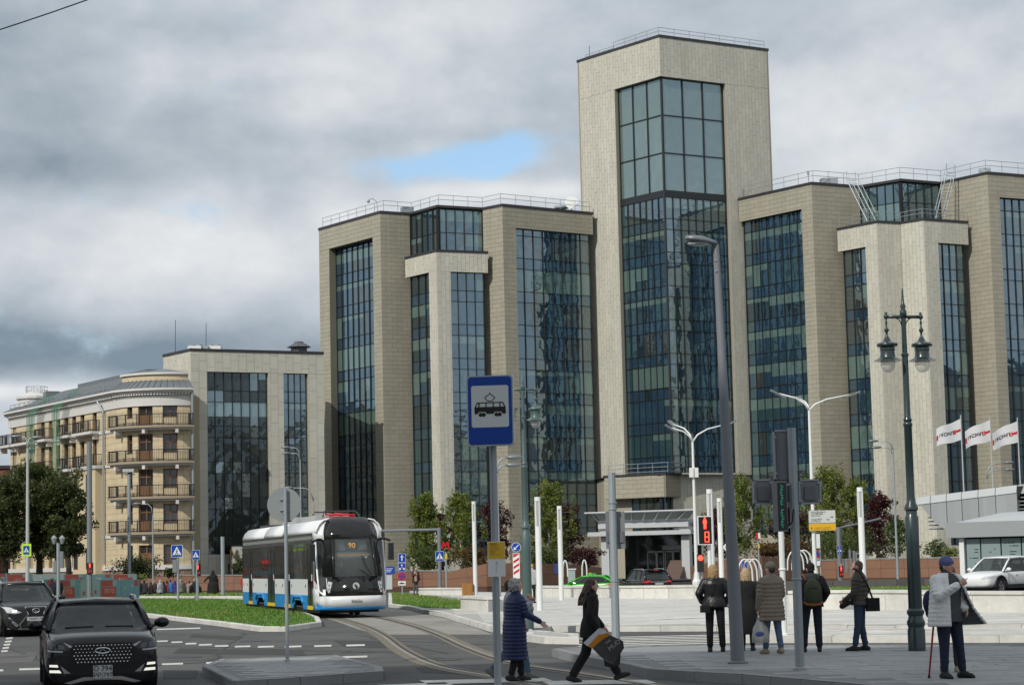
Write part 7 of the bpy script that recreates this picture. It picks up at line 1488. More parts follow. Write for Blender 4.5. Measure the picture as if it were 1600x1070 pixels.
# curved white roof sides and the roof deck
prof = [(hwt, 3.12), (hwt - .02, 3.22), (hwt - .12, 3.42), (hwt - .30, 3.58), (hwt - .50, 3.62)]
for s in (1, -1):
    for y0, y1 in ((-1.1, -8.9), (-8.95, -13.9), (-13.95, BK)):
        mb = MB(); rows = [[(s * x, y, z) for x, z in prof] for y in (y0, y1)]; rows[1] = [(s * x, y1 + (.5 * (3.62 - z) / -.5 if y1 == BK else 0) * 0, z) for x, z in prof]; mb.sheet(rows)
        o = mb.build('roof_fairing', tw, tr_); sd = o.modifiers.new('t', 'SOLIDIFY'); sd.thickness = .04; smooth_by_angle(o, 60)
tbox('roof_deck', -.76, .76, -1.3, BK, 3.50, 3.56, tdk)
tbox('roof_box', -.6, .7, -4.2, -7.5, 3.56, 3.82, mat('roof_box_grey', (.45, .46, .46), .5)); tbox('roof_box', -.5, .6, -10, -13, 3.56, 3.74, mat('roof_box_grey', (.45, .46, .46), .5)); tbox('roof_box', .3, .8, -8.2, -9.2, 3.56, 3.86, mat('roof_box_grey', (.45, .46, .46), .5)); tbox('roof_box', .1, .8, -16, -18, 3.56, 3.72, tdk)
mb = MB(); red_p = mat('pantograph_red', (.50, .02, .02), .4)
mb.box((0, -2.7, 3.70), (1.0, .8, .06)); mb.tube([(-.5, -2.4, 3.78), (.5, -2.4, 3.78)], .03, 6); mb.tube([(.3, -2.4, 3.78), (.15, -4.8, 3.9)], .035, 6); mb.tube([(-.3, -2.4, 3.78), (-.15, -4.8, 3.9)], .035, 6); mb.build('pantograph', red_p, tr_)
mb = MB(); mb.tube([(.7, -2.6, 3.72), (.6, -2.9, 3.93), (-.6, -2.9, 3.93), (-.7, -2.6, 3.72)], .03, 6); mb.tube([(.7, -4.9, 3.85), (.6, -4.9, 3.96), (-.6, -4.9, 3.96), (-.7, -4.9, 3.85)], .03, 6); mb.build('pantograph_shoe', tdk, tr_)
# nose: outlines at rising heights, from the left flank round the front to the right flank
def nose(z, y_f, wf, yc, ws=hwt, y_s=-1.75): return [(ws, y_s, z), (ws, (y_s + yc) / 2, z), (ws - .03, yc, z), ((ws + wf) / 2 + .02, (yc + y_f) / 2 + .06, z), (wf, y_f, z), (0, y_f + .07, z), (-wf, y_f, z), (-(ws + wf) / 2 - .02, (yc + y_f) / 2 + .06, z), (-ws + .03, yc, z), (-ws, (y_s + yc) / 2, z), (-ws, y_s, z)]
L = {.30: nose(.30, .0, .80, -.62), .42: nose(.42, .10, .84, -.55), .66: nose(.66, .12, .84, -.55), .80: nose(.80, .10, .82, -.56), 1.05: nose(1.05, .06, .80, -.60), 1.50: nose(1.50, -.02, .78, -.70), 2.85: nose(2.85, -.52, .68, -1.15), 3.12: nose(3.12, -.66, .68, -1.25), 3.40: nose(3.40, -.88, .66, -1.35, hwt - .13), 3.62: nose(3.62, -1.15, .60, -1.5, hwt - .45), 3.66: nose(3.66, -1.45, .5, -1.6, hwt - .6)}
def skin(name, zs, i0, i1, m, out=0.0, par=tr_, sm=True):
    mb = MB(); mb.sheet([[(x * (1 + out), y + out * .6, z) for x, y, z in L[z_][i0:i1 + 1]] for z_ in zs]); o = mb.build(name, m, par); sd = o.modifiers.new('t', 'SOLIDIFY'); sd.thickness = .03; sd.offset = 0; 
    return smooth_by_angle(o, 50) if sm else o
# bumper: white with blue wedges at both lower corners
skin('bumper', (.42, .66, .80), 3, 7, tw); skin('bumper_lip', (.30, .42), 0, 10, tb_)
for a, b, rev in ((0, 3, 1), (7, 10, -1)): skin('nose_flank', (.42, .66, .80, 1.05), a, b, tw)
for s in (1, -1):
    mb = MB(); q = [(s * (hwt + .012), -1.75, .42), (s * (hwt + .012), -1.2, .42), (s * (hwt - .0), -.55, .42), (s * 1.06, -.15, .42), (s * 1.06, -.14, .44), (s * (hwt - .005), -.55, .50), (s * (hwt + .012), -1.2, .66), (s * (hwt + .012), -1.75, .80)]; mb.add(q, [(0, 1, 6, 7), (1, 2, 5, 6), (2, 3, 4, 5)]); o = mb.build('blue_wedge', tb_, tr_); sd = o.modifiers.new('t', 'SOLIDIFY'); sd.thickness = .02
    # sloping top of the white flank below the cab side window
    mb = MB(); q = [(s * hwt, -1.75, 1.05), (s * hwt, -1.2, 1.05), (s * (hwt - .02), -.58, 1.05), (s * (hwt - .02), -.66, 1.12), (s * hwt, -1.2, 1.30), (s * hwt, -1.75, 1.44)]; mb.add(q, [(0, 1, 4, 5), (1, 2, 3, 4)]); o = mb.build('nose_flank', tw, tr_); sd = o.modifiers.new('t', 'SOLIDIFY'); sd.thickness = .02
for a, b in ((0, 2), (8, 10)): skin('cab_side_window', (1.05, 1.50, 2.85), a, b, tgl, -.012)
for a, b in ((2, 4), (6, 8)): skin('corner_window', (1.50, 2.85), a, b, tgl); skin('corner_mask', (.80, 1.05, 1.50), a, b, tk)
skin('front_mask', (.80, 1.05, 1.50), 4, 6, tk); skin('windscreen', (1.50, 2.85), 4, 6, wsc); skin('forehead', (2.85, 3.12, 3.40, 3.62, 3.66), 3, 7, tk)
for a, b in ((0, 3), (7, 10)): skin('roof_corner', (2.85, 3.12, 3.40, 3.62, 3.66), a, b, tw)
for s in (1, -1):
    mb = MB(); mb.tube([(s * (hwt + .0), -1.16, 2.88), (s * (hwt + .0), -.74, 1.52), (s * (hwt - .02), -.57, .98), (s * 1.06, -.2, .80)], .045, 6); mb.build('white_pillar', tw, tr_, smooth=True)
    mb = MB(); mb.tube([(s * .72, -.50, 2.85), (s * .80, -.0, 1.50)], .05, 6); mb.build('windscreen_post', tk, tr_, smooth=True)
    mb = MB(); mb.tube([(s * .79, .07, .81), (s * 1.0, -.15, 1.0), (s * 1.02, -.2, 1.45)], .02, 5); mb.build('mask_edge', tw, tr_)
    mb = MB(); q = [(s * .86, .03, 1.30), (s * .98, -.13, 1.34), (s * 1.03, -.20, .92), (s * .99, -.12, .86), (s * .93, .0, 1.0)]
    mb.add(q, [tuple(range(5))[::s]]); o = mb.build('headlight', lampg, tr_); sd = o.modifiers.new('t', 'SOLIDIFY'); sd.thickness = .04
    for z in (1.22, 1.08, .95): mb = MB(); mb.ell((s * .955, -.05, z), (.05, .05, .05), 8, 6); e = mb.build('headlight_unit', mat('lamp_inner2', (.6, .62, .62), .15, .4), tr_); e.parent = o
    mb = MB(); mb.tube([(s * .95, -.95, 2.85), (s * 1.25, -.75, 2.86), (s * 1.46, -.62, 2.78)], .05, 6); mb.box((s * 1.46, -.62, 2.38), (.20, .16, .62)); mb.build('mirror', tk, tr_)
    tbox('cab_grab', s * hwt, s * (hwt + .02), -1.65, -1.6, 1.1, 1.4, red_m)
    mb = MB(); mb.ell((s * .55, .10, .62), (.035, .03, .035), 8, 6); mb.build('sensor', tdk, tr_); mb = MB(); mb.ell((s * .83, .07, .64), (.05, .03, .05), 8, 6); mb.build('sensor', tdk, tr_)
amber = mat('amber_display', (.4, .2, .02), .5, emit=(1.0, .45, .06), estr=.9)
mb = MB(); mb.box((0, -.60, 2.62), (.36, .05, .26)); b1 = mb.build('route_display', mat('screen_black', (.014, .012, .012), .3), tr_); text('route_number', '90', .27, amber, b1, facing((0, -.57, 2.62), math.pi / 2))
mb = MB(); mb.box((0, -.47, 2.28), (1.12, .05, .22)); b2 = mb.build('route_display', mat('screen_grey', (.13, .14, .145), .35), tr_); text('route_name', 'Павелецкий вокзал', .135, mat('amber_dim', (.35, .19, .03), .5, emit=(1.0, .5, .1), estr=.28), b2, facing((0, -.44, 2.28), math.pi / 2))
for s in (1, -1): mb = MB(); mb.hexa([(s * .2, -.66, 2.45), (s * .58, -.6, 2.45), (s * .58, -.64, 2.45), (s * .2, -.7, 2.45), (s * .3, -.70, 2.80), (s * .52, -.66, 2.80), (s * .52, -.7, 2.80), (s * .3, -.74, 2.80)]); mb.build('sun_blind', mat('screen_grey', (.13, .14, .145), .35), tr_)
text('fleet_number', '30656', .17, ink, tr_, facing((0, .225, .60), math.pi / 2))
mb = MB(); mb.lathe([(.125, 0), (.125, .012)], n=20, M=Matrix.Translation((0, .13, 1.16)) @ Matrix.Rotation(R(-90), 4, 'X')); em = mb.build('emblem', mat('emblem_silver', (.6, .61, .6), .3, .4), tr_)
poly_y(tr_, 'emblem_mark', [[(-.05, 1.08), (.0, 1.05), (.02, 1.13), (.06, 1.16), (.05, 1.22), (.0, 1.21), (-.02, 1.16), (-.07, 1.14)]], tk, .165, .01, em)
mb = MB(); mb.tube([(-.55, .1, 1.52), (-.35, -.12, 2.0), (-.30, -.22, 2.25)], .018, 5); mb.tube([(-.5, .09, 1.52), (-.15, .02, 1.75)], .015, 5); mb.build('wiper', tk, tr_)
mb = MB(); mb.box((0, -.98, 3.30), (.62, .10, .11)); lb = mb.build('light_bar', black_plastic, tr_)
mb = MB()
for i in range(7): mb.ell((-.24 + i * .08, -.92, 3.31), (.028, .02, .028), 6, 4)
mb.build('light_bar_lamps', mat('lamp_inner2', (.6, .62, .62), .15, .4), tr_)['kind'] = 'stuff'
for s in (1, -1): mb = MB(); mb.ell((s * .62, -.63, 3.02), (.05, .04, .03), 8, 6); mb.build('marker_lamp', drl, tr_)
tbox('cab_wall', -1.1, 1.1, -2.2, -2.15, .5, 3.2, mat('cab_wall_grey', (.20, .21, .215), .6)); mb = MB(); mb.box((0, -.45, 1.28), (1.6, .6, .4)); mb.build('dashboard', tdk, tr_)
tbox('cab_window_bright', -1.0, -.3, -2.14, -2.10, 1.5, 2.2, mat('cab_light', (.40, .42, .42), .6)); tbox('orange_vest', .72, 1.02, -1.5, -1.3, 1.5, 1.78, mat('vest_orange', (.75, .16, .02), .7))
# ---------------------------------------------------------------- people
skin_m = mat('skin', (0.58, 0.36, 0.27), .55, var=.08, vscale=6); skin_w = mat('skin_ruddy', (0.56, 0.32, 0.24), .55, var=.1, vscale=6); eye_m = mat('eye_dark', (.02, .015, .012), .3); lip_m = mat('lips', (.34, .11, .09), .5)
def cloth(name, c, rough=.85, **k): return mat(name, c, rough, var=.25, vscale=7, bump=.9, bscale=11, **k)
jean = cloth('blue_denim', (.075, .13, .20)); jean_d = cloth('dark_denim', (.016, .022, .045)); blackc = cloth('black_cloth', (.008, .008, .009)); sole = mat('shoe_black', (.012, .012, .013), .6)
def remesh(mb, name, m, parent, vox, it=3):
    o = mb.build(name, m, parent); o.location = (0, 0, 0); md = o.modifiers.new('r', 'REMESH'); md.mode = 'VOXEL'; md.voxel_size = vox
    if it: sm = o.modifiers.new('s', 'SMOOTH'); sm.iterations = it; sm.factor = .5
    evaluated(o); o.data.polygons.foreach_set('use_smooth', [True] * len(o.data.polygons)); return o
V = Vector
def person(label, loc, az, H=1.68, far=False, group=None, lean=(0, 0), legs=None, arms=None, head_yaw=0, head_tilt=0, coat=None, trousers=jean_d, shoes=sole, hair=None, hat=None, girth=1.0, skin=skin_m, wide=1.0, face=True, sweater=None, detail=True):
    root = thing('person', label, 'person', loc, rz_of(az), group); s = H / 1.70; vox = .034 if far else .0095; cv = .036 if far else .0135
    def U(p): p = V(p); k = max(0, p.z - .92); return V(((p.x + lean[0] * k), p.y + lean[1] * k, p.z)) * s
    LG = {1: ((.095, .0, .90), (.10, .01, .48), (.10, -.01, .085)), -1: ((-.095, .0, .90), (-.10, .01, .48), (-.10, -.01, .085))}
    if legs: LG.update({k_: tuple(v) for k_, v in legs.items()})
    AR = {1: ((.185, 0, 1.40), (.235, -.03, 1.13), (.235, .05, .88)), -1: ((-.185, 0, 1.40), (-.235, -.03, 1.13), (-.235, .05, .88))}
    if arms: AR.update(arms)
    g = girth; HM = Matrix.Translation(U((0, 0, 1.47))) @ Matrix.Rotation(head_yaw, 4, 'Z') @ Matrix.Rotation(head_tilt, 4, 'X') @ Matrix.Translation(-U((0, 0, 1.47)))
    def Hd(p): return HM @ U(p)
    b = MB()
    def e(c, r, hd=False): b.ell(Hd(c) if hd else U(c), [x * s for x in r], 14, 10, M=(HM if hd else None))
    e((0, 0, .98), (.15, .10, .13)); e((0, 0, 1.15), (.135, .095, .18)); e((0, 0, 1.32), (.165, .10, .14)); b.limb(U((0, -.01, 1.38)), Hd((0, .0, 1.52)), .058 * s, .05 * s)
    e((0, .012, 1.595), (.074, .094, .108), True); e((0, .03, 1.535), (.054, .066, .066), True)
    if not far:
        b.limb(Hd((0, .098, 1.605)), Hd((0, .122, 1.572)), .009 * s, .015 * s, 6); e((.076, -.002, 1.585), (.012, .022, .032), True); e((-.076, -.002, 1.585), (.012, .022, .032), True); e((0, .082, 1.627), (.055, .022, .012), True); e((0, .085, 1.528), (.024, .014, .010), True); e((0, .072, 1.49), (.024, .022, .018), True)
    for sd in (1, -1):
        h_, k_, a_ = [U(p) for p in LG[sd][:3]]; b.limb(h_, k_, .085 * s, .055 * s); b.limb(k_, a_, .055 * s, .036 * s); b.limb(a_, a_ + V((0, .03, -.03)) * s, .034 * s, .024 * s)
        p0, p1, p2 = [U(p) for p in AR[sd][:3]]; b.limb(p0, p1, .05 * s, .04 * s); b.limb(p1, p2, .038 * s, .027 * s)
        d = (p2 - p1).normalized(); d = V(AR[sd][3]).normalized() if len(AR[sd]) > 3 else (d * .8 + V((0, .25, -.4))).normalized(); l = d.cross(V((sd, .2, 0))).normalized(); nrm = d.cross(l)
        if far: b.limb(p2, p2 + d * .13 * s, .032 * s, .022 * s)
        else:
            for q in (-.5, 0, .5): b.limb(p2 + l * .028 * q * s, p2 + d * .085 * s + l * .05 * q * s, .017 * s, .015 * s, 8)
            for i, (q, ln) in enumerate(((-.6, .062), (-.2, .075), (.2, .07), (.6, .055))):
                f0 = p2 + (d * .088 + l * .052 * q) * s; f1 = f0 + (d * ln * .55 + nrm * sd * -.012) * s; f2 = f1 + (d * ln * .38 + nrm * sd * -.028) * s; point = len(AR[sd]) > 4 and AR[sd][4] == 'point'
                if point and i > 0: f1 = f0 + (d * .02 + nrm * sd * -.03) * s; f2 = f1 + (d * -.03 + nrm * sd * -.012) * s
                if len(AR[sd]) > 4 and AR[sd][4] == 'fist': f1 = f0 + (d * .018 + nrm * sd * -.03) * s; f2 = f1 + (d * -.035 + nrm * sd * -.01) * s
                b.limb(f0, f1, .0105 * s, .0095 * s, 6); b.limb(f1, f2, .0095 * s, .008 * s, 6)
            t0 = p2 + (d * .03 - l * .026) * s; t1 = t0 + (d * .035 - l * .028) * s; b.limb(t0, t1, .0125 * s, .011 * s, 6); b.limb(t1, t1 + (d * .03 - l * .004) * s, .011 * s, .009 * s, 6)
    body = remesh(b, 'body', skin, root, vox, 2)
    if not far and face:
        for sx in (-1, 1): mb = MB(); mb.ell(Hd((sx * .032, .089, 1.602)), (.012 * s, .008 * s, .006 * s), 8, 6); mb.build('eye', eye_m, root)
        mb = MB(); mb.ell(Hd((0, .094, 1.529)), (.023 * s, .008 * s, .006 * s), 8, 6); mb.build('lips', lip_m, root)
    # trousers and shoes
    t = MB(); t.ell(U((0, 0, .97)), (.168 * s * g, .118 * s * g, .14 * s), 14, 10)
    for sd in (1, -1):
        h_, k_, a_ = [U(p) for p in LG[sd][:3]]; w = wide; t.limb(h_ + V((0, 0, .0)), k_, .098 * s * g, .07 * s * w * (1 + (g - 1) * .6)); up = (k_ - a_).normalized() * .05 * s; t.limb(k_, a_ + up, .068 * s * w * (1 + (g - 1) * .6), .058 * s * w); t.limb(U((sd * .06, 0, .96)), h_, .10 * s * g, .098 * s * g)
        if not far:
            for q in range(4): c = k_.lerp(a_, .15 + .22 * q); t.ell(c + V((0, -.01 if q % 2 else .012, 0)), (.066 * s * w, .066 * s * w, .02 * s), 10, 5)
    remesh(t, 'trousers', trousers, root, cv, 3)
    for sd in (1, -1):
        k_, a_ = U(LG[sd][1]), U(LG[sd][2]); fw = V(LG[sd][3]).normalized() if len(LG[sd]) > 3 else V((sd * .12, 1, -.0)).normalized(); dn = V((0, 0, -1)); dn = (dn - fw * dn.dot(fw)).normalized(); sh = MB()
        sh.limb(a_ + dn * .045 * s - fw * .055 * s, a_ + dn * .05 * s + fw * .13 * s, .045 * s, .040 * s); sh.limb(a_ + dn * .01 * s, a_ + dn * .045 * s + fw * .09 * s, .05 * s, .042 * s); sh.limb(a_ + dn * .062 * s - fw * .06 * s, a_ + dn * .064 * s + fw * .165 * s, .03 * s, .030 * s)
        remesh(sh, 'shoe', shoes, root, cv * .8, 2)
    if coat:
        m, hem = coat['m'], coat.get('hem', .80); bulk = coat.get('bulk', 1.0) * g; c = MB(); prof = [(1.475, .075, .072), (1.44, .125, .09), (1.40, .185, .105), (1.33, .195, .12), (1.22, .19, .125), (1.08, .178, .12), (.98, .19, .132)]
        if hem < .9: prof += [(.86, .20 * coat.get('flare', 1), .145 * coat.get('flare', 1)), (hem, .205 * coat.get('flare', 1) ** 1.5, .15 * coat.get('flare', 1) ** 1.5)]
        else: prof[-1] = (hem, .18, .125)
        rings = []
        for z, rx, ry in prof:
            q = .012 * math.sin(z * 97) if coat.get('fold') else 0
            rings.append([U((0, -.005, z)) + V(((rx * bulk + .012 + q) * s * math.cos(a), (ry * bulk + .012 + q) * s * math.sin(a), 0)) + V((0, coat.get('back', 0) * max(0, 1 - z), 0)) for a in [2 * math.pi * i / 24 for i in range(24)]])
        c.loft(rings[::-1])
        for sd in (1, -1):
            p0, p1, p2 = [U(p) for p in AR[sd][:3]]; cb = coat.get('sleeve', 1.0); c.limb(p0 + V((-sd * .02, 0, -.01)) * s, p1, .078 * s * cb, .064 * s * cb); c.limb(p1, p2.lerp(p1, .04), .064 * s * cb, .050 * s * cb)
        if coat.get('collar', True): c.limb(U((0, -.01, 1.43)), U((0, .0, 1.50)), .085 * s, .078 * s)
        if coat.get('quilt'):      # padded bands stand out all round the coat and sleeves
            n = int((1.40 - hem) / coat['quilt'])
            for i in range(n):
                z = hem + .03 + i * coat['quilt']; k0 = [j for j in range(len(prof) - 1) if prof[j][0] >= z >= prof[j + 1][0]]
                if not k0: continue
                a0, a1 = prof[k0[0]], prof[k0[0] + 1]; f = (a0[0] - z) / (a0[0] - a1[0]); rx, ry = a0[1] + (a1[1] - a0[1]) * f, a0[2] + (a1[2] - a0[2]) * f; hh = coat['quilt'] * .42
                c.loft([[U((0, -.005, z + dz)) + V(((rx * bulk + .012 + o_) * s * math.cos(a), (ry * bulk + .012 + o_) * s * math.sin(a), 0)) for a in [2 * math.pi * k_ / 24 for k_ in range(24)]] for dz, o_ in ((-hh, -.01), (-hh * .5, .012), (hh * .5, .012), (hh, -.01))])
            for sd in (1, -1):
                p0, p1, p2 = [U(p) for p in AR[sd][:3]]
                for a_, b_, r0 in ((p0, p1, .078), (p1, p2, .060)):
                    for i in range(4): q = a_.lerp(b_, (i + .5) / 4); c.ell(q, ((r0 - .006 * i * .5 + .008) * s, (r0 - .006 * i * .5 + .008) * s, (r0 - .004 * i + .0) * s * .55), 10, 6)
        remesh(c, coat.get('name', 'coat'), m, root, cv if not coat.get('quilt') else .011, 2)
        if coat.get('hood'): hm = MB(); hm.ell(U((0, -.11, 1.42)), (.13 * s, .085 * s, .10 * s)); hm.ell(U((0, -.16, 1.36)), (.09 * s, .06 * s, .09 * s)); hm.limb(U((-.1, -.05, 1.46)), U((.1, -.05, 1.46)), .05 * s, .05 * s); remesh(hm, 'hood', coat.get('hood_m', m), root, cv, 3)
    if hair:
        kind, hmt = hair; h = MB()
        def he(c, r): h.ell(Hd(c), [x * s for x in r], 14, 10, M=HM)
        if kind == 'short': he((0, -.018, 1.625), (.082, .098, .092)); he((0, -.045, 1.575), (.072, .065, .075))
        if kind == 'crop': he((0, -.016, 1.622), (.079, .092, .088)); he((0, -.04, 1.575), (.068, .06, .07))
        if kind == 'curly':
            r = random.Random(5); he((0, -.02, 1.61), (.09, .10, .10))
            for _ in range(90):
                a, z = r.uniform(0, 6.28), r.uniform(-.09, .11); q = math.sqrt(max(0, 1 - (z / .125) ** 2)); c = V((math.cos(a) * .092 * q, -.025 + math.sin(a) * .098 * q, 1.61 + z))
                if c.y > .045 and c.z < 1.66: continue
                h.ell(Hd(c), [r.uniform(.018, .032) * s] * 3, 7, 5)
        if kind in ('bob', 'long'):
            he((0, -.02, 1.625), (.092, .105, .095)); he((0, -.05, 1.56), (.098, .078, .11)); lo = 1.47 if kind == 'bob' else 1.30
            r = random.Random(9)
            for i in range(22 if not far else 6):
                a = math.pi * (1.0 + (i + .5) / (22 if not far else 6)) if True else 0; x, y = .088 * math.cos(a), -.02 + .078 * math.sin(a) * (1 if kind == 'bob' else 1.1); top_ = (x, y, 1.60); bot_ = (x * r.uniform(.85, 1.15) * (1 if kind == 'bob' else 1.5), y - (.01 if kind == 'bob' else .11), lo + r.uniform(-.03, .03)); h.limb(Hd(top_), Hd(bot_) if kind == 'bob' else U(bot_), .028 * s, .014 * s, 7)
        remesh(h, 'hair', hmt, root, cv * .75, 1)
    if hat:
        kind, hm_ = hat; h = MB()
        if kind == 'knit':
            h.ell(Hd((0, -.012, 1.645)), (.094 * s, .108 * s, .092 * s), 16, 10, M=HM); h.lathe([(.098 * s, -.03 * s), (.102 * s, 0), (.098 * s, .03 * s)], (0, 0, 0), 18, 0, HM @ Matrix.Translation(U((0, -.006, 1.635))) @ Matrix.Scale(1.10, 4, (0, 1, 0)))
        if kind == 'cap': h.ell(Hd((0, -.01, 1.635)), (.086 * s, .102 * s, .088 * s), 14, 10, M=HM)
        if kind == 'hood': h.ell(Hd((0, -.025, 1.60)), (.105 * s, .115 * s, .13 * s), 14, 10, M=HM); h.ell(Hd((0, -.05, 1.50)), (.12 * s, .10 * s, .10 * s), 14, 10)
        remesh(h, 'hat' if kind != 'hood' else 'raised_hood', hm_, root, cv, 2)
    return root, U, s
navy = cloth('navy_quilt', (.012, .024, .085), .55); beige = cloth('beige_quilt', (.21, .165, .125), .6); whitej = cloth('white_quilt', (.72, .725, .715), .55); leather = mat('black_leather', (.010, .010, .011), .38, bump=.4, bscale=14); browng = cloth('brown_grey_jacket', (.062, .055, .043), .7); wool = cloth('black_wool', (.007, .007, .008)); lilac = cloth('lilac_fleece', (.36, .36, .42))
grey_hair = mat('grey_hair', (.36, .35, .33), .6, var=.3, vscale=30, bump=.8, bscale=70); brown_hair = mat('brown_hair', (.05, .028, .018), .5, var=.3, vscale=30, bump=.6, bscale=60); blonde = mat('blonde_hair', (.33, .215, .10), .5, var=.35, vscale=30, bump=.6, bscale=60); blonde2 = mat('pale_blonde_hair', (.40, .30, .17), .5, var=.35, vscale=30, bump=.6, bscale=60); dark_hair = mat('dark_hair', (.02, .015, .012), .5, bump=.5, bscale=60); crop_hair = mat('cropped_hair', (.10, .075, .06), .8)
def P0(px, py, z): g = G(px, py, z); return V((g.x, g.y, z))
def item(name, label, cat, pos, rz=0.0): return thing(name, label, cat, pos, rz)
# old woman in the navy quilted coat, walking to the right, seen from behind her right shoulder
p = P0(806, 1064, 0.0)
person('old woman with curly grey hair in a long navy quilted coat walking to the right', p, R(22), 1.60, coat=dict(m=navy, hem=.36, quilt=.062, bulk=1.12, flare=1.0, name='coat'), trousers=blackc, hair=('curly', grey_hair), lean=(0, .06), girth=1.08,
       legs={1: ((.09, .02, .90), (.09, -.02, .49), (.09, -.12, .10), (.1, 1, -.25)), -1: ((-.09, .02, .90), (-.09, .12, .49), (-.09, .14, .085))}, arms={1: ((.20, .02, 1.38), (.25, .10, 1.13), (.24, .36, 1.0), (.2, .8, -.75)), -1: ((-.2, .0, 1.38), (-.24, .0, 1.12), (-.18, .2, .95))}, head_yaw=R(-8), face=True)
# companion behind her
p = P0(799, 1060, 0.0); p.x += .02
person('companion in jeans and pale sleeves, fist raised, walking behind the old woman in navy', p, R(2), 1.60, coat=dict(m=lilac, hem=.86, name='jacket'), trousers=jean, shoes=mat('grey_shoe', (.16, .155, .15), .7), hair=('short', brown_hair),
       legs={1: ((.09, 0, .90), (.09, .20, .52), (.09, .27, .09)), -1: ((-.09, 0, .90), (-.09, -.06, .50), (-.09, -.36, .16), (0, .8, -.6))}, arms={-1: ((-.19, 0, 1.40), (-.24, .10, 1.16), (-.22, .30, 1.34), (0, .3, 1), 'fist'), 1: ((.19, 0, 1.40), (.22, .14, 1.16), (.16, .34, 1.30), (0, .3, 1), 'fist')})
# woman in black with a shopping bag
p = P0(925, 1066, 0.0)
person('woman with long brown hair in a black hooded jacket striding to the right', p, R(4), 1.60, coat=dict(m=wool, hem=.74, bulk=1.05, hood=True, name='jacket', fold=True), trousers=blackc, hair=('long', brown_hair), lean=(0, .05), wide=1.25,
       legs={1: ((.09, 0, .90), (.09, .22, .55), (.09, .43, .14), (.1, 1, .35)), -1: ((-.09, 0, .90), (-.09, -.08, .49), (-.09, -.32, .11), (0, 1, -.25))}, arms={1: ((.19, 0, 1.40), (.26, -.05, 1.12), (.27, .12, .86), (0, .25, -1), 'fist'), -1: ((-.19, 0, 1.40), (-.24, .05, 1.12), (-.22, .22, .92))})
bg = item('shopping_bag', 'grey carrier bag with orange and white top held by the striding woman', 'bag', P0(925, 1066, 0) + V((.14, -.30, .80))); bg.scale = (.86, .86, .86); kf = mat('bag_grey', (.040, .040, .042), .45, bump=.6, bscale=9)
def bagsheet(pts0, pts1, m, name, y0=-.01, dep=.05):
    mb = MB(); n = len(pts0); rows = []
    for yy, k_ in ((y0, 1), (y0 - dep, 1.0)): rows.append((yy, k_))
    A = [(x, y0 + .012 * math.sin(x * 40), z) for x, z in pts0] + [(x, y0 + .012 * math.sin(x * 33 + 1), z) for x, z in pts1[::-1]]; B = [(x, y0 + dep + .01 * math.sin(x * 30), z) for x, _, z in A]; k_ = len(A)
    mb.add(A + B, [tuple(range(k_)), tuple(range(k_, 2 * k_))[::-1]] + [(i, k_ + i, k_ + (i + 1) % k_, (i + 1) % k_) for i in range(k_)]); return mb.build(name, m, bg)
C0 = V((-.05, .02))
bagsheet([(-.31, -.20), (-.02, .06), (.08, .03)], [(-.24, -.26), (-.04, -.06), (.13, -.03)], mat('bag_white', (.55, .56, .57), .5), 'bag_top'); bagsheet([(-.24, -.26), (-.04, -.06), (.13, -.03)], [(-.15, -.30), (.02, -.16), (.17, -.07)], mat('bag_orange', (.62, .24, .02), .5), 'bag_band'); bagsheet([(-.15, -.30), (.02, -.16), (.17, -.07), (.40, -.18)], [(-.02, -.44), (.10, -.55), (.22, -.60), (.42, -.30)], kf, 'bag_side', -.03, .12); bagsheet([(.05, -.44), (.22, -.50), (.36, -.34)], [(.06, -.62), (.2, -.66), (.34, -.60)], mat('bag_black', (.012, .012, .013), .5), 'bag_base', .02, .1)
text('bag_lettering', 'MUD', .115, mat('bag_print', (.38, .37, .36), .6), bg, Matrix.Translation((.24, -.06, -.25)) @ Matrix.Rotation(R(38), 4, 'Y').inverted() @ Matrix.Rotation(R(90), 4, 'X'), 'CENTER', .001); text('bag_lettering', 'THE', .06, mat('bag_print', (.38, .37, .36), .6), bg, Matrix.Translation((.13, -.06, -.19)) @ Matrix.Rotation(R(38), 4, 'Y').inverted() @ Matrix.Rotation(R(90), 4, 'X'), 'CENTER', .001)
# waiting group on the pavement
p = P0(1119, 1018, .15)
person('blonde woman in a black leather jacket standing left of the big lamp post', p, R(86), 1.60, coat=dict(m=leather, hem=.88, bulk=1.12, sleeve=1.15, name='jacket', fold=True), trousers=blackc, hair=('bob', blonde), head_yaw=R(-35), wide=1.1, arms={1: ((.20, 0, 1.38), (.31, -.03, 1.15), (.26, .12, .98)), -1: ((-.20, 0, 1.38), (-.31, -.03, 1.15), (-.25, .13, .98))}, legs={1: ((.10, 0, .90), (.12, .01, .48), (.135, -.01, .085)), -1: ((-.10, 0, .90), (-.11, .01, .48), (-.115, -.01, .085))})
b_ = item('handbag', 'small black handbag at the hip of the woman in the leather jacket', 'bag', p + V((-.20, -.20, .80))); mb = MB(); mb.box((0, 0, 0), (.17, .08, .13), .2); mb.build('pouch', leather, b_); mb = MB(); mb.tube([(-.06, -.0, .06), (.10, -.04, .40), (.22, .02, .62)], .008, 5); mb.build('strap', leather, b_)
p = P0(1169, 1016, .15)
person('pale blonde woman in a long black coat partly hidden by the big lamp post', p, R(78), 1.52, coat=dict(m=wool, hem=.34, bulk=1.05, flare=1.05), trousers=blackc, hair=('bob', blonde2), arms={1: ((.20, 0, 1.38), (.31, -.02, 1.12), (.20, .14, .95)), -1: ((-.20, 0, 1.38), (-.28, -.02, 1.12), (-.18, .16, .95))})
p = P0(1208, 1021, .15)
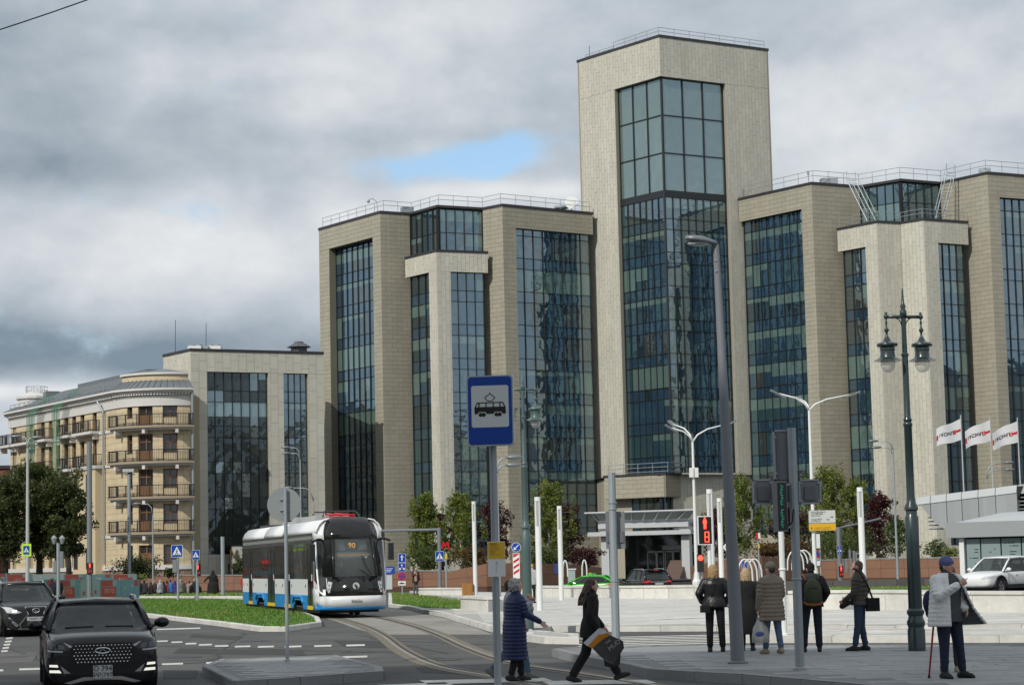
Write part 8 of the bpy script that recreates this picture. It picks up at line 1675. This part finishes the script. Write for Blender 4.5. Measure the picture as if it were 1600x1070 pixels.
person('woman in a beige quilted coat and grey green knitted hat holding a plastic bag', p, R(112), 1.62, coat=dict(m=beige, hem=.62, quilt=.075, bulk=1.08, flare=1.04), trousers=jean, shoes=mat('tan_boot', (.30, .235, .16), .7), hair=('short', brown_hair), hat=('knit', cloth('sage_knit', (.16, .155, .12))), head_yaw=R(15), girth=1.05, arms={1: ((.2, 0, 1.38), (.25, .03, 1.10), (.16, .16, .95)), -1: ((-.2, 0, 1.38), (-.26, -.0, 1.08), (-.26, .06, .84), (0, .1, -1), 'fist')}, legs={1: ((.09, 0, .90), (.10, -.04, .49), (.10, -.14, .10)), -1: ((-.09, 0, .90), (-.09, .06, .48), (-.10, .10, .085))})
b_ = item('plastic_bag', 'translucent white plastic carrier bag hanging from the beige coat woman\'s hand', 'bag', V((p.x - .22, p.y - .06, .15 + .36))); mb = MB(); rings = []
for z, rx, ry in ((-.16, .10, .06), (-.14, .15, .09), (-.02, .16, .10), (.10, .13, .07), (.22, .07, .03), (.30, .03, .015)): rings.append([(rx * math.cos(a) + .012 * math.sin(5 * a + z * 30), ry * math.sin(a), z) for a in [2 * math.pi * i / 18 for i in range(18)]])
mb.loft(rings); mb.build('bag_body', mat('bag_film', (.50, .50, .47), .35, alpha=.75, bump=.8, bscale=14), b_, smooth=True)
for dx in (-.03, .03): mb = MB(); mb.tube([(dx * 2, 0, .24), (dx, 0, .36), (0, 0, .43)], .008, 5); mb.build('bag_handle', mat('bag_film', (.5, .5, .47), .35), b_)
mb = MB(); mb.ell((-.02, -.085, .0), (.08, .02, .05), 10, 6); mb.build('bag_print', mat('print_blue', (.08, .10, .30), .5), b_)
p = P0(1271, 1018, .15)
person('man in a black hooded top and dark trousers with his back turned', p, R(88), 1.60, coat=dict(m=blackc, hem=.86, bulk=1.1, hood=True, hood_m=cloth('grey_hood', (.045, .047, .05)), name='top', sleeve=1.1), trousers=cloth('navy_trousers', (.012, .014, .026)), hair=('crop', dark_hair), hat=('cap', cloth('black_cap', (.009, .009, .01))), wide=1.15, arms={1: ((.21, 0, 1.39), (.30, -.04, 1.14), (.24, .14, .98)), -1: ((-.21, 0, 1.39), (-.29, -.03, 1.14), (-.24, .14, .96))}, legs={1: ((.10, 0, .90), (.11, .01, .48), (.12, -.01, .085)), -1: ((-.10, 0, .90), (-.15, .02, .48), (-.17, .02, .085))})
b_ = item('backpack', 'olive green backpack with orange trim on the man in the black top', 'backpack', V((p.x, p.y - .22, .15 + 1.10))); mb = MB(); mb.ell((0, 0, -.02), (.165, .11, .25), 16, 10); mb.ell((0, .03, -.14), (.17, .10, .14), 16, 8); remesh(mb, 'pack', cloth('olive_pack', (.050, .058, .032), .8), b_, .013, 2)
mb = MB(); mb.tube([(-.16, .0, -.20), (-.12, -.075, -.235), (0, -.10, -.245), (.12, -.075, -.235), (.16, .0, -.20)], .022, 6); mb.build('trim', cloth('orange_trim', (.25, .085, .02)), b_)
for sx in (-1, 1): mb = MB(); mb.tube([(sx * .10, .10, .20), (sx * .15, .16, .30), (sx * .15, .24, .28)], .022, 6); mb.build('strap', cloth('orange_trim', (.25, .085, .02)) if sx < 0 else cloth('olive_pack', (.05, .058, .032)), b_)
mb = MB(); mb.tube([(-.09, -.092, .0), (-.06, -.105, .06), (.07, -.10, .05)], .006, 5); mb.build('zip', black_plastic, b_)
p = P0(1346, 1016, .15)
person('man with cropped grey hair in a brown quilted jacket and jeans facing left', p, R(158), 1.62, coat=dict(m=browng, hem=.87, bulk=1.10, quilt=.085, name='jacket'), trousers=cloth('mid_denim', (.030, .052, .095)), shoes=mat('black_white_shoe', (.02, .02, .02), .6), hair=('crop', crop_hair), skin=skin_w, head_tilt=R(-4), legs={1: ((.09, 0, .90), (.10, .0, .48), (.11, -.06, .085)), -1: ((-.09, 0, .90), (-.09, .03, .48), (-.09, .10, .085))}, arms={1: ((.20, 0, 1.38), (.26, -.10, 1.14), (.20, .10, .98)), -1: ((-.20, 0, 1.38), (-.25, .04, 1.10), (-.16, .26, .95), (.1, 1, -.4), 'fist')})
b_ = item('shoulder_bag', 'black shoulder bag behind the man in the brown jacket', 'bag', V((p.x + .22, p.y - .10, .15 + .83))); mb = MB(); mb.box((0, 0, 0), (.24, .10, .24), .2); mb.build('pouch', blackc, b_); mb = MB(); mb.tube([(.0, -.02, .10), (-.10, -.10, .36), (-.24, -.14, .60), (-.34, -.05, .66)], .018, 5); mb.build('strap', blackc, b_)
b_ = item('folded_umbrella', 'black object held at the waist by the man in the brown jacket', 'umbrella', V((p.x - .24, p.y - .12, .15 + .86))); mb = MB(); mb.limb((-.10, 0, -.05), (.14, 0, .06), .05, .03); mb.build('canopy', blackc, b_, smooth=True); mb = MB(); mb.limb((.14, 0, .06), (.22, 0, .09), .014, .014); mb.build('handle', black_plastic, b_)
# woman in the white quilted jacket
p = P0(1486, 1059, .15)
root, U, s = person('woman in an open white quilted jacket and blue knitted hat pointing with one hand', p, R(-58), 1.66, girth=1.2, coat=dict(m=cloth('grey_sweater', (.060, .064, .068)), hem=.80, bulk=.96, sleeve=.8, name='sweater', collar=True), trousers=cloth('navy_jeans', (.013, .018, .042)), hair=('short', dark_hair), hat=('knit', mat('blue_knit', (.10, .11, .24), .9, var=.5, vscale=18)), skin=skin_w, head_yaw=R(18), head_tilt=R(-3),
       legs={1: ((.10, 0, .90), (.12, .02, .48), (.14, .02, .085)), -1: ((-.10, 0, .90), (-.13, .05, .48), (-.16, .08, .085), (-.3, 1, 0))}, arms={1: ((.21, .0, 1.37), (.28, .14, 1.17), (.10, .36, 1.33), (-.55, .7, .35), 'point'), -1: ((-.2, 0, 1.37), (-.26, -.02, 1.12), (-.19, .14, .98))})
c = MB(); rings = []
# jacket: back and sides only, open in front, one flap blown out
for z, rx, ry, flap in ((1.47, .10, .085, 0), (1.40, .20, .13, 0), (1.28, .235, .165, .02), (1.12, .25, .18, .06), (.98, .265, .19, .10), (.86, .28, .20, .16), (.75, .29, .21, .22)):
    row = []
    for i in range(25):
        a = R(118) + R(304) * i / 24; fl = max(0, (i - 18) / 6) if False else 0; fr = max(0.0, (6 - i) / 6) ** 1.3
        q = U((rx * 1.02 * math.cos(a), ry * 1.05 * math.sin(a), z)); row.append(q + V((-flap * 1.15 * fr, flap * .55 * fr, .03 * fr * flap)))
    rings.append(row)
sub = []
for r0, r1 in zip(rings, rings[1:]):
    for k_ in range(6):
        t = k_ / 6; sub.append([a.lerp(b_, t) + (a.lerp(b_, t) - U((0, 0, a.lerp(b_, t).z / s))) * (.035 * abs(math.sin(math.pi * (t * 2)))) for a, b_ in zip(r0, r1)])
sub.append(rings[-1]); c.sheet(sub); o = c.build('jacket', [whitej, mat('floral_lining', (.16, .17, .18), .8, var=.8, vscale=40)], root, smooth=True); sd = o.modifiers.new('t', 'SOLIDIFY'); sd.thickness = .03; sd.offset = 1; sd.material_offset = 0
bm = bmesh.new(); bm.from_mesh(o.data); bm.free()
lin = MB(); lin.sheet([[q + (U((0, 0, q.z / s)) - q) * .04 for q in r_[0:9]] for r_ in sub]); lo = lin.build('jacket_lining', mat('floral_lining', (.16, .17, .18), .8, var=.8, vscale=40), root, smooth=True)
slv = MB()
for p0, p1, p2 in (((.21, .0, 1.38), (.28, .14, 1.17), (.13, .33, 1.31)), ((-.2, 0, 1.38), (-.26, -.02, 1.12), (-.19, .13, .98))):
    a, b_, e_ = U(p0), U(p1), U(p2); slv.limb(a, b_, .098 * s, .082 * s); slv.limb(b_, e_, .082 * s, .060 * s)
    for x, y, r0 in ((a, b_, .098), (b_, e_, .082)):
        for i in range(4): q = x.lerp(y, (i + .5) / 4); slv.ell(q, ((r0 + .006) * s,) * 2 + (r0 * .5 * s,), 10, 6)
remesh(slv, 'jacket_sleeves', whitej, root, .011, 2)
cn = item('walking_cane', 'red walking cane beside the woman in the white jacket', 'cane', V((at(1451.5, 1051, p.y + .1).x, p.y + .1, .15))); mb = MB(); x1 = .10; mb.tube([(0, 0, .03), (x1, 0, .80)], .014, 8); mb.tube([(x1, 0, .80), (x1 + .03, 0, .86), (x1 + .10, 0, .87)], .015, 8); mb.build('shaft', mat('cane_red', (.36, .02, .03), .35), cn); mb = MB(); mb.lathe([(.02, 0), (.016, .05)], (0, 0, 0), 8); mb.build('rubber_tip', rubber, cn)
p2 = P0(1487, 1050, .15)
person('person in dark clothes and brown trousers hidden behind the woman in the white jacket', p2, R(95), 1.58, coat=dict(m=cloth('dark_navy', (.012, .014, .03)), hem=.8, bulk=1.0, name='jacket'), trousers=cloth('brown_trousers', (.045, .034, .026)), shoes=mat('beige_shoe', (.36, .32, .27), .7), hair=('long', brown_hair), arms={-1: ((-.2, 0, 1.38), (-.34, .0, 1.12), (-.30, .10, .9))})
b_ = item('navy_backpack', 'navy blue backpack seen at the left of the white jacket', 'backpack', p2 + V((-.30, -.10, 1.02))); mb = MB(); mb.ell((0, 0, 0), (.10, .12, .18), 14, 10); mb.build('pack', cloth('navy_pack', (.012, .018, .06)), b_, smooth=True); mb = MB(); mb.tube([(.02, .08, .12), (.1, .14, .3)], .02, 5); mb.build('strap', cloth('navy_pack', (.012, .018, .06)), b_)
# woman right of the tram
p = P0(649, 922, .1); p = V((p.x, p.y, .1))
person('woman in a maroon coat and grey trousers walking right of the tram', V((at(649, 900, 122).x, 122, .15)), R(-60), 1.56, far=True, coat=dict(m=cloth('maroon', (.06, .014, .022)), hem=.72), trousers=cloth('grey_trousers', (.10, .105, .11)), hair=('long', dark_hair), arms={1: ((.2, 0, 1.38), (.25, .12, 1.15), (.10, .28, 1.28)), -1: ((-.2, 0, 1.38), (-.25, 0, 1.12), (-.24, .1, .9))})
sc = item('scarf', 'beige scarf on the woman in the maroon coat', 'scarf', (at(649, 900, 122).x, 121.9, 1.2)); mb = MB(); mb.limb((0, 0, .2), (.04, -.12, -.25), .10, .08); mb.build('cloth', cloth('beige_scarf', (.30, .22, .17)), sc, smooth=True)
# tram driver
dv = tr_.matrix_basis @ V((.30, -1.25, .42))
person('tram driver in a dark blue jacket behind the windscreen', dv, az_to(*hd) + .25, 1.62, far=True, coat=dict(m=cloth('driver_blue', (.03, .04, .07)), hem=.85, bulk=1.1), trousers=blackc, hair=('short', dark_hair), arms={1: ((.2, 0, 1.38), (.26, .15, 1.18), (.12, .35, 1.15)), -1: ((-.2, 0, 1.38), (-.26, .15, 1.18), (-.12, .35, 1.15))})
# queue of people before the museum
cr = [(219, 906, (.010, .010, .011), 'black', 'dark'), (225.5, 904, (.025, .025, .026), 'charcoal', 'dark'), (229, 912, (.26, .16, .13), 'dusty pink', 'dark'), (236, 911, (.015, .014, .016), 'black', 'dark'), (241.5, 909, (.045, .032, .022), 'brown', 'blonde'), (250, 906, (.40, .38, .45), 'lilac white', 'grey'), (256, 910, (.012, .012, .018), 'black', 'dark'), (260.5, 909, (.28, .055, .02), 'red and orange', 'dark'), (267, 907, (.02, .14, .46), 'bright blue', 'dark'), (273.5, 909, (.07, .025, .15), 'purple', 'hood'), (282, 905, (.22, .205, .17), 'grey beige', 'greyhat'),
      (288, 912, (.03, .03, .032), 'dark grey', 'dark'), (296, 909, (.25, .22, .17), 'beige', 'dark'), (299, 912, (.014, .014, .014), 'black', 'blonde'), (304, 906, (.012, .016, .035), 'navy', 'grey'), (310, 913, (.012, .012, .012), 'black', 'dark'), (348, 913, (.16, .07, .09), 'dull pink', 'dark')]
crows = {}
for i, (px, py, c, nm, hr) in enumerate(cr):
    D = 154 + (i * 7 % 5) * .8; b_ = at(px, 905, D); zg = ground_z(b_.x, D); Hh = max(1.35, min(1.75, at(px, py - 2, D).z - zg)); cm = cloth('crowd_' + nm.replace(' ', '_') + str(i), c)
    person({0: 'person in a long black coat at the left end of the queue', 1: 'person in charcoal second from the left end of the queue', 3: 'person in black between the dusty pink and brown coats in the queue', 6: 'person in black just right of the lilac white jacket', 13: 'blond person in black at the right post of the queue', 15: 'person in black bending at the right end of the queue'}.get(i, 'person in %s standing in the queue before the museum' % nm), V((b_.x, D, zg)), R(90 + (i * 53 % 140) - 70), Hh, far=True, group='people queuing before the museum',
           coat=dict(m=cm, hem=.4 if i == 0 else (.62 if i % 3 == 0 else .8), bulk=1.1, name='jacket'), trousers=jean if i in (8, 5) else cloth('crowd_trousers', (.02, .021, .025)), hair=None if hr in ('hood',) else ('short', {'dark': dark_hair, 'blonde': blonde, 'grey': grey_hair, 'greyhat': grey_hair}[hr]), hat=('hood', cm) if hr == 'hood' else (('knit', cloth('grey_knit', (.3, .3, .3))) if hr == 'greyhat' else None))
b_ = at(333, 905, 150); zg = ground_z(b_.x, 150)
person('tall figure in a wide black hooded cloak right of the queue', V((b_.x, 150, zg)), R(80), 1.92, far=True, coat=dict(m=wool, hem=.3, bulk=1.35, flare=1.25), trousers=blackc, hat=('hood', wool), arms={-1: ((-.2, 0, 1.38), (-.45, .05, 1.2), (-.62, .1, 1.0)), 1: ((.2, 0, 1.38), (.3, 0, 1.1), (.25, .15, .9))})
b_ = at(382, 905, 148); zg = ground_z(b_.x, 148)
person('person in a red jacket with black backpack left of the tram', V((b_.x, 148, zg - .2)), R(85), 1.72, far=True, coat=dict(m=cloth('red_jacket', (.42, .02, .025)), hem=.8, bulk=1.15, name='jacket'), trousers=cloth('grey_trousers', (.1, .105, .11)), hat=('hood', cloth('red_jacket', (.42, .02, .025))))
bp = item('black_backpack', 'black backpack on the person in the red jacket', 'backpack', (b_.x + .08, 147.75, zg + .92)); mb = MB(); mb.ell((0, 0, 0), (.2, .14, .3), 12, 8); mb.build('pack', blackc, bp, smooth=True); mb = MB(); mb.tube([(-.12, .05, .2), (-.14, .16, .34)], .03, 5); mb.build('strap', blackc, bp)
for px, lab in ((82, 'left one of two people in dark coats before the banner fence'), (92, 'right one of two people in dark coats before the banner fence')):
    b_ = at(px, 905, 124); person(lab, V((b_.x, 124, 0)), R(60 if px < 90 else 120), 1.52, far=True, coat=dict(m=cloth('crowd_navy', (.010, .012, .022)), hem=.5), trousers=blackc, hair=('short', dark_hair))
for px, D, c, lab in ((831, 90, (.40, .41, .42), 'worker with a yellow helmet behind the small ornate lamp post'),):
    b_ = at(px, 905, D); person(lab, V((b_.x, D, .15)), R(70), 1.62, far=True, coat=dict(m=cloth('worker_white', c), hem=.8), trousers=blackc, hat=('cap', mat('helmet_yellow', (.7, .42, .02), .4)))
